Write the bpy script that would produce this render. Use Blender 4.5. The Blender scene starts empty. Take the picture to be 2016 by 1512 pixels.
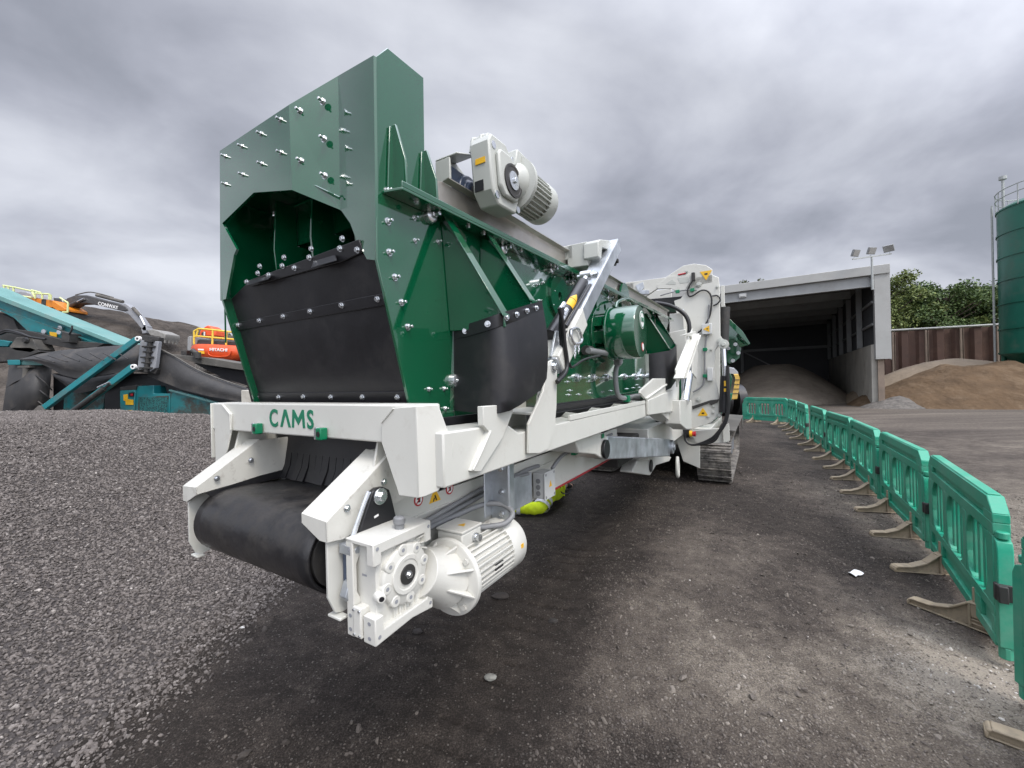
import bpy, bmesh, math, random
import numpy as np
from mathutils import Vector, Matrix
random.seed(7); rng = np.random.default_rng(11)
SC = bpy.context.scene
COL = SC.collection
R = math.radians
V = Vector

# ------------------------------------------------------------------ camera, sky, sun, exposure
EYE = 1.68
ROLL = R(1.3)
cam_d = bpy.data.cameras.new('camera')
cam = bpy.data.objects.new('camera', cam_d); COL.objects.link(cam)
cam_d.sensor_width = 36.0
cam_d.lens = 36.0 * 800 / 2016
cam_d.clip_start = 0.05; cam_d.clip_end = 3000
cam.matrix_world = Matrix.Translation((0, 0, EYE)) @ Matrix.Rotation(ROLL, 4, 'Y') @ Matrix.Rotation(R(90), 4, 'X')
SC.camera = cam
SC.view_settings.view_transform = 'Standard'
SC.view_settings.look = 'None'
SC.view_settings.exposure = 0.30
SC.view_settings.gamma = 1.0
SUN_ELEV, SUN_ROT = R(52), R(150)

def make_world():
    w = bpy.data.worlds.new('World'); SC.world = w; w.use_nodes = True
    nt = w.node_tree; N = nt.nodes; L = nt.links
    bg = N['Background']; bg.inputs['Strength'].default_value = 0.1
    sky = N.new('ShaderNodeTexSky'); sky.sky_type = 'NISHITA'; sky.sun_disc = False
    sky.sun_elevation = SUN_ELEV; sky.sun_rotation = SUN_ROT
    tc = N.new('ShaderNodeTexCoord')
    sep = N.new('ShaderNodeSeparateXYZ'); L.new(tc.outputs['Generated'], sep.inputs[0])
    zc = N.new('ShaderNodeMath'); zc.operation = 'MAXIMUM'; zc.inputs[1].default_value = 0.0; L.new(sep.outputs['Z'], zc.inputs[0])
    za = N.new('ShaderNodeMath'); za.operation = 'ADD'; za.inputs[1].default_value = 0.32; L.new(zc.outputs[0], za.inputs[0])
    def div(s):
        d = N.new('ShaderNodeMath'); d.operation = 'DIVIDE'; L.new(sep.outputs[s], d.inputs[0]); L.new(za.outputs[0], d.inputs[1]); return d
    cmb = N.new('ShaderNodeCombineXYZ'); L.new(div('X').outputs[0], cmb.inputs[0]); L.new(div('Y').outputs[0], cmb.inputs[1])
    mp = N.new('ShaderNodeMapping'); L.new(cmb.outputs[0], mp.inputs[0])
    mp.inputs['Location'].default_value = (3.1, 1.7, 0.4); mp.inputs['Scale'].default_value = (0.92, 1.08, 1); mp.inputs['Rotation'].default_value = (0, 0, R(-28))
    def noise(sc, det, rough, dist=0.0, off=0):
        n = N.new('ShaderNodeTexNoise'); n.inputs['Scale'].default_value = sc; n.inputs['Detail'].default_value = det
        n.inputs['Roughness'].default_value = rough; n.inputs['Distortion'].default_value = dist
        m2 = N.new('ShaderNodeVectorMath'); m2.inputs[1].default_value = (off, off*0.7, off*1.3); L.new(mp.outputs[0], m2.inputs[0]); L.new(m2.outputs[0], n.inputs['Vector'])
        return n
    n1 = noise(1.0, 7, 0.50, 0.5); n2 = noise(2.6, 6, 0.5, 0.3, 4.0)
    mx = N.new('ShaderNodeMath'); mx.operation = 'MULTIPLY_ADD'; mx.inputs[1].default_value = 0.40
    L.new(n2.outputs['Fac'], mx.inputs[0])
    sc = N.new('ShaderNodeMath'); sc.operation = 'MULTIPLY'; sc.inputs[1].default_value = 0.70; L.new(n1.outputs['Fac'], sc.inputs[0]); L.new(sc.outputs[0], mx.inputs[2])
    cr = N.new('ShaderNodeValToRGB'); L.new(mx.outputs[0], cr.inputs[0])
    e = cr.color_ramp.elements
    e[0].position = 0.40; e[0].color = (0.275, 0.290, 0.340, 1)
    e[1].position = 0.68; e[1].color = (0.66, 0.68, 0.74, 1)
    a = e.new(0.475); a.color = (0.36, 0.375, 0.435, 1)
    a = e.new(0.55); a.color = (0.47, 0.488, 0.55, 1)
    # the overcast is brighter overhead than at the horizon
    gr = N.new('ShaderNodeMapRange'); L.new(zc.outputs[0], gr.inputs['Value'])
    gr.inputs['From Min'].default_value = 0.70; gr.inputs['From Max'].default_value = 1.0
    gr.inputs['To Min'].default_value = 10.2; gr.inputs['To Max'].default_value = 36.0
    mu = N.new('ShaderNodeVectorMath'); mu.operation = 'SCALE'; L.new(cr.outputs['Color'], mu.inputs[0]); L.new(gr.outputs[0], mu.inputs['Scale'])
    # and brighter round the veiled sun
    sd = N.new('ShaderNodeVectorMath'); sd.operation = 'DOT_PRODUCT'; L.new(tc.outputs['Generated'], sd.inputs[0])
    sd.inputs[1].default_value = (math.sin(SUN_ROT)*math.cos(SUN_ELEV), math.cos(SUN_ROT)*math.cos(SUN_ELEV), math.sin(SUN_ELEV))
    sm = N.new('ShaderNodeMapRange'); L.new(sd.outputs['Value'], sm.inputs['Value']); sm.inputs['From Min'].default_value = 0.15; sm.inputs['From Max'].default_value = 1.0
    sm.inputs['To Min'].default_value = 1.0; sm.inputs['To Max'].default_value = 3.4
    mu2 = N.new('ShaderNodeVectorMath'); mu2.operation = 'SCALE'; L.new(mu.outputs[0], mu2.inputs[0]); L.new(sm.outputs[0], mu2.inputs['Scale']); mu = mu2
    mix = N.new('ShaderNodeMix'); mix.data_type = 'RGBA'; mix.inputs[0].default_value = 0.95
    L.new(sky.outputs[0], mix.inputs[6]); L.new(mu.outputs[0], mix.inputs[7])
    L.new(mix.outputs[2], bg.inputs['Color'])
make_world()

sun_d = bpy.data.lights.new('sun', 'SUN'); sun_d.energy = 1.5; sun_d.angle = R(18); sun_d.color = (1.0, 0.91, 0.79)
sun = bpy.data.objects.new('sun', sun_d); COL.objects.link(sun)
# azimuth measured like the sky texture: rotation 0 is +Y, positive towards +X
_sd = V((math.sin(SUN_ROT)*math.cos(SUN_ELEV), math.cos(SUN_ROT)*math.cos(SUN_ELEV), math.sin(SUN_ELEV)))
sun.rotation_euler = _sd.to_track_quat('Z', 'Y').to_euler()
sun.location = _sd * 40

# ------------------------------------------------------------------ survey: sight lines of the site met with real planes
CR, SR = math.cos(ROLL), math.sin(ROLL)
TH = R(31.07); CT, ST = math.cos(TH), math.sin(TH); XC = -1.585
def sight(u, v):
    du, dv = u - 1008, v - 756
    return ((du*CR - dv*SR)/800, 1.0, -(du*SR + dv*CR)/800)
def W(Y, *pts):                     # points on the plane at distance Y (world)
    r = []
    for u, v in pts:
        d = sight(u, v); r.append((d[0]*Y, Y, EYE + d[2]*Y))
    return r
def WV(p, q, *pts):                 # points on the vertical world plane through p and q
    r = []
    nx, ny = q[1]-p[1], -(q[0]-p[0])
    for u, v in pts:
        d = sight(u, v); s = (nx*p[0]+ny*p[1])/(nx*d[0]+ny*d[1]); r.append((d[0]*s, s, EYE+d[2]*s))
    return r
def G(u, v, z=0.0):
    d = sight(u, v); s = (z-EYE)/d[2]; return (d[0]*s, s, z)
def ml(u, v):
    d = sight(u, v); return (d[0]*CT - d[1]*ST, d[0]*ST + d[1]*CT, d[2])
def SP(p0, n, *pts):                # machine frame (x across, y along the axis, z up), any plane
    o = (-XC, 0.0, EYE); r = []
    for u, v in pts:
        d = ml(u, v)
        s = sum(n[i]*(p0[i]-o[i]) for i in range(3)) / sum(n[i]*d[i] for i in range(3))
        r.append(tuple(o[i]+d[i]*s for i in range(3)))
    return r
def SX(x, *pts): return SP((x, 0, 0), (1, 0, 0), *pts)
def SA(a, *pts): return SP((0, a, 0), (0, 1, 0), *pts)
def SV(p, q, *pts): return SP((p[0], p[1], 0), (q[1]-p[1], -(q[0]-p[0]), 0), *pts)
def MWORLD(x, a, z):
    l = x + XC; return (l*CT + a*ST, -l*ST + a*CT, z)
def crop(ox, oy, s, *pts): return [(ox + x*s, oy + y*s) for x, y in pts]

# ------------------------------------------------------------------ materials
def new_mat(name):
    m = bpy.data.materials.new(name); m.use_nodes = True
    return m, m.node_tree.nodes, m.node_tree.links, m.node_tree.nodes['Principled BSDF']
def mat(name, col, rough=0.5, metal=0.0, var=0.12, vscale=6.0, bump=0.0, bscale=60.0, spec=0.5, coat=0.0, dirt=None, dirt_amt=0.0, dscale=3.0, rvar=0.15, coord='Object', dlo=0.52, dhi=0.68, bdist=0.02, ior=None):
    m, N, L, B = new_mat(name)
    B.inputs['Roughness'].default_value = rough; B.inputs['Metallic'].default_value = metal
    B.inputs['Specular IOR Level'].default_value = spec; B.inputs['Coat Weight'].default_value = coat
    B.inputs['Coat Roughness'].default_value = 0.04
    if ior: B.inputs['Coat IOR'].default_value = ior
    tc = N.new('ShaderNodeTexCoord')
    n = N.new('ShaderNodeTexNoise'); n.inputs['Scale'].default_value = vscale; n.inputs['Detail'].default_value = 6; n.inputs['Roughness'].default_value = 0.6
    L.new(tc.outputs[coord], n.inputs['Vector'])
    cr = N.new('ShaderNodeValToRGB'); L.new(n.outputs['Fac'], cr.inputs[0])
    e = cr.color_ramp.elements
    e[0].position = 0.3; e[0].color = tuple(c*(1-var) for c in col) + (1,)
    e[1].position = 0.7; e[1].color = tuple(min(1, c*(1+var)) for c in col) + (1,)
    out = cr.outputs['Color']
    mr = N.new('ShaderNodeMapRange'); L.new(n.outputs['Fac'], mr.inputs['Value'])
    mr.inputs['From Min'].default_value = 0.3; mr.inputs['From Max'].default_value = 0.7
    mr.inputs['To Min'].default_value = rough*(1-rvar); mr.inputs['To Max'].default_value = min(1, rough*(1+rvar))
    rout = mr.outputs[0]
    if dirt:
        d = N.new('ShaderNodeTexNoise'); d.inputs['Scale'].default_value = dscale; d.inputs['Detail'].default_value = 10; d.inputs['Roughness'].default_value = 0.72
        L.new(tc.outputs[coord], d.inputs['Vector'])
        dr = N.new('ShaderNodeMapRange'); L.new(d.outputs['Fac'], dr.inputs['Value'])
        dr.inputs['From Min'].default_value = dlo; dr.inputs['From Max'].default_value = dhi; dr.inputs['To Max'].default_value = dirt_amt
        mx = N.new('ShaderNodeMix'); mx.data_type = 'RGBA'; L.new(dr.outputs[0], mx.inputs[0]); L.new(out, mx.inputs[6]); mx.inputs[7].default_value = tuple(dirt)+(1,)
        out = mx.outputs[2]
        rm = N.new('ShaderNodeMix'); L.new(dr.outputs[0], rm.inputs[0]); L.new(rout, rm.inputs[2]); rm.inputs[3].default_value = 0.85; rout = rm.outputs[0]
    L.new(out, B.inputs['Base Color']); L.new(rout, B.inputs['Roughness'])
    if bump:
        b = N.new('ShaderNodeTexNoise'); b.inputs['Scale'].default_value = bscale; b.inputs['Detail'].default_value = 5
        L.new(tc.outputs[coord], b.inputs['Vector'])
        bm_ = N.new('ShaderNodeBump'); bm_.inputs['Strength'].default_value = bump; bm_.inputs['Distance'].default_value = bdist
        L.new(b.outputs['Fac'], bm_.inputs['Height']); L.new(bm_.outputs[0], B.inputs['Normal'])
    return m
M = {}
M['green'] = mat('green_gloss_paint', (0.0025, 0.078, 0.032), 0.10, spec=0.5, coat=1.0, ior=1.62, var=0.06, vscale=3, bump=0.018, bscale=9, dirt=(0.05, 0.07, 0.06), dirt_amt=0.20, dscale=24, dlo=0.60, dhi=0.75)
M['white'] = mat('white_machine_paint', (0.565, 0.565, 0.52), 0.36, var=0.035, vscale=3, dirt=(0.34, 0.30, 0.245), dirt_amt=0.42, dscale=9, dlo=0.56, dhi=0.78, bump=0.02, bscale=90)
M['white_dusty'] = mat('white_paint_dusty', (0.57, 0.565, 0.515), 0.45, var=0.05, vscale=10, dirt=(0.28, 0.25, 0.21), dirt_amt=0.55, dscale=30, dlo=0.56, dhi=0.72, bump=0.03, bscale=120)
M['cast'] = mat('white_cast_paint', (0.585, 0.58, 0.535), 0.42, var=0.04, vscale=9, bump=0.12, bscale=160, bdist=0.004, dirt=(0.34, 0.28, 0.21), dirt_amt=0.5, dscale=16, dlo=0.60, dhi=0.76)
M['grey_cast'] = mat('grey_white_cast_paint', (0.45, 0.465, 0.43), 0.42, var=0.04, vscale=9, bump=0.1, bscale=160, bdist=0.004)
M['rubber'] = mat('black_rubber', (0.011, 0.011, 0.013), 0.42, var=0.25, vscale=5, bump=0.06, bscale=14, spec=0.5, dirt=(0.075, 0.067, 0.055), dirt_amt=0.35, dscale=5, dlo=0.5, dhi=0.82)
M['belt'] = mat('conveyor_belt_rubber', (0.014, 0.014, 0.0155), 0.33, var=0.35, vscale=14, bump=0.22, bscale=70, bdist=0.004, dirt=(0.062, 0.055, 0.046), dirt_amt=0.75, dscale=6, dlo=0.45, dhi=0.75)
M['old_belt'] = mat('worn_dusty_belt', (0.030, 0.029, 0.029), 0.6, var=0.3, vscale=3, bump=0.15, bscale=20, dirt=(0.095, 0.083, 0.07), dirt_amt=0.55, dscale=3)
M['black'] = mat('black_painted_steel', (0.012, 0.012, 0.014), 0.38, var=0.15, bump=0.02)
M['dark'] = mat('dark_greasy_steel', (0.030, 0.029, 0.028), 0.6, var=0.3, dirt=(0.10, 0.09, 0.075), dirt_amt=0.5, dscale=4)
M['zinc'] = mat('zinc_plated_steel', (0.62, 0.64, 0.66), 0.26, metal=0.9, var=0.12, vscale=40)
M['galv'] = mat('galvanised_steel', (0.50, 0.53, 0.56), 0.42, metal=0.75, var=0.28, vscale=7, dirt=(0.35, 0.36, 0.38), dirt_amt=0.5, dscale=3)
M['stainless'] = mat('dull_stainless_sheet', (0.50, 0.47, 0.43), 0.36, metal=0.85, var=0.16, vscale=3, dirt=(0.45, 0.40, 0.33), dirt_amt=0.6, dscale=2)
M['chrome'] = mat('chrome_rod', (0.75, 0.76, 0.78), 0.12, metal=1.0, var=0.03)
M['blue_grey'] = mat('blue_grey_bearing_paint', (0.045, 0.065, 0.11), 0.35, var=0.1)
M['hose'] = mat('black_hydraulic_hose', (0.014, 0.014, 0.015), 0.4, var=0.1)
M['conduit'] = mat('grey_flexible_conduit', (0.20, 0.205, 0.21), 0.45, var=0.08)
M['grey_box'] = mat('light_grey_plastic', (0.50, 0.51, 0.50), 0.4, var=0.04)
M['yellow'] = mat('yellow_warning_vinyl', (0.75, 0.43, 0.02), 0.35, var=0.05)
M['red'] = mat('red_vinyl', (0.42, 0.015, 0.025), 0.35, var=0.05)
M['paper'] = mat('white_vinyl', (0.75, 0.75, 0.73), 0.4, var=0.03)
M['logo'] = mat('green_logo_vinyl', (0.01, 0.17, 0.09), 0.3, var=0.03)
M['clip'] = mat('green_plastic_clip', (0.0, 0.16, 0.07), 0.35, var=0.05)
M['track'] = mat('dusty_track_steel', (0.20, 0.185, 0.165), 0.75, var=0.4, vscale=12, dirt=(0.035, 0.032, 0.03), dirt_amt=0.9, dscale=9, bump=0.3, bscale=40, dlo=0.45, dhi=0.62)
M['frame_grey'] = mat('grey_track_frame_paint', (0.26, 0.27, 0.29), 0.5, var=0.1, dirt=(0.16, 0.145, 0.125), dirt_amt=0.6)
M['teal'] = mat('teal_machine_paint', (0.012, 0.175, 0.195), 0.4, var=0.15, vscale=2, dirt=(0.11, 0.105, 0.095), dirt_amt=0.75, dscale=1.6, dlo=0.48, dhi=0.68)
M['teal_dirty'] = mat('teal_paint_oily', (0.012, 0.14, 0.15), 0.4, var=0.2, vscale=2, dirt=(0.045, 0.04, 0.033), dirt_amt=0.95, dscale=1.8, dlo=0.42, dhi=0.56)
M['teal_lip'] = mat('dusty_teal_lip', (0.12, 0.27, 0.255), 0.5, var=0.15, vscale=2, dirt=(0.2, 0.19, 0.17), dirt_amt=0.5, dscale=2)
M['dusty_steel'] = mat('dust_covered_steel', (0.095, 0.09, 0.08), 0.8, var=0.3, vscale=2, dirt=(0.19, 0.17, 0.15), dirt_amt=0.6, dscale=2)
M['orange'] = mat('amber_excavator_paint', (0.62, 0.20, 0.012), 0.4, var=0.1, dirt=(0.25, 0.14, 0.06), dirt_amt=0.5, dscale=1.5)
M['red_orange'] = mat('red_orange_excavator_paint', (0.68, 0.085, 0.02), 0.35, var=0.06, dirt=(0.3, 0.2, 0.14), dirt_amt=0.3, dscale=1.5)
M['boom'] = mat('dark_grey_boom_paint', (0.05, 0.05, 0.052), 0.5, var=0.15, dirt=(0.15, 0.14, 0.12), dirt_amt=0.35)
M['bucket'] = mat('worn_grey_bucket', (0.22, 0.215, 0.20), 0.55, var=0.2)
M['hi_rail'] = mat('pale_hi_vis_rail', (0.60, 0.66, 0.30), 0.5, var=0.1)
M['yellow_rail'] = mat('yellow_rail_paint', (0.72, 0.50, 0.06), 0.45, var=0.1)
M['glass'] = mat('dark_tinted_glass', (0.03, 0.035, 0.04), 0.08, spec=0.8, var=0.05)
M['barrier'] = mat('green_barrier_plastic', (0.015, 0.30, 0.185), 0.40, var=0.10, vscale=4, dirt=(0.22, 0.34, 0.27), dirt_amt=0.6, dscale=2.2, dlo=0.42, dhi=0.72, bump=0.03, bscale=30)
M['foot'] = mat('dusty_tan_barrier_foot', (0.30, 0.245, 0.17), 0.7, var=0.18, vscale=9, dirt=(0.15, 0.13, 0.105), dirt_amt=0.6, dscale=8, bump=0.1, bscale=50)
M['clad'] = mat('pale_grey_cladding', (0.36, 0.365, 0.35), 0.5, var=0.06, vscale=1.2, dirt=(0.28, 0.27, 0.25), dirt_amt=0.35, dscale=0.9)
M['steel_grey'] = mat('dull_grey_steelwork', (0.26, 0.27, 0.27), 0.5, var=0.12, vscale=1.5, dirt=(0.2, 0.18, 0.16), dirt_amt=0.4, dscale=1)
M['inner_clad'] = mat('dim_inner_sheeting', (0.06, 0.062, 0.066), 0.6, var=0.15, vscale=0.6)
M['concrete'] = mat('stained_concrete', (0.40, 0.385, 0.34), 0.85, var=0.2, vscale=0.8, dirt=(0.20, 0.18, 0.145), dirt_amt=0.7, dscale=0.7, bump=0.3, bscale=8)
M['rust'] = mat('rusty_brown_sheet_pile', (0.10, 0.058, 0.044), 0.75, var=0.25, vscale=1.3, dirt=(0.16, 0.10, 0.075), dirt_amt=0.7, dscale=1.1, bump=0.1)
M['rust_post'] = mat('pale_rusted_post', (0.23, 0.18, 0.14), 0.75, var=0.25, vscale=1.5)
M['silo'] = mat('dark_green_silo_paint', (0.008, 0.115, 0.078), 0.35, var=0.15, vscale=0.8, dirt=(0.08, 0.13, 0.10), dirt_amt=0.5, dscale=1.2)
M['sil_steel'] = mat('silo_steel', (0.35, 0.37, 0.36), 0.5, var=0.12)
M['bark'] = mat('bark', (0.08, 0.06, 0.045), 0.9, var=0.3)
M['hivis'] = mat('hi_vis_yellow_cloth', (0.62, 0.78, 0.015), 0.8, var=0.12, vscale=14, bump=0.45, bscale=22, bdist=0.02)
M['reflective'] = mat('grey_reflective_tape', (0.55, 0.56, 0.57), 0.4, var=0.1, vscale=20)
M['skin'] = mat('skin', (0.50, 0.29, 0.20), 0.55, var=0.08)
M['hair'] = mat('grey_brown_hair', (0.10, 0.085, 0.07), 0.8, var=0.3, vscale=60)
M['boot'] = mat('black_work_boot', (0.02, 0.019, 0.018), 0.6, var=0.2)
M['lamp'] = mat('floodlight_lens', (0.30, 0.30, 0.29), 0.25, var=0.08)
M['loader'] = mat('yellow_loader_paint', (0.50, 0.32, 0.06), 0.5, var=0.15, dirt=(0.35, 0.27, 0.15), dirt_amt=0.5)

# ------------------------------------------------------------------ mesh building
OFF = {}
class MB:
    def __init__(s): s.v = []; s.f = []
    def add(s, vs, fs):
        b = len(s.v); s.v += [tuple(p) for p in vs]; s.f += [tuple(b+i for i in f) for f in fs]; return s
    def prism(s, pts, vec):
        n = len(pts); vec = V(vec)
        vs = [V(p) for p in pts] + [V(p)+vec for p in pts]
        fs = [tuple(range(n)), tuple(range(2*n-1, n-1, -1))] + [(i, i+n, (i+1) % n + n, (i+1) % n) for i in range(n)]
        return s.add(vs, fs)
    def box(s, x0, x1, y0, y1, z0, z1):
        vs = [(x, y, z) for x in (x0, x1) for y in (y0, y1) for z in (z0, z1)]
        return s.add(vs, [(0, 1, 3, 2), (4, 6, 7, 5), (0, 4, 5, 1), (2, 3, 7, 6), (0, 2, 6, 4), (1, 5, 7, 3)])
    def cbox(s, c, d, rot=None):
        m = rot if rot else Matrix.Identity(3); c = V(c)
        vs = [c + m @ V((sx*d[0]/2, sy*d[1]/2, sz*d[2]/2)) for sx in (-1, 1) for sy in (-1, 1) for sz in (-1, 1)]
        return s.add(vs, [(0, 1, 3, 2), (4, 6, 7, 5), (0, 4, 5, 1), (2, 3, 7, 6), (0, 2, 6, 4), (1, 5, 7, 3)])
    def bar(s, p0, p1, w, h, up=(0, 0, 1)):
        p0, p1 = V(p0), V(p1); d = (p1-p0).normalized(); side = d.cross(V(up)).normalized(); u = side.cross(d)
        vs = [p + side*sx*w/2 + u*sz*h/2 for p in (p0, p1) for sx, sz in ((-1, -1), (1, -1), (1, 1), (-1, 1))]
        return s.add(vs, [(3, 2, 1, 0), (4, 5, 6, 7), (0, 1, 5, 4), (1, 2, 6, 5), (2, 3, 7, 6), (3, 0, 4, 7)])
    def lathe(s, p0, axis, prof, n=24, cap=True):
        p0 = V(p0); ax = V(axis).normalized(); t = ax.orthogonal().normalized(); b = ax.cross(t)
        vs = []; fs = []
        for d, r in prof:
            for i in range(n):
                a = 2*math.pi*i/n; vs.append(p0 + ax*d + (t*math.cos(a) + b*math.sin(a))*r)
        for k in range(len(prof)-1):
            for i in range(n):
                j = (i+1) % n; fs.append((k*n+i, k*n+j, (k+1)*n+j, (k+1)*n+i))
        if cap: fs += [tuple(range(n-1, -1, -1)), tuple((len(prof)-1)*n+i for i in range(n))]
        return s.add(vs, fs)
    def cyl(s, p0, p1, r, r2=None, n=16):
        p0, p1 = V(p0), V(p1); return s.lathe(p0, p1-p0, [(0, r), ((p1-p0).length, r if r2 is None else r2)], n)
    def hexa(s, p0, axis, r, h): return s.lathe(p0, axis, [(0, r), (h*0.85, r), (h, r*0.86)], 6)
    def tube(s, path, r, n=8, sub=6):
        P = [V(p) for p in path]
        if sub > 1 and len(P) > 2:
            Q = []
            for i in range(len(P)-1):
                a, b, c, d = P[max(i-1, 0)], P[i], P[i+1], P[min(i+2, len(P)-1)]
                for k in range(sub):
                    t = k/sub
                    Q.append(0.5*((2*b) + (c-a)*t + (2*a-5*b+4*c-d)*t*t + (3*b-a-3*c+d)*t**3))
            Q.append(P[-1]); P = Q
        up = None; vs = []; fs = []
        for i, p in enumerate(P):
            d = (P[min(i+1, len(P)-1)] - P[max(i-1, 0)]).normalized()
            if up is None: up = d.orthogonal().normalized()
            up = (up - d*up.dot(d)); up = up.normalized() if up.length > 1e-6 else d.orthogonal().normalized()
            sd = d.cross(up)
            for k in range(n):
                a = 2*math.pi*k/n; vs.append(p + (up*math.cos(a)+sd*math.sin(a))*r)
        for i in range(len(P)-1):
            for k in range(n):
                j = (k+1) % n; fs.append((i*n+k, i*n+j, (i+1)*n+j, (i+1)*n+k))
        fs += [tuple(range(n-1, -1, -1)), tuple((len(P)-1)*n+k for k in range(n))]
        return s.add(vs, fs)
    def grid(s, rows, thick=None):
        nu, nv = len(rows), len(rows[0]); vs = [p for r in rows for p in r]
        fs = [(i*nv+j, i*nv+j+1, (i+1)*nv+j+1, (i+1)*nv+j) for i in range(nu-1) for j in range(nv-1)]
        if thick:
            t = V(thick); b = len(vs); vs = [V(p) for p in vs] + [V(p)+t for p in vs]
            fs2 = [tuple(b+i for i in reversed(f)) for f in fs]
            edge = [j for j in range(nv)] + [i*nv+nv-1 for i in range(1, nu)] + [(nu-1)*nv+j for j in range(nv-2, -1, -1)] + [i*nv for i in range(nu-2, 0, -1)]
            fs = fs + fs2 + [(edge[k], edge[(k+1) % len(edge)], b+edge[(k+1) % len(edge)], b+edge[k]) for k in range(len(edge))]
        return s.add(vs, fs)
    def mirror_x(s):
        s.v += [(-x, y, z) for x, y, z in s.v]; b = len(s.v)//2
        s.f += [tuple(b+i for i in reversed(f)) for f in s.f]; return s
    def build(s, name, material, parent=None, bevel=0.0, smooth=35, recalc=True):
        me = bpy.data.meshes.new(name)
        off = V(OFF.get(parent.name, (0, 0, 0))) if parent else V((0, 0, 0))
        me.from_pydata([tuple(V(p)-off) for p in s.v], [], s.f); me.update()
        if recalc:
            bm = bmesh.new(); bm.from_mesh(me); bmesh.ops.recalc_face_normals(bm, faces=bm.faces); bm.to_mesh(me); bm.free()
        me.materials.append(M[material] if isinstance(material, str) else material)
        if smooth:
            me.polygons.foreach_set('use_smooth', [True]*len(me.polygons)); me.set_sharp_from_angle(angle=R(smooth))
        o = bpy.data.objects.new(name, me); COL.objects.link(o)
        if parent: o.parent = parent; OFF[o.name] = tuple(off)
        if bevel:
            b = o.modifiers.new('bevel', 'BEVEL'); b.width = bevel; b.segments = 2; b.limit_method = 'ANGLE'; b.angle_limit = R(40); b.harden_normals = False
        return o
def tag(o, label=None, cat=None, group=None, kind=None):
    if label: o['label'] = label
    if cat: o['category'] = cat
    if group: o['group'] = group
    if kind: o['kind'] = kind
    return o
def thing(name, label, cat, base, group=None, matrix=None):
    o = bpy.data.objects.new(name, None); COL.objects.link(o); o.empty_display_size = 0.2
    OFF[o.name] = tuple(base)
    if matrix: o.matrix_world = matrix
    else: o.location = base
    return tag(o, label, cat, group)
def np_mesh(name, co, quads, material, smooth=True):
    me = bpy.data.meshes.new(name); co = np.asarray(co, dtype=np.float32); q = np.asarray(quads, dtype=np.int32)
    k = q.shape[1]
    me.vertices.add(len(co)); me.vertices.foreach_set('co', co.ravel())
    me.loops.add(q.size); me.loops.foreach_set('vertex_index', q.ravel())
    me.polygons.add(len(q)); me.polygons.foreach_set('loop_start', np.arange(0, q.size, k, dtype=np.int32))
    try: me.polygons.foreach_set('loop_total', np.full(len(q), k, dtype=np.int32))
    except Exception: pass
    me.polygons.foreach_set('use_smooth', np.full(len(q), smooth)); me.update(calc_edges=True); me.validate()
    me.materials.append(material if not isinstance(material, str) else M[material])
    o = bpy.data.objects.new(name, me); COL.objects.link(o); return o
# value noise in numpy
_T = rng.random((256, 256))
def vnoise(x, y):
    xi = np.floor(x).astype(int); yi = np.floor(y).astype(int); fx = x-xi; fy = y-yi
    fx = fx*fx*(3-2*fx); fy = fy*fy*(3-2*fy)
    a = _T[xi % 256, yi % 256]; b = _T[(xi+1) % 256, yi % 256]; c = _T[xi % 256, (yi+1) % 256]; d = _T[(xi+1) % 256, (yi+1) % 256]
    return (a*(1-fx)+b*fx)*(1-fy) + (c*(1-fx)+d*fx)*fy
def fbm(x, y, sc, oct=4):
    r = 0; am = 1; t = 0
    for i in range(oct): r = r + am*(vnoise(x*sc+17.3*i, y*sc+5.1*i)-0.5); t += am; am *= 0.5; sc *= 2.03
    return r/t
def sstep(e0, e1, x):
    t = np.clip((x-e0)/(e1-e0), 0, 1); return t*t*(3-2*t)
def text_mesh(name, body, size, p, right, up, depth, material, parent=None, bold=0.0, align='LEFT', sx=1.0):
    c = bpy.data.curves.new(name, 'FONT'); c.body = body; c.size = size; c.extrude = depth; c.offset = bold; c.align_x = align; c.resolution_u = 4
    o = bpy.data.objects.new(name, c); COL.objects.link(o)
    dg = bpy.context.evaluated_depsgraph_get(); me = bpy.data.meshes.new_from_object(o.evaluated_get(dg))
    bpy.data.objects.remove(o); bpy.data.curves.remove(c)
    right = V(right).normalized(); up = V(up).normalized(); nrm = right.cross(up)
    off = V(OFF.get(parent.name, (0, 0, 0))) if parent else V((0, 0, 0))
    for v in me.vertices:
        v.co = V(p) - off + right*(v.co.x*sx) + up*v.co.y + nrm*v.co.z
    me.materials.clear(); me.materials.append(M[material])
    ob = bpy.data.objects.new(name, me); COL.objects.link(ob)
    if parent: ob.parent = parent; OFF[ob.name] = tuple(off)
    return ob
# ================================================================== GROUND, GRAVEL, HILL
FOOT_Y = np.array([-2, 1.0, 1.9, 2.7, 3.5, 5.0, 7.0, 9.0, 12.0, 20.0])
FOOT_X = np.array([-1.2, -1.9, -2.08, -2.12, -2.16, -1.95, -1.3, -0.5, 0.6, 2.0])
def mound_d(x, y): return (np.interp(y, FOOT_Y, FOOT_X) - x) * 0.86 + 0.16*fbm(x+40, y+9, 1.1, 3)
def mound_h(x, y):
    d = mound_d(x, y); t = np.clip(d/4.1, 0, 1)
    top = 1.06 + 0.075*np.clip(-x-3.5, 0, 4) + 0.10*fbm(x+3, y, 0.45, 2)
    h = top * (0.30*t + 0.70*t*t*(3-2*t)) * (1 - sstep(7.6, 10.2, y))
    return h + 0.035*fbm(x, y, 1.7, 3)*sstep(0, 0.5, d) - 0.05*(d < -0.1)
def rut_x(y): return -0.42 + (y-1.5)*0.40
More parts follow.
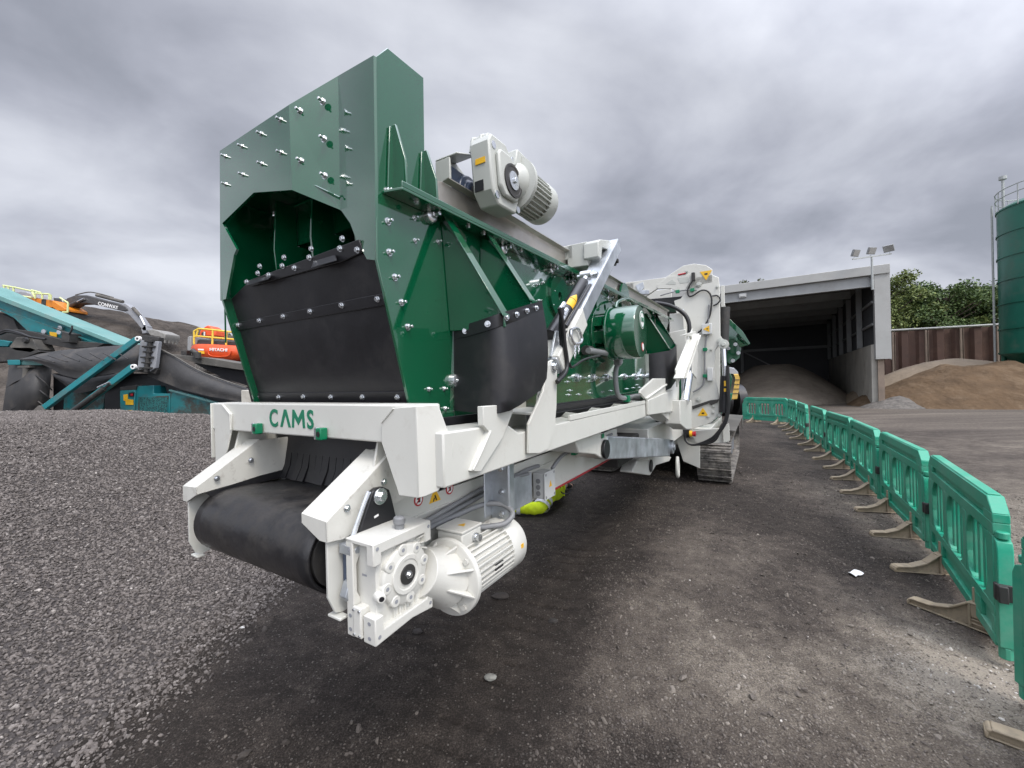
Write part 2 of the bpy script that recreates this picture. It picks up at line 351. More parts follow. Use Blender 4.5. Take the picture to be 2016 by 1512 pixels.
def lugs(x, y, rut):
    w = 0.6*fbm(x, y, 2.2, 3)
    ph = (x*0.34 + y*0.94 + 0.13*w)/0.165; crack = np.exp(-(np.abs(np.sin(math.pi*ph))/0.17)**2)*sstep(-0.16, 0.05, fbm(x*1.5, y*3, 1.7, 3))
    e2 = x - rut_x(y) + 0.95; r2 = np.sin((x*0.25 + y*0.97 + 0.10*w)*2*math.pi/0.115)
    return 0.35 - 1.6*crack, r2*sstep(-0.05, 0.12, fbm(x*1.2, y*2.5, 2.1, 3)) * np.exp(-(e2/0.30)**2) * sstep(2.2, 2.9, y)*(1 - sstep(4.6, 5.4, y))
def ground_parts(x, y):
    e = x - rut_x(y) + 0.10*fbm(x, y, 0.9, 3)
    rut = np.exp(-(e/0.26)**2) * sstep(0.4, 1.2, y) * (1 - sstep(5.0, 6.5, y))
    lug, lug2 = lugs(x, y, rut)
    h = 0.030*fbm(x, y, 0.8, 4) + 0.012*fbm(x, y, 5.0, 3) + 0.010*np.abs(fbm(x+9, y, 14, 2)) - 0.028*rut + rut*0.012*lug + 0.014*lug2
    e3 = x - (2.1 + (y-2.5)*0.62)
    h = h - 0.010*np.exp(-(e3/0.2)**2)*sstep(1, 2, y)*(1-sstep(7, 9, y))
    return h, e, rut
PATCHES = []                        # pale dusty and dark oily patches of the yard: place, radius, amount
for u_, v_, r_, k_ in ((1300, 1200, .50, .38), (1850, 1310, .36, .50), (1480, 1330, .50, .28), (1640, 1420, .40, .22), (1180, 1360, .22, .20), (1060, 1440, .12, .22), (1035, 1110, .20, .24), (650, 1230, .34, .20), (780, 1360, .22, .16), (1420, 1100, .45, .22), (1330, 1080, .3, .15), (1180, 1060, .2, .12),
        (1190, 1095, .30, -.75), (1090, 1200, .26, -.75), (970, 1340, .20, -.75), (905, 1460, .19, -.75), (840, 1600, .19, -.7), (480, 1330, .26, -.40), (400, 1460, .22, -.38), (700, 1480, .16, -.25), (1760, 1110, .50, -.32), (1520, 1000, .60, -.24), (1340, 950, .55, -.40), (1120, 1010, .6, -.35), (1600, 930, .7, -.2), (1860, 1230, .2, -.25)):
    p_ = G(u_, v_); PATCHES.append((p_[0], p_[1], r_, k_))
def dust_at(X, Y):                  # how dusty (pale) or oily (dark) the fines are, along the wheel rut and across the yard
    h, e, rut = ground_parts(X, Y); far = np.hypot(X, Y); near = 1 - sstep(14, 26, far)
    d = 0.30*sstep(-0.1, 1.3, e) + 0.55*sstep(0.3, 1.6, fbm(X, Y, 0.42, 4)*3.4 + (e-0.4)*0.5 - 0.1*np.abs(Y-2.4))*sstep(-0.1, 0.9, e)
    d = d*(1 - 0.55*sstep(4.0, 7.5, Y)) + 0.13*sstep(2.4, 3.4, X*0.83 - (Y-1.9)*0.56 + 0.2)*sstep(5, 8, far) + 0.10*sstep(13, 20, far)
    d = d + 0.14*np.exp(-((e+0.95)/0.45)**2)*sstep(1.4, 2.2, Y)*(1-sstep(3.6, 4.8, Y))
    d = d + 0.42*fbm(X+5, Y, 1.1, 6) + 0.42*fbm(X, Y+33, 4.0, 5) + 0.30*fbm(X+3, Y+3, 17.0, 3)*near + 0.25*fbm(X*0.25+7, Y*1.1, 0.9, 4)*sstep(7, 14, far)
    st = np.exp(-(((X+0.95)/0.42)**2 + ((Y-1.95)/0.30)**2)*1.2 + 1.2*fbm(X, Y, 2.5, 3))
    lug, lug2 = lugs(X, Y, rut); d = d + 0.15*(1-sstep(-0.5, -0.1, e))*(0.5+1.2*fbm(X+2, Y, 1.6, 4))
    wx, wy = X + 0.30*fbm(X, Y, 1.4, 4), Y + 0.34*fbm(X+20, Y, 1.4, 4)
    for px_, py_, r_, k_ in PATCHES: d = d + 0.9*k_*np.exp(-(((wx-px_)/r_)**2 + ((wy-py_)/(r_*1.35))**2))
    d = d*(1 - 0.45*rut*(e < 0.5)) + 0.10*np.exp(-((e-0.62)/0.20)**2) - 0.22*np.clip(st, 0, 1)
    d = d*0.76
    d = np.maximum(d, 0.04 + 0.30*np.maximum(0, fbm(X, Y, 6.0, 5)) + 0.25*np.maximum(0, fbm(X+9, Y, 1.7, 4)))
    return np.clip(d + 0.10*lug*rut + 0.12*lug2, 0, 1)
def build_ground():
    def axis(lo, hi, st, outs_lo, outs_hi): return np.concatenate([outs_lo, np.arange(lo, hi, st), outs_hi])
    xs = axis(-3.4, 6.0, 0.02, np.array([-900, -400, -200, -120, -80, -60, -45, -34, -25, -18, -13, -9.5, -7, -5.4, -4.4, -3.8]), np.concatenate([np.arange(6.0, 12, 0.06), [13, 15, 18, 22, 28, 36, 50, 80, 140, 260, 500, 900]]))
    ys = np.concatenate([[-120, -40, -15, -6, -2, 0, 0.5], np.arange(0.9, 6.0, 0.02), np.arange(6, 10, 0.045), np.arange(10, 20, 0.16), np.arange(20, 40, 1.0), [44, 50, 60, 75, 100, 140, 200, 320, 550, 1000, 1800]])
    X, Y = np.meshgrid(xs, ys, indexing='ij')
    h, e, rut = ground_parts(X, Y)
    near = (1 - sstep(14, 26, np.hypot(X, Y)))
    h = h*near
    co = np.stack([X, Y, h], -1).reshape(-1, 3)
    nx, ny = X.shape; idx = np.arange(nx*ny).reshape(nx, ny)
    q = np.stack([idx[:-1, :-1], idx[1:, :-1], idx[1:, 1:], idx[:-1, 1:]], -1).reshape(-1, 4)
    m, N, L, B = new_mat('dark_dusty_yard_ground')
    o = np_mesh('ground', co, q, m); tag(o, kind='structure')
    dust = dust_at(X, Y)
    a = o.data.attributes.new('dust', 'FLOAT', 'POINT'); a.data.foreach_set('value', np.clip(dust, 0, 1.0).astype(np.float32).ravel())
    at = N.new('ShaderNodeAttribute'); at.attribute_name = 'dust'
    tc = N.new('ShaderNodeTexCoord')
    def noise(s, d, r, v=None):
        n = N.new('ShaderNodeTexNoise'); n.inputs['Scale'].default_value = s; n.inputs['Detail'].default_value = d; n.inputs['Roughness'].default_value = r; L.new(v or tc.outputs['Object'], n.inputs['Vector']); return n
    n1 = noise(9, 10, 0.75); n2 = noise(120, 4, 0.7)
    ad = N.new('ShaderNodeMath'); ad.operation = 'MULTIPLY_ADD'; ad.inputs[1].default_value = 0.85; L.new(n1.outputs['Fac'], ad.inputs[0])
    sb = N.new('ShaderNodeMath'); sb.operation = 'SUBTRACT'; sb.inputs[1].default_value = 0.43; L.new(at.outputs['Fac'], sb.inputs[0]); L.new(sb.outputs[0], ad.inputs[2])
    ad2 = N.new('ShaderNodeMath'); ad2.operation = 'MULTIPLY_ADD'; ad2.inputs[1].default_value = 1.5; L.new(n2.outputs['Fac'], ad2.inputs[0])
    s2 = N.new('ShaderNodeMath'); s2.operation = 'SUBTRACT'; s2.inputs[1].default_value = 0.74; L.new(ad.outputs[0], s2.inputs[0]); L.new(s2.outputs[0], ad2.inputs[2])
    cr = N.new('ShaderNodeValToRGB'); L.new(ad2.outputs[0], cr.inputs[0]); el = cr.color_ramp.elements
    el[0].position = 0.0; el[0].color = (0.018, 0.0145, 0.012, 1); el[1].position = 1.0; el[1].color = (0.30, 0.265, 0.215, 1)
    k = el.new(0.28); k.color = (0.055, 0.045, 0.038, 1); k = el.new(0.6); k.color = (0.125, 0.106, 0.086, 1)
    # stone flecks pressed into the fines
    vo = N.new('ShaderNodeTexVoronoi'); vo.inputs['Scale'].default_value = 62; L.new(tc.outputs['Object'], vo.inputs['Vector'])
    sx = N.new('ShaderNodeSeparateColor'); L.new(vo.outputs['Color'], sx.inputs[0])
    c1 = N.new('ShaderNodeMath'); c1.operation = 'GREATER_THAN'; c1.inputs[1].default_value = 0.80; L.new(sx.outputs[0], c1.inputs[0])
    c2 = N.new('ShaderNodeMath'); c2.operation = 'LESS_THAN'; c2.inputs[1].default_value = 0.34; L.new(vo.outputs['Distance'], c2.inputs[0])
    c3 = N.new('ShaderNodeMath'); c3.operation = 'MULTIPLY'; L.new(c1.outputs[0], c3.inputs[0]); L.new(c2.outputs[0], c3.inputs[1])
    c4 = N.new('ShaderNodeMath'); c4.operation = 'MULTIPLY'; L.new(c3.outputs[0], c4.inputs[0]); L.new(sx.outputs[1], c4.inputs[1])
    c5 = N.new('ShaderNodeMath'); c5.operation = 'MULTIPLY'; c5.inputs[1].default_value = 0.5; L.new(c4.outputs[0], c5.inputs[0])
    mx = N.new('ShaderNodeMix'); mx.data_type = 'RGBA'; L.new(c5.outputs[0], mx.inputs[0]); L.new(cr.outputs[0], mx.inputs[6]); mx.inputs[7].default_value = (0.24, 0.22, 0.20, 1)
    L.new(mx.outputs[2], B.inputs['Base Color']); B.inputs['Roughness'].default_value = 0.92; B.inputs['Specular IOR Level'].default_value = 0.25
    nb = noise(70, 8, 0.75); hb = N.new('ShaderNodeMath'); hb.operation = 'MULTIPLY_ADD'; hb.inputs[1].default_value = 0.6; L.new(c3.outputs[0], hb.inputs[0]); L.new(nb.outputs['Fac'], hb.inputs[2])
    bp = N.new('ShaderNodeBump'); bp.inputs['Strength'].default_value = 0.9; bp.inputs['Distance'].default_value = 0.012; L.new(hb.outputs[0], bp.inputs['Height']); L.new(bp.outputs[0], B.inputs['Normal'])
build_ground()

def build_mound():
    xs = np.concatenate([np.arange(-26, -9, 0.5), np.arange(-9, 2.6, 0.045)]); ys = np.concatenate([np.arange(-3, 0.8, 0.25), np.arange(0.8, 10.6, 0.045)])
    X, Y = np.meshgrid(xs, ys, indexing='ij'); H = mound_h(X, Y); co = np.stack([X, Y, H - 0.004], -1).reshape(-1, 3)
    nx, ny = X.shape; idx = np.arange(nx*ny).reshape(nx, ny)
    keep = (mound_d(X, Y) > -0.12)
    k = keep[:-1, :-1] & keep[1:, :-1] & keep[1:, 1:] & keep[:-1, 1:]
    q = np.stack([idx[:-1, :-1], idx[1:, :-1], idx[1:, 1:], idx[:-1, 1:]], -1)[k]
    m = mat('gravel_bed', (0.062, 0.055, 0.052), 0.95, var=0.5, vscale=60, bump=1.0, bscale=55, bdist=0.02, spec=0.2)
    used = np.unique(q); remap = np.full(nx*ny, -1); remap[used] = np.arange(len(used))
    o = np_mesh('gravel_mound', co[used], remap[q], m); tag(o, kind='structure')
build_mound()

_ph = (1+5**0.5)/2
ICO_V = np.array([(-1, _ph, 0), (1, _ph, 0), (-1, -_ph, 0), (1, -_ph, 0), (0, -1, _ph), (0, 1, _ph), (0, -1, -_ph), (0, 1, -_ph), (_ph, 0, -1), (_ph, 0, 1), (-_ph, 0, -1), (-_ph, 0, 1)])/1.902
ICO_F = np.array([(0, 11, 5), (0, 5, 1), (0, 1, 7), (0, 7, 10), (0, 10, 11), (1, 5, 9), (5, 11, 4), (11, 10, 2), (10, 7, 6), (7, 1, 8), (3, 9, 4), (3, 4, 2), (3, 2, 6), (3, 6, 8), (3, 8, 9), (4, 9, 5), (2, 4, 11), (6, 2, 10), (8, 6, 7), (9, 8, 1)])
def stones(name, pos, size, flat, material, tone=None):
    n = len(pos)
    sh = ICO_V[None]*(1+rng.uniform(-0.33, 0.33, (n, 12, 1)))
    sc = np.stack([rng.uniform(0.75, 1.35, n), rng.uniform(0.62, 1.05, n), rng.uniform(0.48, 0.85, n)*flat], -1)*size[:, None]*0.5
    p = sh*sc[:, None, :]
    q = rng.normal(size=(n, 4)); q[:, 1:3] *= 0.42; q /= np.linalg.norm(q, axis=1)[:, None]
    w, x, y, z = q.T
    Rm = np.stack([1-2*(y*y+z*z), 2*(x*y-z*w), 2*(x*z+y*w), 2*(x*y+z*w), 1-2*(x*x+z*z), 2*(y*z-x*w), 2*(x*z-y*w), 2*(y*z+x*w), 1-2*(x*x+y*y)], -1).reshape(n, 3, 3)
    p = np.einsum('nij,nkj->nki', Rm, p) + pos[:, None, :]
    f = (ICO_F[None] + (np.arange(n)*12)[:, None, None]).reshape(-1, 3)
    o = np_mesh(name, p.reshape(-1, 3), f, material, smooth=False)
    if tone is not None and len(o.data.polygons) == len(f): a = o.data.attributes.new('tone', 'FLOAT', 'FACE'); a.data.foreach_set('value', np.repeat(tone, 20).astype(np.float32))
    return o
def stone_mat(name, stops, rough=0.85, tone=False):
    m, N, L, B = new_mat(name)
    cr = N.new('ShaderNodeValToRGB')
    if tone: g = N.new('ShaderNodeAttribute'); g.attribute_name = 'tone'; L.new(g.outputs['Fac'], cr.inputs[0])
    else: g = N.new('ShaderNodeNewGeometry'); L.new(g.outputs['Random Per Island'], cr.inputs[0])
    el = cr.color_ramp.elements
    el[0].position, el[0].color = stops[0][0], stops[0][1]+(1,); el[1].position, el[1].color = stops[-1][0], stops[-1][1]+(1,)
    for p, c in stops[1:-1]: k = el.new(p); k.color = c+(1,)
    tc = N.new('ShaderNodeTexCoord'); n = N.new('ShaderNodeTexNoise'); n.inputs['Scale'].default_value = 150; n.inputs['Detail'].default_value = 3; L.new(tc.outputs['Object'], n.inputs['Vector'])
    mx = N.new('ShaderNodeMix'); mx.data_type = 'RGBA'; mx.blend_type = 'OVERLAY'; mx.inputs[0].default_value = 0.5; L.new(cr.outputs[0], mx.inputs[6]); L.new(n.outputs['Fac'], mx.inputs[7])
    L.new(mx.outputs[2], B.inputs['Base Color']); B.inputs['Roughness'].default_value = rough; B.inputs['Specular IOR Level'].default_value = 0.3
    return m
def build_stones():
    n = 420000
    x = rng.uniform(-10.5, 1.4, n); y = rng.uniform(0.7, 8.8, n); d = mound_d(x, y)
    vis = (d > -0.06 - 0.25*rng.random(n)**2) & (x/y > -2.6)
    thin = rng.random(n) < np.clip(1.15 - 0.07*(y-1.5), 0.35, 1)
    k = vis & thin; x, y, d = x[k], y[k], d[k]
    s = rng.gamma(9, 0.00205, len(x)).clip(0.010, 0.034) * (0.76+0.075*y)
    z = mound_h(x, y) + s*0.10*rng.uniform(-0.6, 1.0, len(x)); z = np.where(d < 0, ground_parts(x, y)[0]+0.003, z)
    m = stone_mat('crushed_grey_stone', [(0, (0.066, 0.058, 0.053)), (0.35, (0.108, 0.095, 0.087)), (0.85, (0.152, 0.134, 0.122)), (0.99, (0.21, 0.19, 0.175)), (1, (0.36, 0.33, 0.30))])
    o = stones('gravel', np.stack([x, y, z], -1), s, 1.0, m); tag(o, 'crushed grey gravel heaped on the left beside the machine', 'gravel', kind='stuff')
    n = 110000
    r = 0.95 + 8.0*rng.random(n)**1.25; a = R(-52) + R(104)*rng.random(n); x = r*np.sin(a); y = r*np.cos(a)
    hh, e, rut = ground_parts(x, y)
    clus = fbm(x, y, 1.3, 4)
    k = (mound_d(x, y) < 0.0) & (rng.random(n) < np.clip(0.22 + 0.6*sstep(0, 0.8, e) + 2.2*clus - 0.7*rut, 0.03, 1))
    x, y, hh = x[k], y[k], hh[k]
    s = np.where(rng.random(len(x)) > 0.988, 2.4, 1.0)*np.minimum(rng.gamma(2.0, 0.0026, len(x)) + 0.003, 0.022)*(0.85+0.10*r[k])
    m2 = stone_mat('loose_yard_stone', [(0, (0.022, 0.019, 0.017)), (0.45, (0.10, 0.086, 0.075)), (0.8, (0.22, 0.195, 0.165)), (0.97, (0.34, 0.31, 0.27)), (1, (0.50, 0.47, 0.43))], tone=True)
    o = stones('loose_stones', np.stack([x, y, hh + s*0.12], -1), s, 0.9, m2, tone=np.clip(0.66*dust_at(x, y) + 0.07 + 0.42*rng.random(len(x))**1.6 + 0.35*(rng.random(len(x)) > 0.992), 0, 1)); tag(o, 'small loose chippings scattered over the dark ground', 'stones', kind='stuff')
build_stones()
M['clod'] = stone_mat('dark_clod', [(0, (0.03, 0.027, 0.025)), (1, (0.05, 0.045, 0.04))])
def rock(name, label, u, v, size, col, flat=0.7):
    x, y, z = G(u, v); z = float(ground_parts(np.array([x]), np.array([y]))[0][0])
    m = mat(name+'_stone', col, 0.85, var=0.3, vscale=40, bump=0.3, bscale=80)
    bm = bmesh.new(); bmesh.ops.create_icosphere(bm, subdivisions=3, radius=0.5*size)
    for vt in bm.verts:
        k = 1 + 0.5*float(fbm(np.array([vt.co.x/size*2+u]), np.array([vt.co.y/size*2+vt.co.z/size*3]), 1.0, 3)[0]); vt.co = V((vt.co.x*1.25*k, vt.co.y*0.8*k, vt.co.z*flat*k))
    me = bpy.data.meshes.new(name); bm.to_mesh(me); bm.free(); me.materials.append(m)
    o = bpy.data.objects.new(name, me); COL.objects.link(o); o.location = (x, y, z + size*0.12); tag(o, label, 'stone')
rock('stone', 'pale grey flat stone on the dark ground at the bottom centre', 965, 1329, 0.062, (0.20, 0.20, 0.18), 0.45)
rock('stone', 'dark round clod of earth just below the geared motor', 822, 1246, 0.055, (0.035, 0.030, 0.028))
rock('stone', 'long dark broken clod right below the finned motor', 985, 1176, 0.11, (0.04, 0.034, 0.03), 0.35)
rock('stone', 'small white pebble on the dark ground left of centre', 477, 1238, 0.026, (0.5, 0.49, 0.46), 0.5)
rock('stone', 'dark clod beside the tyre rut right of the motor', 1088, 1218, 0.055, (0.03, 0.027, 0.025))
pp = MB(); gx, gy, _ = G(1690, 1134)
pz = float(ground_parts(np.array([gx]), np.array([gy]))[0][0]) + 0.012
pp.grid([[(gx-0.055+0.11*i/4, gy-0.04+0.08*j/3+0.012*i, pz+0.006*math.sin(i*1.7+j)) for j in range(4)] for i in range(5)], (0, 0, 0.001))
tag(pp.build('paper_scrap', 'paper'), 'white scrap of paper lying on the dark ground left of the barriers', 'litter')

def build_hill():
    xs = np.arange(-75, 14, 0.55); ys = np.concatenate([np.arange(14.5, 42, 0.45), np.arange(42, 75, 2.0)])
    X, Y = np.meshgrid(xs, ys, indexing='ij')
    ridge = np.interp(X, [-75, -50, -39.5, -37.5, -36, -33.3, -29.6, -27.8, -26.4, -24, -21, -16, -8, 0, 14], [6.6, 6.6, 6.8, 7.8, 9.0, 8.75, 7.75, 7.35, 6.5, 5.0, 3.6, 2.6, 2.0, 1.4, 0.2])
    h = ridge*(sstep(18, 32, Y)**0.9) * (1 - 0.7*sstep(38, 70, Y))
    h = np.maximum(h, 6.0*np.exp(-(((X+35)/7)**4)) * np.exp(-(((Y-28)/5)**4)))
    h = np.maximum(h, 1.95*np.exp(-(((X+13.5)/5.5)**4) - (((Y-20.5)/4.0)**4)))
    h = h + (0.55*fbm(X, Y, 0.35, 4) + 0.32*fbm(X*0.5, Y*1.5, 0.9, 3))*sstep(0.3, 3, h) - 0.2
    co = np.stack([X, Y, h], -1).reshape(-1, 3); nx, ny = X.shape; idx = np.arange(nx*ny).reshape(nx, ny)
    q = np.stack([idx[:-1, :-1], idx[1:, :-1], idx[1:, 1:], idx[:-1, 1:]], -1).reshape(-1, 4)
    m = mat('dark_spoil_earth', (0.060, 0.052, 0.045), 0.95, var=0.5, vscale=0.9, dirt=(0.105, 0.09, 0.076), dirt_amt=0.8, dscale=0.35, bump=1.0, bscale=1.6, bdist=0.5, spec=0.1)
    tag(np_mesh('spoil_hill', co, q, m), kind='structure')
build_hill()

# ================================================================== TREES
def leaf_mat(name, dark, light):
    m, N, L, B = new_mat(name); g = N.new('ShaderNodeNewGeometry'); cr = N.new('ShaderNodeValToRGB'); L.new(g.outputs['Random Per Island'], cr.inputs[0])
    cr.color_ramp.elements[0].color = dark+(1,); cr.color_ramp.elements[1].color = light+(1,)
    L.new(cr.outputs[0], B.inputs['Base Color']); B.inputs['Roughness'].default_value = 0.6; B.inputs['Specular IOR Level'].default_value = 0.3
    return m
LEAF = [leaf_mat('leaf_mid_green', (0.030, 0.058, 0.018), (0.13, 0.19, 0.06)), leaf_mat('leaf_yellow_green', (0.05, 0.075, 0.02), (0.20, 0.24, 0.07)), leaf_mat('leaf_dark_green', (0.028, 0.05, 0.022), (0.10, 0.15, 0.055)), leaf_mat('leaf_sparse_olive', (0.05, 0.06, 0.03), (0.13, 0.14, 0.07))]
def tree(x, y, h, rad, low, label, lm, n=2600, leaf=0.26, clumps=16, name='tree', group='trees behind the rusty wall'):
    t = thing(name, label, 'tree', (x, y, 0), group)
    tr = MB(); lean = random.uniform(-0.4, 0.4)
    tr.tube([(x, y, -0.1), (x+lean*0.3, y, h*0.3), (x+lean, y+0.1, h*0.62), (x+lean*1.2, y, h*0.88)], 0.14, 7, 3)
    cs = []
    for i in range(clumps):
        a = random.uniform(0, 6.283); rr = rad*random.uniform(0.15, 1.05); zz = low + (h-low)*(0.06+0.9*(i/clumps)**0.9); rr *= 1.0 - 0.55*max(0, (zz-low)/(h-low)-0.5)*2
        c = (x+lean+rr*math.cos(a), y+rr*math.sin(a), zz + random.uniform(-0.3, 0.3)); cs.append((c, random.uniform(0.18, 0.40)*rad))
        tr.tube([(x+lean*0.7, y, max(0.4*h, zz-1.2)), ((x+lean+c[0])/2, (y+c[1])/2, zz-0.5), c], 0.045, 5, 2)
    tr.build('trunk', 'bark', t, smooth=60)
    per = n//clumps; P = []; 
    for c, r in cs:
        d = rng.normal(size=(per, 3)); d /= np.linalg.norm(d, axis=1)[:, None]
        P.append(np.array(c) + d*(r*rng.random((per, 1))**0.45)*np.array([1.1, 1.1, 0.8]))
    P = np.concatenate(P); m = len(P)
    a = rng.normal(size=(m, 3)); a /= np.linalg.norm(a, axis=1)[:, None]; b = rng.normal(size=(m, 3)); b -= a*(a*b).sum(1)[:, None]; b /= np.linalg.norm(b, axis=1)[:, None]
    s = leaf*rng.uniform(0.5, 1.2, (m, 1)); w = a*s*0.5; l = b*s*0.32
    co = np.stack([P-w, P-l, P+w, P+l], 1).reshape(-1, 3) - np.array([x, y, 0])
    o = np_mesh('crown', co, np.arange(m*4).reshape(-1, 4), LEAF[lm], smooth=False); o.parent = t
    return t
specs = [(1752, 544, 3.1, 1, 'tall yellow green tree rising right beside the shed corner'), (1795, 562, 3.0, 0, 'mid green tree second from the shed behind the rusty wall'), (1826, 564, 2.9, 2, 'dark green tree third from the shed, ragged top'), (1868, 560, 3.1, 0, 'mid green tree in the middle of the row above the rusty wall'),
         (1905, 566, 3.1, 1, 'low yellowish tree in the dip of the row above the rusty wall'), (1940, 566, 3.0, 2, 'dark green tree second from the green silo'), (1975, 558, 3.1, 0, 'bushy green tree half hidden behind the green silo')]
for i, (u, v, rad, lm, lab) in enumerate(specs):
    Y = 35 + (i % 3)*1.6 - 0.004*(u-1752)*3; p = W(Y, (u, v))[0]
    tree(p[0], Y, p[2], rad, 3.2, lab, lm, n=11000, leaf=0.22, clumps=44)
for u, v, Y, lab in [(1478, 549, 56, 'sparse bare topped tree showing above the shed roof'), (1500, 552, 57, 'small leafy tree top just right of it above the shed roof')]:
    p = W(Y, (u, v))[0]; tree(p[0], Y, p[2], 1.6, p[2]-4, lab, 3, n=900, leaf=0.3, clumps=12, group='tree tops above the shed roof')
for u, v, Y, lab in [(392, 655, 62, 'small distant tree at the foot of the dark hill'), (425, 657, 64, 'distant grey green tree left of the red orange excavator'), (452, 652, 66, 'distant tree seen through the yellow handrail')]:
    p = W(Y, (u, v))[0]; tree(p[0], Y, p[2], 2.2, p[2]-5, lab, 3, n=1500, leaf=0.4, clumps=12, group='distant trees beyond the hill')

# ================================================================== SHED, WALL, SILO, SAND
CB = V((19.4, 21.7, 0)); LB = V((-0.838, 0.545, 0)); DB = V((0.545, 0.838, 0)); UP = V((0, 0, 1))
def bp(l, d, z): return CB + LB*l + DB*d + UP*z
def bbox(mb, l0, l1, d0, d1, z0, z1):
    vs = [bp(l, d, z) for l in (l0, l1) for d in (d0, d1) for z in (z0, z1)]
    return mb.add(vs, [(0, 1, 3, 2), (4, 6, 7, 5), (0, 4, 5, 1), (2, 3, 7, 6), (0, 2, 6, 4), (1, 5, 7, 3)])
WID, DEP = 15.0, 21.0
shed = thing('storage_shed', 'open fronted pale grey storage shed with a dark interior and sand inside', 'shed', tuple(CB))
b = MB(); bbox(b, -0.55, WID+0.4, -0.35, DEP+0.3, 7.28, 7.40)
for i in range(40): bbox(b, -0.5, WID+0.4, 0.2+i*0.52, 0.28+i*0.52, 7.40, 7.44)
b.build('roof', 'clad', shed)
b = MB(); bbox(b, -0.60, WID+0.4, -0.50, -0.36, 6.98, 7.46); b.build('fascia', 'clad', shed, bevel=0.02)
b = MB(); bbox(b, 0.02, WID, -0.30, -0.02, 6.46, 6.97); bbox(b, 0.02, WID, -0.36, 0.0, 6.40, 6.455); b.build('front_beam', 'steel_grey', shed)
b = MB(); bbox(b, -0.58, 0.02, -0.42, 0.0, 2.55, 6.97)
bbox(b, -0.60, -0.58, -0.42, 0.0, 2.50, 6.97)
b.build('corner_cladding', 'clad', shed)
b = MB(); bbox(b, -0.30, -0.12, -0.20, 0.14, -0.1, 2.55); bbox(b, -0.34, -0.08, -0.22, -0.20, -0.1, 2.55); b.build('corner_post', 'rust_post', shed)
b = MB(); bbox(b, -0.10, 0.14, 0.0, DEP, -0.1, 3.35)
for i in range(7): bbox(b, 0.138, 0.142, 0.3+i*3.0, 0.33+i*3.0, -0.1, 3.34)
b.build('lower_wall', 'concrete', shed)
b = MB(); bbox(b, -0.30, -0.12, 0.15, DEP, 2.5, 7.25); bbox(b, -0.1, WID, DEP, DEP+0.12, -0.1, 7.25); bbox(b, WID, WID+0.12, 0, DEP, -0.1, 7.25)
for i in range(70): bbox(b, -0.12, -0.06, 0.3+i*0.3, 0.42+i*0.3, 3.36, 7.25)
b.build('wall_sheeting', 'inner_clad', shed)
for i in range(5):
    b = MB(); bbox(b, 0.0, 0.26, 3.5+i*4.2, 3.72+i*4.2, 3.36, 7.0); b.build('column', 'steel_grey', shed)
for z in (4.4, 5.6):
    b = MB(); bbox(b, -0.05, 0.06, 0.2, DEP, z, z+0.12); b.build('side_rail', 'steel_grey', shed)
for i in range(6):
    b = MB(); bbox(b, 0.3, WID, 1.6+i*3.6, 1.75+i*3.6, 6.7, 7.2); b.build('rafter', 'steel_grey', shed)
b = MB(); bbox(b, 0, WID, DEP-0.2, DEP-0.02, 4.5, 4.75); b.build('back_rail', 'steel_grey', shed)
for l0, l1 in ((1.5, 7.4), (13.4, 7.4)):
    b = MB(); b.bar(bp(l0, DEP-0.3, 0.8), bp(l1, DEP-0.3, 4.6), 0.12, 0.12); b.build('cross_brace', 'steel_grey', shed)
b = MB(); bbox(b, 7.3, 7.55, DEP-0.35, DEP-0.15, 0, 7.2); b.build('back_column', 'steel_grey', shed)
b = MB(); bbox(b, 5.85, 6.25, -0.40, -0.31, 6.62, 6.86); bbox(b, 5.9, 6.2, -0.46, -0.40, 6.68, 6.80); b.build('bulkhead_lamp', 'grey_box', shed)

def heap(name, label, cat, fn, x0, x1, y0, y1, st, material, frame=None):
    xs = np.arange(x0, x1, st); ys = np.arange(y0, y1, st); X, Y = np.meshgrid(xs, ys, indexing='ij'); H = fn(X, Y)
    if frame:
        wx = frame[0].x + frame[1].x*X + frame[2].x*Y; wy = frame[0].y + frame[1].y*X + frame[2].y*Y
    else: wx, wy = X, Y
    co = np.stack([wx, wy, H], -1).reshape(-1, 3); nx, ny = X.shape; idx = np.arange(nx*ny).reshape(nx, ny)
    q = np.stack([idx[:-1, :-1], idx[1:, :-1], idx[1:, 1:], idx[:-1, 1:]], -1).reshape(-1, 4)
    o = np_mesh(name, co, q, material); tag(o, label, cat); return o
M['sand_grey'] = mat('grey_brown_sand', (0.175, 0.15, 0.122), 0.95, var=0.2, vscale=1.5, bump=0.6, bscale=6, bdist=0.1, spec=0.1)
M['sand'] = mat('brown_sand', (0.098, 0.066, 0.040), 0.95, var=0.22, vscale=1.2, dirt=(0.15, 0.108, 0.070), dirt_amt=0.6, dscale=1.1, dlo=0.5, dhi=0.62, bump=0.8, bscale=5, bdist=0.12, spec=0.1)
M['sand_pale'] = mat('pale_dusty_sand', (0.205, 0.165, 0.122), 0.95, var=0.18, vscale=1.0, bump=0.6, bscale=5, bdist=0.1, spec=0.1)
def f_in(l, d):
    r = np.minimum(1.0, np.hypot((l-4.6)/4.9, (d-9.5)/8.6)); h = 3.5*(1-r)**0.8; h = np.minimum(h, 2.75)
    h = np.where(d < 8, np.minimum(h, np.maximum(0, (d-0.8)*0.66)), h)
    return h + 0.35*fbm(l, d, 0.5, 4)*sstep(0.1, 1.0, h) - 0.06
heap('sand_heap', 'dark grey brown sand heap inside the open shed', 'sand heap', f_in, 0.2, 14.0, 0.8, 20.5, 0.16, 'sand_grey', (CB, LB, DB))
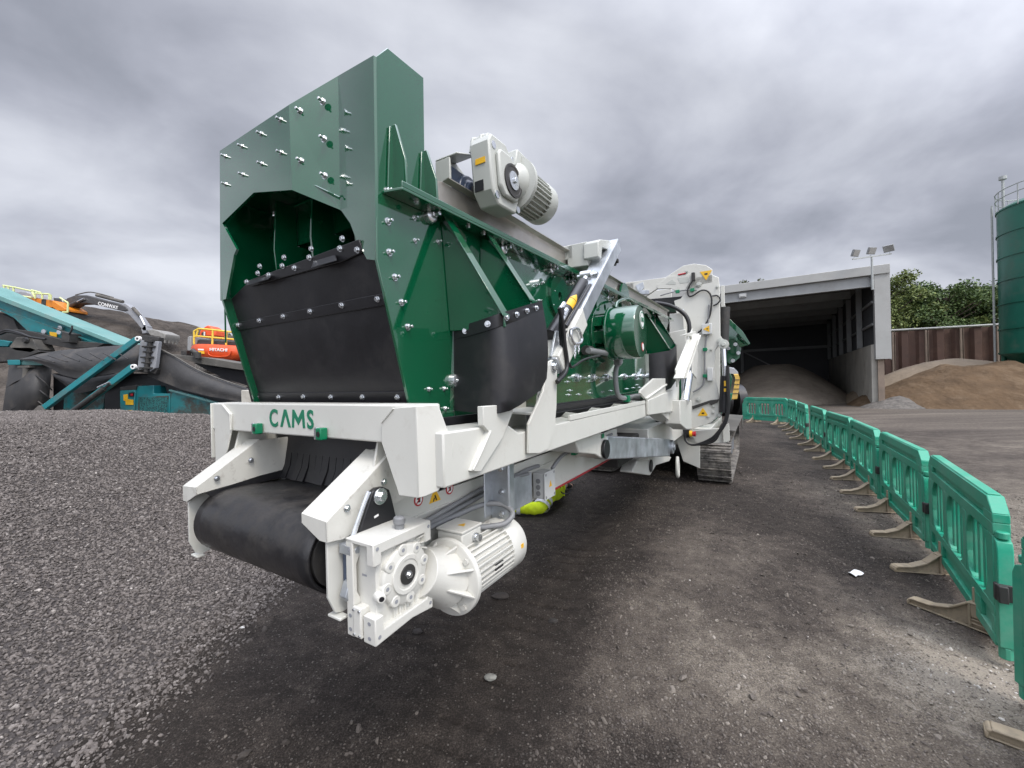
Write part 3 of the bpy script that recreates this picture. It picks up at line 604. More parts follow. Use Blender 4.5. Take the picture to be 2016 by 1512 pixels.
def f_pale(x, y):
    r = np.hypot((x-27.6)/6.6, (y-25.4)/4.6); h = 2.75*np.clip(1-r**1.7, 0, 1)
    return h + 0.3*fbm(x, y, 0.5, 4)*sstep(0.02, 0.6, h) - 0.05
heap('sand_heap', 'pale dusty sand bank at the foot of the rusty wall behind the brown heap', 'sand heap', f_pale, 20.6, 36, 20.5, 31, 0.2, 'sand_pale')
def f_sand(x, y):
    r = np.hypot((x-25.6)/6.4, (y-22.3)/4.3); h = 2.75*np.clip(1-r, 0, 1)**0.80
    h = np.minimum(h, 2.12 + 0.2*fbm(x, y, 0.6, 2))
    return h + 0.30*fbm(x, y, 0.6, 4)*sstep(0.02, 0.6, h) + 0.30*fbm(x*1.6, y*0.5, 0.9, 5)*sstep(0.2, 0.8, h) - 0.04
heap('sand_heap', 'brown sand heap in the open between the shed and the green silo', 'sand heap', f_sand, 19.0, 33, 17.6, 27, 0.14, 'sand')
def f_spill(x, y):
    r = np.hypot((x-20.2)/1.9, (y-21.2)/1.3); return 0.62*np.clip(1-r, 0, 1)**0.8 + 0.18*fbm(x, y, 2.2, 4)*sstep(0, 0.3, 1-r) - 0.03
heap('rubble_heap', 'small heap of broken rubble against the shed corner post', 'rubble heap', f_spill, 18.0, 22.4, 19.6, 22.8, 0.07, mat('rubble', (0.11, 0.10, 0.088), 0.95, var=0.5, vscale=6, bump=0.8, bscale=14, bdist=0.08))

wall = thing('sheet_pile_wall', 'rusty brown sheet pile retaining wall with a pale top rail', 'wall', (26.3, 29.2, 0))
wp, wq = V((24.75, 29.5, 0)), V((40.0, 22.6, 0)); wd = (wq-wp).normalized(); wn = V((wd.y, -wd.x, 0))
prof = []; t = 0; k = 0
while t < (wq-wp).length: prof += [(t, 0), (t+0.34, 0), (t+0.46, 0.22), (t+0.80, 0.22)]; t += 0.92
rows = [[tuple(wp + wd*a + wn*-c + UP*-0.2) for a, c in prof], [tuple(wp + wd*a + wn*-c + UP*4.75) for a, c in prof]]
MB().grid(rows, tuple(wn*-0.03)).build('pile_sheets', 'rust', wall, smooth=0)
for i in range(9):
    a = 0.5 + i*1.75; p = wp + wd*a + wn*0.06; m_ = MB(); m_.bar(p + UP*-0.2, p + UP*4.72, 0.10, 0.12, tuple(wn)); m_.bar(p+wd*0.12+UP*-0.2, p+wd*0.12+UP*4.72, 0.025, 0.12, tuple(wn)); m_.build('post', 'rust_post', wall)
MB().tube([wp + UP*4.85 + wn*0.05, (wp+wq)/2 + UP*4.82 + wn*0.05, wq + UP*4.85 + wn*0.05], 0.07, 8, 4).build('top_rail', 'clad', wall)

SC_ = V((29.6, 21.8, 0)); SR_ = 2.2
silo = thing('silo', 'tall dark green cylindrical silo with a railed top at the right edge', 'silo', tuple(SC_))
MB().lathe(SC_ + UP*2.7, UP, [(0, SR_), (8.1, SR_), (8.35, SR_-0.3), (8.7, 0.4)], 56).build('tank', 'silo', silo)
for z in (2.75, 4.1, 5.5, 6.8, 8.1, 9.4, 10.75): MB().lathe(SC_ + UP*z, UP, [(0, SR_+0.002), (0.0, SR_+0.045), (0.08, SR_+0.045), (0.08, SR_+0.002)], 56, cap=False).build('hoop', 'silo', silo)
MB().lathe(SC_ + UP*0.7, UP, [(0, 0.35), (2.0, SR_-0.05)], 40).build('cone_base', 'silo', silo)
for k in range(6):
    a = R(20+60*k); p = SC_ + V((math.cos(a), math.sin(a), 0))*(SR_-0.15); MB().bar(p, p + UP*2.72, 0.16, 0.16, (1, 0, 0)).build('leg', 'silo', silo)
m_ = MB()
for z in (11.45, 11.85): m_.tube([SC_ + V((math.cos(R(a)), math.sin(R(a)), 0))*SR_*1.02 + UP*z for a in range(0, 361, 15)], 0.028, 6, 1)
for a in range(0, 360, 30): p = SC_ + V((math.cos(R(a)), math.sin(R(a)), 0))*SR_*1.02; m_.cyl(p + UP*10.75, p + UP*11.85, 0.028, n=6)
m_.build('top_railing', 'sil_steel', silo)
a = math.atan2(-SC_.y, -SC_.x) + R(-84); p = SC_ + V((math.cos(a), math.sin(a), 0))*(SR_+0.16); sd = V((-math.sin(a), math.cos(a), 0))
m_ = MB()
for s_ in (-0.2, 0.2): m_.cyl(p + sd*s_ + UP*0.1, p + sd*s_ + UP*11.3, 0.045, n=6)
for k in range(34): m_.cyl(p - sd*0.2 + UP*(0.6+k*0.31), p + sd*0.2 + UP*(0.6+k*0.31), 0.018, n=6)
m_.build('ladder', 'sil_steel', silo)
q = SC_ + V((math.cos(a+0.35), math.sin(a+0.35), 0))*(SR_*0.95)
MB().cyl(q + UP*10.6, q + UP*12.6, 0.06, n=8).cyl(q + UP*12.5, q + UP*12.68, 0.16, n=10).build('vent_pipe', 'sil_steel', silo)

fm = bp(0.10, -0.47, 0)
mast = thing('floodlight_mast', 'thin steel mast with three floodlights at the shed corner', 'floodlight mast', tuple(fm))
MB().cyl(fm + UP*6.2, fm + UP*7.0, 0.06, n=10).cyl(fm + UP*6.95, fm + UP*7.95, 0.05, n=10).build('pole', 'sil_steel', mast)
ctr = fm + UP*7.95; hb = V((1.0, -0.1, 0.10)).normalized()
MB().bar(ctr - hb*0.95, ctr + hb*0.95, 0.06, 0.06).build('crossbar', 'sil_steel', mast)
for k, (s_, yaw, pit) in enumerate(((-0.85, -14, 22), (0.0, -6, 22), (0.9, 62, 30))):
    c = ctr + hb*s_*0.92 + UP*0.30; rm = Matrix.Rotation(R(-yaw), 3, 'Z') @ Matrix.Rotation(R(pit), 3, 'X')
    h = MB(); h.cbox(c, (0.44, 0.08, 0.36), rm)
    for j in range(7): h.cbox(c + rm @ V((-0.18+j*0.06, 0.06, 0)), (0.015, 0.05, 0.32), rm)
    ho = h.build('floodlight', 'steel_grey', mast, bevel=0.01)
    MB().cbox(c + rm @ V((0, -0.05, 0)), (0.38, 0.014, 0.30), rm).build('lens', 'lamp', ho)
    MB().cyl(ctr + hb*s_, c + rm @ V((0, 0.0, -0.24)), 0.022, n=6).build('bracket', 'sil_steel', ho)
# ================================================================== SCREENING MACHINE
MROOT = (0, 8.6, 0)
mw_ = MWORLD(*MROOT)
mach = thing('screening_machine', 'large green and white tracked screening machine standing across the middle of the yard', 'screening machine', MROOT,
             matrix=Matrix.Translation(mw_) @ Matrix.Rotation(-TH, 4, 'Z'))
def part(mb, name, m, parent=None, bevel=0.003, smooth=35): return mb.build(name, m, parent or mach, bevel=bevel, smooth=smooth)
HB = 0.525                                                  # half width of the screen box
# --- hood over the discharge end: three bent plates
A1, A2, A3, A4 = (-0.53, 0.925), (0.044, 0.895), (0.335, 0.958), (0.527, 0.922)
top1, bot1 = SV(A1, A2, (571, 208), (577, 375)); top2, bot2 = SV(A3, A4, (668, 151), (672, 414))
hood = MB()
L_ = SV(A1, A2, (435, 298), (502, 380), (440, 440), (468, 491), (463, 502), (447, 589), (436, 592)); R_ = SV(A3, A4, (738, 110.5), (743, 513), (725, 511), (704, 472), (692, 440), (675, 416))
hv = [top1, bot1, top2, bot2] + L_ + R_
hood.add(hv, [(4, 0, 1, 5, 6, 7, 8, 9, 10), (0, 2, 3, 1), (2, 11, 12, 13, 14, 15, 16, 3)])
hood_o = part(hood, 'hood_plate', 'green', bevel=0, smooth=0); sm = hood_o.modifiers.new('thickness', 'SOLIDIFY'); sm.thickness = 0.010; sm.offset = 0
seam = MB()
seam.tube(SV(A1, A2, (441, 414), (502, 355), (575, 344)), 0.004, 6, 1); seam.tube(SV(A2, A3, (575, 344), (669, 389)), 0.004, 6, 1); seam.tube(SV(A3, A4, (670, 389), (738, 385)), 0.004, 6, 1)
part(seam, 'weld_seam', 'green', hood_o, 0)
# inside of the hood: deepened chute, and roof plates added to keep light out
inn = MB(); inn.prism([(-HB+.014, 1.62, 2.37), (HB-.014, 1.62, 2.37), (HB-.014, 0.985, 2.09), (-HB+.014, 0.985, 2.09)], (0, 0.012, 0.004))
inn.prism([(-HB+.014, 0.97, 2.57), (HB-.014, 0.97, 2.57), (HB-.014, 1.158, 2.57), (-HB+.014, 1.158, 2.57)], (0, 0, 0.01)); inn.prism([(-HB+.014, 1.172, 2.372), (HB-.014, 1.172, 2.372), (HB-.014, 1.62, 2.385), (-HB+.014, 1.62, 2.385)], (0, 0, 0.008)); inn.prism([(-HB+.014, 1.150, 2.37), (HB-.014, 1.150, 2.37), (HB-.014, 1.150, 2.56), (-HB+.014, 1.150, 2.56)], (0, 0.006, 0))
part(inn, 'inner_chute_and_shade_roof', 'green', bevel=0)
for x in (-0.30, -0.02, 0.26):
    f = MB(); f.prism([(x, 1.05, 2.55), (x, 1.145, 2.55), (x, 1.145, 2.365), (x, 1.5, 2.36), (x, 1.10, 2.165), (x, 1.05, 2.17), (x, 1.035, 2.32)], (0.010, 0, 0)); part(f, 'hanging_fin', 'green', bevel=0.002)
bk = MB(); bk.prism([(-HB+.012, 1.162, 2.38), (HB-.012, 1.162, 2.38), (HB-.012, 1.162, 2.84), (-HB+.012, 1.162, 2.84)], (0, 0.008, 0)); part(bk, 'hood_back_plate', 'green')
# --- side plates of the screen box
side = [(740, 111), (763, 94), (834, 153), (837, 392), (1318, 629), (1283, 750), (1280, 765), (1095, 800), (870, 835), (806, 795), (742, 510)]
SPTS = SX(HB, *side)
s1 = MB(); s1.prism(SPTS, (-0.012, 0, 0)); part(s1, 'side_plate', 'green', bevel=0.002)
s2 = MB(); s2.prism([(-x, y, z) for x, y, z in SPTS], (0.012, 0, 0)); s2.prism([(-HB-0.001, 0.93, 1.9), (-HB-0.001, 0.93, 2.765), (-HB-0.025, 0.94, 2.765), (-HB-0.025, 0.94, 1.95)], (0, 0.008, 0)); part(s2, 'side_plate', 'green', bevel=0.002)
d1 = MB(); d1.box(-HB+.02, HB-.02, 1.3, 6.0, 1.64, 1.70); d1.box(-HB+.02, HB-.02, 1.25, 6.1, 2.28, 2.30); part(d1, 'screen_deck', 'dark')
d1 = MB(); d1.box(-HB+.02, HB-.02, 4.9, 4.95, 1.6, 2.45); part(d1, 'rear_plate', 'green')
# --- rubber curtain at the discharge end, undercut towards the ground
PP, PN = (0, 0.945, 2.15), (0, 1, 0.26)
def SC2(*p): return SP(PP, PN, *p)
cu = MB(); cu.prism(SC2((455, 588), (487, 556), (706, 474), (714, 500), (745, 513), (753, 580), (462, 640)), (0, 0.010, 0.003)); part(cu, 'upper_curtain', 'rubber')
lc = [[None]*9 for _ in range(7)]
q4 = SC2((462, 636), (753, 578), (808, 797), (497, 797))
for i in range(7):
    for j in range(9):
        s, t = i/6, j/8; l = V(q4[0]).lerp(V(q4[3]), s); r_ = V(q4[1]).lerp(V(q4[2]), s); p = l.lerp(r_, t)
        lc[i][j] = (p.x, p.y - 0.012*math.sin(s*2.6+0.3)*math.sin(t*2.2+0.5), p.z)
cu = MB(); cu.grid(lc, (0, 0.010, 0.002)); part(cu, 'lower_curtain', 'rubber', bevel=0)
PS = (0, 0.945-0.011, 2.15)
def SC3(*p): return SP(PS, PN, *p)
for nm, pts in (('clamp_strip', ((487, 553), (706, 471), (713, 490), (712, 497), (673, 515), (541, 551), (494, 564))), ('clamp_strip', ((459, 636), (752, 577.6), (758, 601), (467, 651))), ('clamp_strip', ((495, 774), (800, 771), (807, 795), (500, 796)))):
    cs = MB(); cs.prism(SC3(*pts), (0, 0.008, 0.002)); part(cs, nm, 'black', bevel=0.002)
for pts in (((617, 514), (658, 502), (676, 515), (627, 529)), ((493, 552), (531, 543), (541, 551), (499, 563))):
    t = SP((0, 0.925, 2.15), PN, *pts); tb = MB(); tb.prism([t[0], t[1], V(t[2])+V((0, -0.03, -0.004)), V(t[3])+V((0, -0.03, -0.004))], (0, 0.006, 0.0015)); part(tb, 'bent_tab', 'black', bevel=0.001)
# --- angle flange, stainless trim and uprights along the top edge
fl0, fl1 = SX(HB+.07, (745, 352))[0], SX(HB+.07, (1318, 629))[0]
def fl(a, dz=0.0): t = (a-fl0[1])/(fl1[1]-fl0[1]); return fl0[2]+(fl1[2]-fl0[2])*t+dz
for s in (1, -1):
    f = MB(); f.prism([(s*(HB+0.001), 0.945, fl(.945)), (s*(HB+0.075), 0.965, fl(.965)), (s*(HB+0.075), 6.1, fl(6.1)), (s*(HB+0.001), 6.1, fl(6.1))], (0, 0, 0.010))
    f.prism([(s*(HB+0.068), 0.965, fl(.965, .010)), (s*(HB+0.075), 0.965, fl(.965, .010)), (s*(HB+0.075), 0.965, fl(.965, .03)), (s*(HB+0.068), 0.965, fl(.965, .03))], (0, 5.1, fl(6.06)-fl(.965)))
    part(f, 'top_flange', 'green', bevel=0.002)
    tr = MB(); tr.prism([(s*(HB-0.02), 1.22, fl(1.22, .012)), (s*(HB-0.02), 6.15, fl(6.15, .012)), (s*(HB-0.02), 6.15, fl(6.15, .150)), (s*(HB-0.02), 3.1, fl(3.1, .165)), (s*(HB-0.02), 1.76, fl(1.76, .170)), (s*(HB-0.02), 1.28, fl(1.28, .170)), (s*(HB-0.02), 1.22, fl(1.22, .155))], (-s*0.004, 0, 0))
    tr.prism([(s*(HB-0.018), 1.28, fl(1.28, .170)), (s*(HB-0.018), 6.15, fl(6.15, .153)), (s*(HB+0.012), 6.15, fl(6.15, .160)), (s*(HB+0.012), 1.28, fl(1.28, .177))], (0, 0, 0.004))
    part(tr, 'trim_sheet', 'stainless', bevel=0)
top = MB(); top.prism([(-HB+.03, 1.3, fl(1.3, .05)), (HB-.03, 1.3, fl(1.3, .05)), (HB-.03, 6.1, fl(6.1, .05)), (-HB+.03, 6.1, fl(6.1, .05))], (0, 0, 0.01)); part(top, 'top_cover', 'dark')
for a, h0, h1 in ((0.995, 0.0, 0.235), (1.148, 0.0, 0.215)):
    z0 = fl(a, .012); u = MB()
    u.prism([(HB+.002, a-.005, z0), (HB+.070, a-.005, z0), (HB+.064, a-.005, z0+h1*.45), (HB+.022, a-.005, z0+h1), (HB+.002, a-.005, z0+h1)], (0, .010, 0))
    u.prism([(HB+.002, a-.032, z0), (HB+.002, a-.018, z0+h1*.96), (HB+.002, a+.018, z0+h1*.96), (HB+.002, a+.032, z0)], (.008, 0, 0)); part(u, 'upright_gusset', 'green', bevel=0.002)
# --- bracket with two slanting fins, and the rubber flap it carries
br = MB()
for u0, u1, dx in (((868, 430), (993, 622), 0), ((946, 455), (1045, 592), 0)):
    p0 = SX(HB+.002, u0)[0]; p1 = SX(0.80, u1)[0]; pb = (HB+.002, p1[1]+0.02, p1[2]-0.03)
    br.prism([p0, (p0[0]+0.03, p0[1], p0[2]), p1, (p1[0], p1[1], p1[2]-0.04), pb], (0, 0.012, 0))
    br.prism([p0, (p0[0]+0.03, p0[1]-.02, p0[2]+.004), V(p1)+V((0.006, -.02, .004)), V(p1)+V((0.006, .03, .004)), (p0[0]+.03, p0[1]+.03, p0[2]+.004)], (0, 0, -0.008))
part(br, 'slant_bracket', 'green', bevel=0.002)
fz = [1.945, 1.90, 1.82, 1.72, 1.64, 1.565]
path = [(0.53, 1.30), (0.60, 1.285), (0.67, 1.265), (0.735, 1.245), (0.775, 1.245), (0.797, 1.275), (0.803, 1.34), (0.804, 1.42), (0.804, 1.50), (0.806, 1.555)]
topz = [1.905, 1.905, 1.91, 1.915, 1.922, 1.935, 1.955, 1.98, 2.003, 2.018]; botz = [1.578, 1.575, 1.573, 1.572, 1.575, 1.582, 1.60, 1.625, 1.650, 1.70]
rows = []
for i in range(9):
    s = i/8; rows.append([(x + 0.016*math.sin(s*3.0)*(k/9.0)+0.010*s, y - 0.02*s*(1-k/9), topz[k]+(botz[k]-topz[k])*s) for k, (x, y) in enumerate(path)])
fp = MB(); fp.grid(rows, (0.0, 0.006, 0.0)); part(fp, 'rubber_flap', 'rubber', bevel=0, smooth=60)
st = MB(); st.grid([[(x+0.004, y-0.006, topz[k]+0.012) for k, (x, y) in enumerate(path)], [(x+0.004, y-0.006, topz[k]-0.035) for k, (x, y) in enumerate(path)]], (0, 0.004, 0)); part(st, 'flap_clamp', 'black', bevel=0, smooth=60)
fb = MB(); fb.grid([[(0.53, 1.70, 2.00), (0.57, 1.72, 2.02), (0.60, 1.76, 2.02), (0.62, 1.84, 1.99), (0.625, 1.93, 1.90)], [(0.53, 1.73, 1.62), (0.57, 1.74, 1.62), (0.60, 1.78, 1.63), (0.62, 1.86, 1.64), (0.625, 1.95, 1.66)]], (0, 0.008, 0)); part(fb, 'rubber_flap', 'rubber', bevel=0, smooth=60)
# second, far bracket with its flap
br = MB()
for u0, u1 in (((1268, 618), (1318, 688)), ((1290, 622), (1330, 680))):
    p0 = SX(HB+.002, u0)[0]; p1 = SX(0.78, u1)[0]; pb = (HB+.002, p1[1]+0.05, p1[2]-0.03)
    br.prism([p0, (p0[0]+0.03, p0[1], p0[2]), p1, (p1[0], p1[1], p1[2]-0.04), pb], (0, 0.014, 0))
    br.prism([p0, (p0[0]+0.03, p0[1]-.03, p0[2]+.004), V(p1)+V((0.006, -.03, .004)), V(p1)+V((0.006, .05, .004)), (p0[0]+.03, p0[1]+.05, p0[2]+.004)], (0, 0, -0.008))
part(br, 'slant_bracket', 'green', bevel=0.002)
p0 = SX(0.60, (1277, 697))[0]; p1 = SX(0.80, (1319, 690))[0]
fp = MB(); fp.grid([[p0, V(p0).lerp(V(p1), .6) + V((.03, -.05, 0)), p1, V(p1)+V((0.01, .35, .08))], [V(p0)-V((0, 0, .42)), V(p0).lerp(V(p1), .6)+V((.03, -.05, -.42)), V(p1)-V((0, 0, .40)), V(p1)+V((0.01, .35, -.30))]], (0, .01, 0)); part(fp, 'rubber_flap', 'rubber', bevel=0, smooth=60)
# --- rubber skirt under the box
sk = MB(); sk.box(-HB-.004, HB+.004, 1.16, 1.17, 1.44, 1.60)
for s in (1, -1): sk.box(s*(HB+.006), s*(HB-.006), 1.16, 5.0, 1.44, 1.555)
part(sk, 'rubber_skirt', 'rubber')
sk = MB(); sk.box(HB+.002, HB+.016, 2.0, 5.0, 1.515, 1.545); sk.box(HB+.002, HB+.03, 2.0, 5.0, 1.495, 1.503); part(sk, 'skirt_clamp', 'black')
# --- vibrator drum guard and ring weights on the side plate
dc = SX(0.85, (1262, 653))[0]
dr = MB(); dr.lathe((0.56, dc[1], dc[2]), (1, 0, 0), [(0.06, 0.18), (0.065, 0.207), (0.075, 0.207), (0.08, 0.200), (0.275, 0.200), (0.288, 0.193)], 48)
drum = part(dr, 'vibrator_guard', 'green', bevel=0)
dr = MB(); dr.lathe((HB, dc[1], dc[2]), (1, 0, 0), [(0, 0.22), (0.02, 0.22), (0.02, 0.13), (0.10, 0.13)], 40)
for k in range(8):
    a = R(45*k+12); c = V((0.58, dc[1]+math.cos(a)*0.16, dc[2]+math.sin(a)*0.16)); dr.cbox(c, (0.08, 0.012, 0.09), Matrix.Rotation(a, 3, 'X'))
part(dr, 'vibrator_housing', 'green', drum, bevel=0.002)
fx = 0.849
em = MB(); em.lathe((fx-.001, dc[1]+0.045, dc[2]+0.095), (1, 0, 0), [(0, 0.068), (0.002, 0.068)], 32); emb = part(em, 'emblem', 'paper', drum, 0)
em = MB(); em.lathe((fx+.001, dc[1]+0.045, dc[2]+0.095), (1, 0, 0), [(0.001, 0.062), (0.002, 0.062), (0.002, 0.055), (0.001, 0.055)], 32, cap=False); part(em, 'emblem_ring', 'logo', drum, 0)
text_mesh('emblem_letters', 'CMS', 0.046, (fx+.003, dc[1]+0.045, dc[2]+0.080), (0, 1, 0), (0, 0, 1), 0.0006, 'logo', drum, 0.001, 'CENTER', 0.85)
em = MB(); em.lathe((fx-.001, dc[1]+0.05, dc[2]-0.11), (1, 0, 0), [(0, 0.034), (0.002, 0.034)], 24); part(em, 'prohibition_sticker', 'red', drum, 0)
em = MB(); em.lathe((fx+.001, dc[1]+0.05, dc[2]-0.11), (1, 0, 0), [(0, 0.025), (0.002, 0.025)], 24); part(em, 'sticker_centre', 'paper', drum, 0)
for u, v, r, x in ((1098, 584, 0.135, HB), (1187, 606, 0.20, HB), (1228, 589, 0.15, HB)):
    c = SX(x, (u, v))[0]; w = MB(); w.lathe((x+.001, c[1], c[2]), (1, 0, 0), [(0, r), (0.016, r), (0.016, 0.028), (0, 0.028)], 40); part(w, 'ring_weight', 'green', bevel=0)
lp = MB(); lp.tube([SX(0.62, p)[0] for p in ((1212, 606), (1216, 595), (1232, 589), (1244, 594), (1248, 606))], 0.014, 8, 5); part(lp, 'lifting_loop', 'green', bevel=0)

# --- bolts: one washer, nut and stud, repeated
def bolt_mesh(r, stud, name, m='zinc'):
    b = MB(); b.lathe((0, 0, 0), (0, 0, 1), [(0, r*1.25), (r*0.22, r*1.25)], 20); b.hexa((0, 0, r*0.22), (0, 0, 1), r*0.92, r*0.85)
    if stud: b.lathe((0, 0, r*1.0), (0, 0, 1), [(0, r*0.5), (r*stud, r*0.5), (r*stud*1.06, r*0.42)], 12)
    o = b.build(name, m, None, smooth=30); me = o.data; bpy.data.objects.remove(o); return me
BM = bolt_mesh(0.0102, 1.35, 'bolt'); BM2 = bolt_mesh(0.0078, 1.5, 'small_bolt'); BMC = bolt_mesh(0.0092, 0.0, 'cap_bolt')
bb = MB(); bb.lathe((0, 0, 0), (0, 0, 1), [(0, 0.030), (0.005, 0.030), (0.022, 0.027), (0.027, 0.019)], 24); bb.hexa((0, 0, 0.026), (0, 0, 1), 0.014, 0.013); bb.lathe((0, 0, 0.038), (0, 0, 1), [(0, 0.008), (0.02, 0.008)], 12)
_o = bb.build('pivot_bolt', 'zinc', None); BMP = _o.data; bpy.data.objects.remove(_o)
BOLTS = []
def bolt(me, p, n, far=False): BOLTS.append((me, V(p), V(n).normalized()))
for u, v in ((446, 309), (479, 289.6), (516.6, 265), (555, 237.5), (447, 364), (480.6, 345), (517.8, 324), (556, 302)): bolt(BM, SV(A1, A2, (u, v))[0], (0.05, -1, 0))
for u, v in ((596, 222.6), (640, 204), (598, 320), (642.5, 277), (644, 349)): bolt(BM, V(SV(A2, A3, (u, v))[0]) + V((0.002, -0.009, 0)), (0.21, -1, 0))
NP = (0, -1, -0.26)
for u, v in ((670, 489.5), (610, 507), (557, 523.5), (509, 538), (704, 492), (580.5, 527.5), (530, 541.6), (487, 555), (743.5, 588.7), (673, 601), (611, 613), (558, 623), (511, 631), (469, 639.6), (506.6, 782), (549.5, 781.7), (598, 781), (652, 781.7), (714, 781.7), (783, 782)): bolt(BMC, SC3((u, v))[0], NP)
for u, v in ((675, 470), (614, 490), (560.5, 507), (513, 524)): bolt(BMC, SP((0, 0.962, 2.15), PN, (u, v))[0], NP)
XN = (1, 0, 0)
for u, v in ((762, 376), (763, 436), (766, 497), (777, 546), (790, 595.5), (802.5, 643.5)): bolt(BM, SX(HB, (u, v))[0], XN)
for u, v in ((815, 429), (817, 474), (862, 476), (844, 766), (874, 765), (876, 804), (997.6, 508), (1053, 532.7), (1087, 546), (1066, 557.5), (1056, 561), (1088, 573.6), (1114, 557), (1085.6, 601), (1061, 592), (1120, 705)): bolt(BM2, SX(HB, (u, v))[0], XN)
for u, v in ((843, 426), (892, 750), (986, 490), (1081, 531), (1123, 554), (1134, 743.5), (1166, 743.5), (1193, 743.5), (1228, 742), (1250, 741), (1265, 741), (1276.6, 740), (1194, 587)): bolt(BMP, SX(HB, (u, v))[0], XN)
for k, (x, y) in enumerate(path):
    if k in (1, 3, 5, 6, 7, 8): bolt(BMC, (x+0.006, y-0.008, topz[k]-0.012), (0.35, -1, 0) if k < 5 else (1, -0.1, 0))
for u, v in ((1116.6, 752), (1159, 751), (1183.6, 750), (1121.6, 769), (1119, 777.6), (1139, 776.8), (1161, 774), (1185, 771.5), (1202, 769.6), (1234, 765.7), (1247, 763.8), (1254, 758), (1259, 763), (1205, 599), (1181.5, 587), (1177.5, 609), (1300, 633)): bolt(BM2, SX(HB, (u, v))[0], XN)
for a in (1.06, 1.36, 1.47, 1.8, 2.2, 2.6, 3.1, 3.6, 4.2, 4.9): bolt(BMC, (HB+.045, a, fl(a)), (0, 0, -1))
for u, v in ((494, 906), (427, 942)): bolt(BMC, SX(-0.353, (u, v))[0], XN)
for u, v in ((755, 948.6), (683, 1000.6)): bolt(BMC, SX(0.487, (u, v))[0], XN)
def place_bolts():
    eye = V((-XC, 0, EYE)); B = sorted(BOLTS, key=lambda b: (b[1]-eye).length)
    off = V(MROOT)
    for me, p, n in B[:100]:
        o = bpy.data.objects.new('bolt', me); COL.objects.link(o); o.parent = mach; o.location = p - off
        o.rotation_euler = (n.to_track_quat('Z', 'Y') @ V((0, 0, 1)).rotation_difference(V((0, 0, 1)))).to_euler()
    far = MB()
    for me, p, n in B[100:]:
        q = n.to_track_quat('Z', 'Y'); far.add([p + q @ v.co for v in me.vertices], [tuple(f.vertices) for f in me.polygons])
    if far.v: tag(part(far, 'small_bolts', 'zinc', bevel=0), kind='stuff')

# --- geared motor on the top edge (drives the cleaning conveyor)
gc = SX(0.675, (1009, 357))[0]; ga, gz = gc[1], gc[2]
def tilt(a, z): return (ga + (a)*0.96 - z*0.10, gz + z*0.98 + a*0.06)
g = MB()
oc = [(-0.10, -0.125), (-0.145, -0.07), (-0.145, 0.13), (-0.12, 0.165), (0.0, 0.165), (0.045, 0.12), (0.07, 0.06), (0.085, -0.06), (0.05, -0.125)]
g.prism([(0.555,)+tilt(a, z) for a, z in oc], (0.10, 0, 0))
g.prism([(0.655,)+tilt(a*0.72+0.0, z*0.66) for a, z in oc], (0.022, 0, 0))
gb2 = part(g, 'top_gearbox', 'grey_cast', bevel=0.008)
g = MB(); g.lathe((0.677,)+tilt(0, 0), (1, 0, 0), [(0, 0.072), (0.006, 0.072), (0.006, 0.062), (0.004, 0.06), (0.004, 0.04)], 32); part(g, 'bearing_ring', 'dark', gb2, 0)
g = MB(); g.lathe((0.680,)+tilt(0, 0), (1, 0, 0), [(0, 0.04), (0.006, 0.04)], 24); g.hexa((0.686,)+tilt(0, 0), (1, 0, 0), 0.012, 0.01); part(g, 'shaft_cap', 'zinc', gb2, 0)
g = MB()
for a, z in ((-0.11, 0.12), (-0.11, -0.085), (0.055, 0.115), (0.07, -0.1)): g.lathe((0.652,)+tilt(a, z), (1, 0, 0), [(0, 0.016), (0.006, 0.016), (0.006, 0.007)], 14)
part(g, 'plug_screw', 'zinc', gb2, 0)
g = MB(); g.cbox((0.605,)+tilt(-0.1465, 0.055), (0.05, 0.003, 0.024)); part(g, 'yellow_sticker', 'yellow', gb2, 0)
g = MB(); g.cbox((0.59,)+tilt(-0.1465, -0.045), (0.045, 0.003, 0.045)); part(g, 'rating_plate', 'black', gb2, 0)
def motor(name, p, r, L_, mt, parent, nf=28, axis=(0, 1, 0), tbox=None):
    p = V(p); ax = V(axis).normalized(); t = V((0, 0, 1)); b = ax.cross(t).normalized(); t = b.cross(ax)
    m = MB(); m.lathe(p, ax, [(0, r*0.86), (L_*0.72, r*0.86)], 36)
    for k in range(nf):
        a = 2*math.pi*(k+.5)/nf; d = t*math.cos(a)+b*math.sin(a); tt = ax.cross(d)
        q = p + ax*0.01 + d*(r*0.93); m.bar(q, q + ax*(L_*0.70), r*0.05, r*0.17, tuple(d))
    mo = part(m, name, mt, parent, bevel=0)
    c = MB(); c.lathe(p + ax*(L_*0.70), ax, [(0, r*1.0), (L_*0.04, r*1.03), (L_*0.26, r*1.03), (L_*0.30, r*0.96), (L_*0.305, r*0.5)], 40); part(c, 'fan_cowl', mt, mo, bevel=0, smooth=50)
    return mo
fdir = V((0, 0.997, 0.03))
mp0 = V((0.615,)+tilt(0.075, 0.040))
g = MB(); g.lathe(mp0 - fdir*0.03, fdir, [(0, 0.062), (0.02, 0.085), (0.055, 0.095), (0.06, 0.125), (0.082, 0.125), (0.085, 0.10)], 36); part(g, 'motor_flange', 'grey_cast', gb2, 0, 40)
g = MB(); g.prism([(0.56,)+tilt(0.05, 0.09), (0.56,)+tilt(0.08, 0.175), (0.56,)+tilt(0.19, 0.165), (0.56,)+tilt(0.20, 0.09)], (0.11, 0, 0)); part(g, 'terminal_box', 'grey_cast', gb2, 0.006)
mo = motor('top_motor', mp0 + fdir*0.055, 0.100, 0.285, 'grey_cast', mach, axis=tuple(fdir))
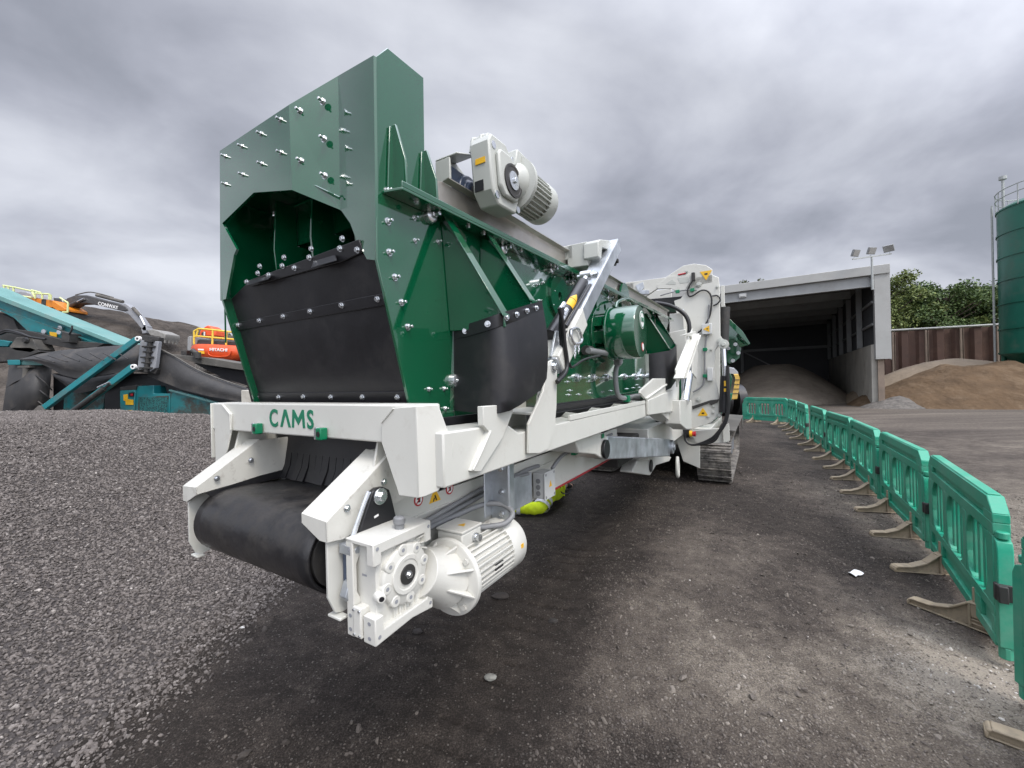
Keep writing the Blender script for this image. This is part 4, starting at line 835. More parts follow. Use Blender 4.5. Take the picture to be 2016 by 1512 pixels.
g = MB(); c = mp0 + fdir*0.20 + V((0, 0, 0.108)); g.tube([c + V((0.0, 0.0, -0.015)), c + V((0, .02, .02)), c + V((0, .01, .05)), c+V((0, -.012, .05)), c+V((0, -.02, .02)), c+V((0, 0, -.012))], 0.007, 8, 4); part(g, 'lifting_eye', 'grey_cast', mo, 0)
g = MB(); g.cyl((0.40,)+tilt(-.055, -0.02), (0.56,)+tilt(-.055, -0.02), 0.028, n=20); part(g, 'drive_shaft', 'dark', gb2, 0)
g = MB(); g.lathe((0.42,)+tilt(-0.055, -0.02), (1, 0, 0), [(0, 0.078), (0.06, 0.078), (0.065, 0.052), (0.085, 0.046)], 28); g.box(0.415, 0.465, ga-0.175, ga+0.0, gz-0.10, gz+0.06); g.prism([(0.46, ga-.07, gz-.03), (0.46, ga+.02, gz-.12), (0.46, ga-.01, gz-.145), (0.46, ga-.10, gz-.08)], (0.03, 0, 0)); part(g, 'bearing_block', 'blue_grey', gb2, 0.006)
g = MB(); g.prism([(0.40, ga-.19, gz-.06), (0.40, ga-.19, gz+.08), (0.40, ga-.06, gz+.13), (0.40, ga+.05, gz+.08), (0.40, ga-.05, gz-.04)], (0.012, 0, 0)); g.box(.40, .48, ga-.195, ga-.183, gz-.06, gz+.08); g.prism([(0.40, ga-.195, gz+.08), (0.52, ga-.195, gz+.08), (0.52, ga-.06, gz+.13), (0.40, ga-.06, gz+.13)], (0, 0, .008)); part(g, 'bearing_bracket', 'grey_cast', gb2, 0.003)
g = MB()
for x in (0.53, 0.575): g.prism([(x,)+tilt(-.12, .12), (x,)+tilt(-.09, .195), (x,)+tilt(-.06, .21), (x,)+tilt(-.03, .195), (x,)+tilt(-.01, .13)], (0.012, 0, 0))
g.cyl((0.52,)+tilt(-.06, .180), (0.61,)+tilt(-.06, .180), 0.024, n=20); part(g, 'torque_bracket', 'grey_cast', gb2, 0.004)

# --- front crossbeam with its corner gussets
cbm = MB(); cbm.prism([(-0.655, 0.925, 1.496), (0.69, 0.925, 1.496), (0.69, 0.925, 1.622), (-0.655, 0.925, 1.622)], (0, 0.10, 0))
beam = part(cbm, 'front_crossbeam', 'white', bevel=0.006)
gs = MB(); gs.prism(SA(0.917, (750.6, 833), (774, 803), (819, 799.5), (823.5, 981), (785.6, 976), (750.6, 871)), (0, 0.008, 0))
e0, e1 = (0.689, 0.917), (0.762, 1.012)
gs.prism(SV(e0, e1, (819, 799.5), (858, 796), (864, 799), (886, 858), (893, 871), (893, 901), (865, 966), (837, 978), (823.5, 981)), (-0.008, 0.004, 0))
part(gs, 'corner_gusset', 'white', beam, bevel=0.003)
gs = MB(); gs.prism(SA(0.917, (421, 795), (438, 795), (455, 815), (455, 846), (441, 912), (424, 909)), (0, 0.008, 0)); gs.prism([(-0.655, 0.917, 1.62), (-0.655, 0.917, 1.36), (-0.655, 1.02, 1.36), (-0.655, 1.06, 1.5), (-0.655, 1.02, 1.62)], (0.008, 0, 0)); part(gs, 'corner_gusset', 'white', beam, bevel=0.003)
gs = MB(); gs.tube(SA(0.915, (438, 797), (453, 816), (454, 846)), 0.004, 6, 1); gs.tube(SA(0.915, (774, 804), (751, 832)), 0.003, 6, 1); part(gs, 'weld_seam', 'white', beam, 0)
# lettering: C, a barless A, M and S
def letters():
    z0, z1 = 1.528, 1.599; h = z1-z0
    o = text_mesh('letter', 'C', h*1.40, (SA(0.9245, (531, 843))[0][0], 0.9235, z0+.001), (1, 0, 0), (0, 0, 1), 0.0008, 'logo', beam, 0.0022, 'LEFT', 0.92)
    a = MB(); x0 = SA(0.9245, (552, 845))[0][0]; x1 = SA(0.9245, (573, 846))[0][0]; xm = (x0+x1)/2; w = 0.0165
    a.prism([(x0, .9235, z0), (x0+w, .9235, z0), (xm+.001, .9235, z1-.022), (x1-w, .9235, z0), (x1, .9235, z0), (xm+w*.48, .9235, z1), (xm-w*.48, .9235, z1)], (0, 0.002, 0)); part(a, 'letter', 'logo', beam, 0)
    a = MB(); x0 = SA(0.9245, (575, 847))[0][0]; x1 = SA(0.9245, (601, 848))[0][0]; xm = (x0+x1)/2; w = 0.0145
    a.prism([(x0, .9235, z0), (x0+w, .9235, z0), (x0+w+.004, .9235, z1-.030), (xm, .9235, z0+.010), (x1-w-.004, .9235, z1-.030), (x1-w, .9235, z0), (x1, .9235, z0), (x1-.006, .9235, z1), (x1-.018, .9235, z1), (xm, .9235, z0+.038), (x0+.018, .9235, z1), (x0+.006, .9235, z1)], (0, 0.002, 0)); part(a, 'letter', 'logo', beam, 0)
    text_mesh('letter', 'S', h*1.40, (SA(0.9245, (605, 849))[0][0], 0.9235, z0+.001), (1, 0, 0), (0, 0, 1), 0.0008, 'logo', beam, 0.0022, 'LEFT', 0.95)
letters()
for u, v in ((511, 843), (636, 853)):
    c = SA(0.92, (u, v))[0]; k = MB(); k.cbox((c[0]+.012, 0.906, c[2]), (0.030, 0.03, 0.044)); ko = part(k, 'hose_clip', 'clip', beam, 0.004)
    k = MB(); k.cyl((c[0]+.014, 0.900, c[2]), (c[0]+.014, 0.889, c[2]), 0.010, n=14); part(k, 'clip_hole', 'black', ko, 0)
    k = MB(); k.cbox((c[0]-.016, 0.910, c[2]), (0.020, 0.022, 0.046)); part(k, 'clip_plate', 'zinc', ko, 0.003)
# --- long side beams
for s in (1, -1):
    x0, x1 = s*0.60, s*0.755 if s > 0 else -0.66
    b = MB(); b.prism([(x1, 0.96, 1.362), (x1, 4.5, 1.372), (x1, 4.5, 1.482), (x1, 1.42, 1.482), (x1, 1.33, 1.528), (x1, 0.96, 1.535)], (x0-x1, 0, 0)); part(b, 'side_beam', 'white', bevel=0.006)
b = MB()
for a in (2.02, 2.45, 2.95, 3.45): b.prism([(0.755, a, 1.483), (0.755, a+.06, 1.51), (0.63, a+.16, 1.51), (0.60, a+.16, 1.483)], (0, 0.012, 0))
b.box(0.742, 0.757, 1.95, 3.75, 1.483, 1.512)
part(b, 'beam_stiffener', 'white', bevel=0.002)
b = MB(); b.prism(SX(0.775, (951, 800), (1012, 795), (1010, 812), (990, 862), (947, 929), (931, 928), (963, 850), (952, 838)), (-0.025, 0, 0)); b.tube(SX(0.776, (966, 848), (950, 885), (931, 926)), 0.005, 6, 2); part(b, 'beam_wedge', 'white', bevel=0.004)
b = MB(); b.prism(SX(0.775, (1076, 728), (1080, 712), (1088, 708), (1096, 716), (1097, 735), (1096, 800), (1092, 850), (1079, 885), (1063, 893), (1041, 893), (1041, 835), (1070, 770)), (-0.012, 0, 0))
b.prism(SX(0.70, (1076, 730), (1090, 712), (1097, 735), (1092, 835), (1055, 850), (1060, 780)), (-0.012, 0, 0)); part(b, 'strut_bracket', 'white', bevel=0.003)
p = SX(0.775, (1089, 722))[0]; b = MB(); b.lathe(p, (1, 0, 0), [(0, 0.028), (0.006, 0.028)], 20); b.hexa(V(p)+V((.006, 0, 0)), (1, 0, 0), 0.018, 0.014); part(b, 'pivot_pin', 'zinc', bevel=0)
b = MB(); b.prism([(0.60, 1.52, 1.55), (0.77, 1.52, 1.545), (0.77, 1.74, 1.55), (0.60, 1.74, 1.555)], (0, 0, 0.012)); b.box(0.60, 0.61, 1.4, 1.75, 1.48, 1.70); part(b, 'bracket_shelf', 'white', bevel=0.003)

# --- lifting strut and its cylinder
t0 = V(SX(0.72, (1084, 715))[0]); t1 = V(SX(0.72, (1203, 488))[0]); dv = (t1-t0).normalized()
b = MB(); b.bar(t0 - dv*0.03, t1 + dv*0.03, 0.095, 0.115, (1, 0, 0)); strut = part(b, 'lifting_strut', 'galv', bevel=0.008)
mid = t0.lerp(t1, 0.31)
b = MB(); b.bar(t0 - dv*0.02, mid, 0.110, 0.132, (1, 0, 0)); part(b, 'strut_sleeve', 'white', strut, bevel=0.008)
c0 = V(SX(0.70, (1081, 665))[0]); c1 = V(SX(0.70, (1153, 548))[0]); cdv = (c1-c0).normalized()
b = MB(); b.cyl(c0 + cdv*0.02, c1 - cdv*0.06, 0.034, n=24); cyl = part(b, 'hydraulic_cylinder', 'black', bevel=0)
b = MB(); b.cyl(c1 - cdv*0.08, c1 + cdv*0.03, 0.02, n=14); part(b, 'cylinder_rod', 'chrome', cyl, 0)
b = MB(); b.lathe(c1 + cdv*0.03 - V((0.035, 0, 0)), (1, 0, 0), [(0, 0.036), (0.07, 0.036)], 20); b.lathe(c1 + cdv*0.03 - V((0.06, 0, 0)), (1, 0, 0), [(0, 0.016), (0.13, 0.016)], 14); part(b, 'rod_eye', 'zinc', cyl, 0)
k = c0.lerp(c1, 0.50); e1_ = V((0.75, -0.6, 0.28)); e1_ = (e1_ - cdv*e1_.dot(cdv)).normalized(); e2_ = cdv.cross(e1_)
b = MB(); b.grid([[k + cdv*h_ + (e1_*math.cos(t) + e2_*math.sin(t))*0.0346 for t in np.linspace(-0.75, 0.75, 7)] for h_ in (-0.05, 0.02)], tuple(e1_*0.001)); b.grid([[k + cdv*h_ + (e1_*math.cos(t*w_) + e2_*math.sin(t*w_))*0.0346 for t in np.linspace(-0.8, 0.8, 7)] for h_, w_ in ((0.026, 1.0), (0.05, .5), (0.072, .08))], tuple(e1_*0.001)); part(b, 'warning_sticker', 'yellow', cyl, 0)
b = MB(); b.cyl(c0 + cdv*0.10 + V((0.05, 0.02, 0)), c1 - cdv*0.1 + V((0.05, 0.02, 0)), 0.011, n=10); b.cyl(c0 + cdv*0.10 + V((0.06, 0.06, 0)), c1 - cdv*0.14 + V((0.06, 0.06, 0)), 0.011, n=10); part(b, 'cylinder_pipe', 'black', cyl, 0)
b = MB(); b.prism([c0 + V((-.05, -.09, -.10)), c0 + V((-.05, -.02, .03)), c0 + V((-.05, .05, .03)), c0 + V((-.05, .02, -.14))], (0.012, 0, 0)); b.prism([c0 + V((.04, -.09, -.10)), c0 + V((.04, -.02, .03)), c0 + V((.04, .05, .03)), c0 + V((.04, .02, -.14))], (0.012, 0, 0)); part(b, 'cylinder_lug', 'galv', cyl, 0.002)
for k, (o, rr) in enumerate(((0, 0.012), (0.024, 0.012), (0.046, 0.010))):
    b = MB(); b.tube([SX(0.77+o*.6, p)[0] for p in ((1107-k*3, 606), (1104+o*100, 640), (1106+o*140, 680), (1110+o*150, 715), (1107+o*120, 735), (1097, 752))], rr, 8, 6); part(b, 'hydraulic_hose', 'hose', bevel=0, smooth=60)
b = MB(); b.tube([SX(0.76, p)[0] for p in ((1117, 665), (1113, 690), (1122, 718), (1128, 722), (1150, 708), (1180, 700))], 0.007, 8, 6); part(b, 'hydraulic_hose', 'hose', bevel=0, smooth=60)
for (u, v) in ((1107, 604), (1112, 616), (1109, 624)): pp_ = V(SX(0.765, (u, v))[0]); b = MB(); b.cyl(pp_ - cdv*0.03, pp_ + cdv*0.03, 0.014, n=8); part(b, 'hose_fitting', 'zinc', bevel=0)
ring = [SX(0.80, p)[0] for p in ((1124, 650), (1133, 646), (1140, 650), (1145, 664), (1144, 673), (1137, 677), (1129, 675), (1124, 662), (1124, 650))]
b = MB(); b.tube(ring, 0.0085, 8, 4); part(b, 'pin_ring', 'zinc', bevel=0)
for dx, n_ in ((0, 6), (7, 4)):
    b = MB()
    for k in range(n_): c = V(SX(0.80, (1132+dx, 680+k*4.4))[0]); b.cbox(c, (0.004 if k % 2 else 0.012, 0.012 if k % 2 else 0.004, 0.022))
    part(b, 'pin_chain', 'zinc', bevel=0.002)
b = MB(); b.prism(SX(0.765, (1110, 652), (1128, 648), (1140, 668), (1132, 682), (1117, 682)), (-0.03, 0, 0)); part(b, 'pin_block', 'dark', bevel=0.003)
# white yoke crossing over the box
b = MB(); top_y = SX(0.74, (1182, 471), (1200, 473), (1214, 487), (1215, 497), (1219, 500), (1212, 518), (1206, 526), (1201, 522), (1201, 492), (1186, 487), (1184, 510), (1178, 505), (1178, 475))
b.prism(top_y, (-0.10, 0, 0))
y0, z0 = top_y[0][1], top_y[0][2]
b.prism([(0.66, y0-.03, z0-.005), (0.66, y0+.14, z0-.01), (0.66, y0+.14, z0-.16), (0.66, y0-.03, z0-.16)], (-0.14, 0, 0))
b.box(-0.72, 0.56, y0-.03, y0+.14, z0-.10, z0-.005)
part(b, 'lifting_yoke', 'grey_cast', bevel=0.006)
p = SX(0.745, (1209, 515))[0]; b = MB(); b.lathe(p, (1, 0, 0), [(0, 0.03), (0.01, 0.03), (0.01, 0.015), (0.03, 0.015)], 18); part(b, 'pivot_pin', 'dark', bevel=0)
# --- discharge conveyor under the box
AX, ZX, RX = 0.862, 1.135, 0.122
cf = MB()
prof = [(0.752, 1.215), (0.752, 1.05), (0.775, 0.995), (0.80, 0.985), (0.90, 1.005), (3.7, 1.01), (3.7, 1.25), (1.25, 1.25), (1.25, 1.36), (1.15, 1.27), (1.07, 1.47), (0.96, 1.52), (0.93, 1.40), (0.90, 1.32)]
for s in (1, -1):
    c = MB(); c.prism([(s*0.472, a, z) for a, z in prof], (-s*0.010, 0, 0)); c.box(s*0.44, s*0.50, 0.77, 0.80, 0.978, 0.986); part(c, 'conveyor_side_frame', 'white', bevel=0.002)
    c = MB(); cp = [(0.742, 1.282), (0.985, 1.442), (1.02, 1.50) if s < 0 else (1.0, 1.455), (1.12, 1.50) if s < 0 else (1.12, 1.455), (1.15, 1.30), (1.0, 1.265), (0.80, 1.214), (0.742, 1.222)]
    c.prism([(s*0.486, a, z) for a, z in cp], (-s*0.008, 0, 0))
    c.prism([(s*0.486, 0.742, 1.282), (s*0.36, 0.742, 1.290), (s*0.36, 0.985, 1.450), (s*0.486, 0.985, 1.442)], (0, 0.006, 0.006))
    c.prism([(s*0.486, 0.742, 1.284), (s*0.36, 0.742, 1.292), (s*0.36, 0.742, 1.262), (s*0.45, 0.742, 1.222), (s*0.486, 0.742, 1.222)], (0, 0.008, 0))
    c.prism([(s*0.36, a, z) for a, z in ((0.742, 1.292), (0.985, 1.45), (1.12, 1.45), (1.12, 1.30), (0.985, 1.285), (0.742, 1.262))], (s*0.006, 0, 0))
    part(c, 'skirt_cover', 'white_dusty', bevel=0.002)
    c = MB(); c.prism([(s*0.352, a, z) for a, z in ((0.775, 1.262), (0.985, 1.29), (1.15, 1.30), (1.15, 1.262), (0.9, 1.258), (0.80, 1.232))], (s*0.007, 0, 0)); part(c, 'skirt_rubber', 'rubber', bevel=0)
ro = MB(); ro.cyl((-0.375, AX, ZX), (0.40, AX, ZX), RX-0.012, n=48); ro.cyl((-0.47, AX, ZX), (0.52, AX, ZX), 0.03, n=20); part(ro, 'head_roller', 'dark', bevel=0)
loop = [(a, ZX+RX) for a in np.linspace(3.6, AX, 30)] + [(AX - RX*math.sin(t), ZX + RX*math.cos(t)) for t in np.linspace(0.05, math.pi-0.05, 40)] + [(a, ZX-RX) for a in np.linspace(AX, 3.6, 30)]
loop += [(3.6 + RX*math.sin(t), ZX - RX*math.cos(t)) for t in np.linspace(0.1, math.pi-0.1, 24)]
be = MB(); xs = [-0.372 + 0.768*i/14 for i in range(15)]
be.grid([[(x, a, z - 0.010*(2*(x-0.012)/0.77)**2*(1 if (z > ZX+0.1 and a > 1.0) else 0.15)) for x in xs] for a, z in loop+[loop[0]]])
bo = part(be, 'belt', 'belt', bevel=0, smooth=60); sm = bo.modifiers.new('thickness', 'SOLIDIFY'); sm.thickness = 0.012; sm.offset = 0
de = MB()                                            # slitted rubber apron over the belt
nsl = 15
for k in range(nsl):
    x0 = -0.36 + 0.72*k/nsl; x1 = -0.36 + 0.72*(k+1)/nsl - 0.004; w_ = 0.006*math.sin(k*1.9)
    de.grid([[(x0, 1.11, 1.38), (x1, 1.11, 1.38)], [(x0, 1.10+w_*.4, 1.32), (x1, 1.10+w_*.4, 1.32)], [(x0+.006, 1.07+w_, 1.264), (x1+.006, 1.07+w_, 1.264)]], (0, 0.008, 0))
de.grid([[(-0.455, 1.13, 1.50), (0.455, 1.13, 1.50)], [(-0.455, 1.11, 1.378), (0.455, 1.11, 1.378)]], (0, 0.008, 0)); de.box(-0.455, 0.455, 1.155, 1.165, 1.255, 1.53); part(de, 'slit_apron', 'rubber', bevel=0)
ta = MB(); ta.prism(SX(0.492, (724, 967), (733, 960), (746, 957), (758, 963), (762, 975), (776, 1035), (740, 1052), (693, 1062)), (0.022, 0, 0)); tao = part(ta, 'torque_arm', 'black', bevel=0.004)
p = V(SX(0.515, (748, 977))[0]); ta = MB(); ta.lathe(p, (1, 0, 0), [(0, 0.027), (0.006, 0.027)], 28); ta.hexa(p+V((.006, 0, 0)), (1, 0, 0), 0.0165, 0.014); part(ta, 'pivot_bolt', 'zinc', tao, 0.001)
p = V(SX(0.515, (741, 1016))[0]); ta = MB(); ta.cbox(p, (0.001, 0.018, 0.007), Matrix.Rotation(R(12), 3, 'X')); part(ta, 'label', 'paper', tao, 0)
ta = MB(); ta.tube(SX(0.515, (726, 968), (712, 1005), (694, 1058)), 0.0075, 8, 2); part(ta, 'support_rod', 'zinc', tao, 0)
hb_ = MB(); hb_.box(0.474, 0.515, 0.80, 0.90, 1.06, 1.20); part(hb_, 'roller_bearing', 'blue_grey', bevel=0.006)
hb_ = MB(); hb_.box(0.48, 0.535, 0.785, 0.825, 1.175, 1.205); hb_.lathe((0.535, 0.805, 1.19), (1, 0, 0), [(0, 0.013), (0.01, 0.013)], 6); part(hb_, 'bearing_lug', 'galv', bevel=0.003); hb_ = MB(); hb_.prism([(0.49, .775, 1.05), (0.49, .79, 1.09), (0.49, .83, 1.10), (0.49, .86, 1.06), (0.49, .80, 1.02)], (0.03, 0, 0)); part(hb_, 'bearing_lug', 'galv', bevel=0.003)

# --- gearbox and motor of the conveyor
GA, GZ, GX = 0.915, 1.092, 0.632
class GB(MB):                       # gearbox castings, drawn in a 1.25 : 1 frame about the output shaft
    def build(s, *a, **k):
        s.v = [(x, GA+(y-GA)*0.82, GZ+(z-GZ)*0.82) for x, y, z in s.v]; return MB.build(s, *a, **k)
g = GB(); gw = 0.158
g.box(0.512, 0.615, GA-.128, GA+.122, GZ-.158, GZ+.150)
for a0, a1 in ((GA-gw, GA-.122), (GA+.112, GA+.135)):
    pass
g.prism([(0.512, GA-gw, GZ+.165), (0.512, GA-gw, GZ-.190), (0.512, GA-.125, GZ-.190), (0.512, GA-.125, GZ-.06), (0.512, GA-.14, GZ-.03), (0.512, GA-.14, GZ+.07), (0.512, GA-.125, GZ+.10), (0.512, GA-.125, GZ+.165)], (0.032, 0, 0))
g.prism([(0.605, GA-gw, GZ+.165), (0.605, GA-gw, GZ+.085), (0.605, GA-.12, GZ+.085), (0.605, GA-.12, GZ+.125), (0.605, GA+.10, GZ+.125), (0.605, GA+.10, GZ+.085), (0.605, GA+.135, GZ+.085), (0.605, GA+.135, GZ+.165)], (0.030, 0, 0))
g.prism([(0.585, GA-gw, GZ-.095), (0.585, GA-gw, GZ-.192), (0.585, GA+.02, GZ-.178), (0.585, GA+.135, GZ-.192), (0.585, GA+.135, GZ-.10), (0.585, GA+.11, GZ-.10), (0.585, GA+.10, GZ-.14), (0.585, GA-.12, GZ-.148), (0.585, GA-.12, GZ-.095)], (0.052, 0, 0))
g.prism([(0.512, GA-gw, GZ+.150), (0.512, GA+.135, GZ+.150), (0.512, GA+.135, GZ+.166), (0.512, GA-gw, GZ+.166)], (0.12, 0, 0))
g.lathe((0.60, GA, GZ), (1, 0, 0), [(0, 0.118), (0.028, 0.112), (0.032, 0.104)], 48)
for k in range(8):
    a = R(45*k+10); g.lathe((0.60, GA+.098*math.cos(a), GZ+.098*math.sin(a)), (1, 0, 0), [(0, 0.024), (0.034, 0.022)], 16)
for k in range(5): g.box(0.60, 0.622, GA-.055+.028*k, GA-.047+.028*k, GZ-.150, GZ-.09)
for k in range(3): g.prism([(0.60, GA+.06+.012*k, GZ+.11-.02*k), (0.60, GA+.12, GZ+.12-.03*k), (0.60, GA+.12, GZ+.11-.03*k)], (0.03, 0, 0))
gbx = part(g, 'gearbox', 'cast', bevel=0.006)
g = GB(); g.lathe((0.632, GA, GZ), (1, 0, 0), [(0, 0.074), (0.006, 0.072), (0.006, 0.056), (0.003, 0.055), (0.003, 0.04)], 48); part(g, 'output_ring', 'cast', gbx, 0.001)
g = GB(); g.lathe((0.636, GA, GZ), (1, 0, 0), [(0, 0.037), (0.005, 0.037)], 32); part(g, 'shaft_cap', 'dark', gbx, 0.001)
g = GB(); g.lathe((0.641, GA, GZ), (1, 0, 0), [(0, 0.015), (0.003, 0.015)], 20); g.hexa((0.644, GA, GZ), (1, 0, 0), 0.010, 0.008); part(g, 'cap_bolt', 'zinc', gbx, 0)
g = GB()
for k in range(8):
    if k: g = GB()
    a = R(45*k+10); g.lathe((0.6342, GA+.098*math.cos(a), GZ+.098*math.sin(a)), (1, 0, 0), [(0, 0.0075), (0.0006, 0.0075)], 14); part(g, 'bolt_hole', 'frame_grey', gbx, 0)
for z in (GZ+.125, GZ-.115, GZ-.165): g = GB(); part(g.lathe((0.528, GA-gw-.0006, z), (0, -1, 0), [(0, 0.007), (0.0006, 0.007)], 12), 'bolt_hole', 'frame_grey', gbx, 0)
for z in (GZ-.118, GZ-.170): g = GB(); part(g.lathe((0.612, GA-gw-.0006, z), (0, -1, 0), [(0, 0.007), (0.0006, 0.007)], 12), 'bolt_hole', 'frame_grey', gbx, 0)
for a in (GA-.14, GA+.12):
    for x_, z_ in ((0.6356, GZ+.145), (0.6376, GZ-.165)): g = GB(); part(g.lathe((x_, a, z_), (1, 0, 0), [(0, 0.007), (0.0006, 0.007)], 12), 'bolt_hole', 'frame_grey', gbx, 0)
g = GB(); g.box(0.548, 0.582, GA-gw-.006, GA-.12, GZ-.175, GZ-.075); g.prism([(0.545, GA-gw-.008, GZ-.072), (0.583, GA-gw-.008, GZ-.072), (0.580, GA-gw-.008, GZ-.125), (0.584, GA-gw-.008, GZ-.180), (0.546, GA-gw-.008, GZ-.180), (0.550, GA-gw-.008, GZ-.125)], (0, 0.014, 0)); co_ = part(g, 'inspection_cover', 'cast', gbx, 0.003)
g = GB()
for x in (0.553, 0.577):
    for z in (GZ-.082, GZ-.170): g.lathe((x, GA-gw-.008, z), (0, -1, 0), [(0, 0.005), (0.004, 0.0045)], 12)
part(g, 'cover_screws', 'zinc', co_, 0)
g = GB(); g.cyl((0.60, GA+.005, GZ+.150), (0.60, GA+.005, GZ+.186), 0.017, n=14); g.lathe((0.60, GA+.005, GZ+.186), (0, 0, 1), [(0, 0.021), (0.022, 0.020), (0.027, 0.014)], 14); part(g, 'breather_plug', 'conduit', gbx, 0.001)
g = GB(); g.lathe((0.615, GA-.118, GZ-.035), V((1, -0.5, 0)), [(0, 0.020), (0.02, 0.018), (0.028, 0.014)], 18); sp = part(g, 'sight_plug', 'cast', gbx, 0.001)
g = GB(); g.lathe(V((0.615, GA-.118, GZ-.035)) + V((1, -0.5, 0)).normalized()*0.0285, V((1, -0.5, 0)), [(0, 0.009), (0.0005, 0.009)], 14); part(g, 'plug_socket', 'black', sp, 0)
g = GB(); g.cbox((0.50+.015+.05, GA-.1285, GZ+.03), (0.02, 0.001, 0.008)); part(g, 'cast_mark', 'frame_grey', gbx, 0)
# bell housing
BX, BZ = 0.600, 0.977
g = MB(); g.lathe((BX-.015, 1.015, BZ+.07), (0, 1, -0.5), [(0, 0.080), (0.06, 0.088), (0.15, 0.112)], 32)
g.lathe((BX, 1.146, BZ), (0, 1, 0), [(0, 0.133), (0.004, 0.139), (0.022, 0.139), (0.026, 0.133)], 56)
for k in range(8):
    a = R(45*k+22); d = V((math.cos(a), 0, math.sin(a))); q = V((BX, 1.146, BZ)) + d*0.10; g.prism([q + d*0.032, V((BX, 1.146, BZ)) + d*0.07, V((BX, 1.06, BZ+.03)) + d*0.075], tuple(d.cross(V((0, 1, 0)))*0.009))
bell = part(g, 'bell_housing', 'cast', gbx, 0.002, 40)
g = MB()
for k in range(4):
    a = R(90*k+40); g.lathe((BX+.118*math.cos(a), 1.145, BZ+.118*math.sin(a)), (0, -1, 0), [(0, 0.011), (0.007, 0.011)], 6)
part(g, 'flange_bolts', 'cast', bell, 0)
mot = motor('drive_motor', (BX, 1.172, BZ), 0.112, 0.380, 'cast', mach, nf=34)
g = MB(); g.cbox((BX+.106, 1.33, BZ-.012), (0.006, 0.055, 0.035), Matrix.Rotation(R(4), 3, 'Y')); part(g, 'rating_plate', 'black', mot, 0.001)
g = MB(); g.cbox((BX+.115, 1.50, BZ+.012), (0.002, 0.020, 0.018)); part(g, 'warning_sticker', 'yellow', mot, 0)
g = MB(); g.box(BX-.075, BX+.045, 1.18, 1.30, BZ+.092, BZ+.150); tb_ = part(g, 'terminal_box', 'cast', mot, 0.006)
g = MB(); g.box(BX-.078, BX+.048, 1.177, 1.303, BZ+.152, BZ+.162); part(g, 'box_lid', 'cast', tb_, 0.003)
g = MB(); c = V((BX+.0, 1.24, BZ+.1632)); g.prism([c+V((-.016, -.01, 0)), c+V((.016, -.01, 0)), c+V((0, .018, 0))], (0, 0, .0008)); part(g, 'warning_sticker', 'yellow', tb_, 0)
g = MB(); g.lathe((BX+.045, 1.255, BZ+.12), (1, 0, 0), [(0, 0.017), (0.012, 0.017), (0.012, 0.013), (0.028, 0.013)], 14); part(g, 'cable_gland', 'zinc', tb_, 0); g = MB(); g.lathe((BX+.0, 1.30, BZ+.125), (0, 1, 0), [(0, 0.018), (0.03, 0.016)], 14); part(g, 'cable_gland', 'zinc', tb_, 0)
b = MB(); b.tube([(BX+.0, 1.32, BZ+.125), (BX+.03, 1.38, BZ+.118), (BX+.07, 1.44, BZ+.12), (BX+.075, 1.49, BZ+.15), (BX+.01, 1.50, BZ+.175), (BX-.05, 1.44, BZ+.18), (BX-.10, 1.30, BZ+.16), (0.495, 1.16, 1.135), (0.490, 1.10, 1.145), (0.488, 1.4, 1.16), (0.486, 1.9, 1.20), (0.486, 2.1, 1.20)], 0.0115, 10, 6); part(b, 'flexible_conduit', 'conduit', bevel=0, smooth=60)
b = MB(); b.tube([(0.50, 1.02, 1.15), (0.495, 1.25, 1.175), (0.49, 1.6, 1.20), (0.50, 1.95, 1.185)], 0.010, 10, 5); part(b, 'flexible_conduit', 'conduit', bevel=0, smooth=60)
# frame groove and decals
b = MB(); b.box(0.472, 0.480, 1.02, 3.7, 1.185, 1.192); part(b, 'frame_rib', 'white', bevel=0.001)
for u, v, kind in ((824, 984, 'o'), (856, 977, 't'), (885, 962, 'o')):
    c = V(SX(0.4725, (u, v))[0])
    if kind == 'o':
        b = MB(); b.lathe(c, (1, 0, 0), [(0, 0.024), (0.001, 0.024)], 28); so = part(b, 'prohibition_sticker', 'red', bevel=0)
        b = MB(); b.lathe(c+V((.001, 0, 0)), (1, 0, 0), [(0, 0.018), (0.0006, 0.018)], 28); part(b, 'sticker_centre', 'paper', so, 0)
        b = MB(); b.cbox(c+V((.0018, 0, 0)), (0.0004, 0.036, 0.005), Matrix.Rotation(R(45), 3, 'X')); part(b, 'sticker_bar', 'red', so, 0)
        b = MB(); b.cbox(c+V((.0014, .002, -.002)), (0.0005, 0.012, 0.016)); b.cbox(c+V((.0014, -.004, .005)), (0.0005, 0.010, 0.006)); part(b, 'sticker_figure', 'black', so, 0)
    else:
        b = MB(); b.prism([c+V((0, -.034, -.022)), c+V((0, .034, -.022)), c+V((0, 0, .036))], (.001, 0, 0)); so = part(b, 'warning_sticker', 'yellow', bevel=0)
        b = MB(); b.cbox(c+V((.0014, .004, -.006)), (0.0005, 0.007, 0.024), Matrix.Rotation(R(25), 3, 'X')); b.cbox(c+V((.0014, -.007, -.012)), (0.0005, 0.006, 0.016), Matrix.Rotation(R(-25), 3, 'X')); part(b, 'sticker_figure', 'black', so, 0)
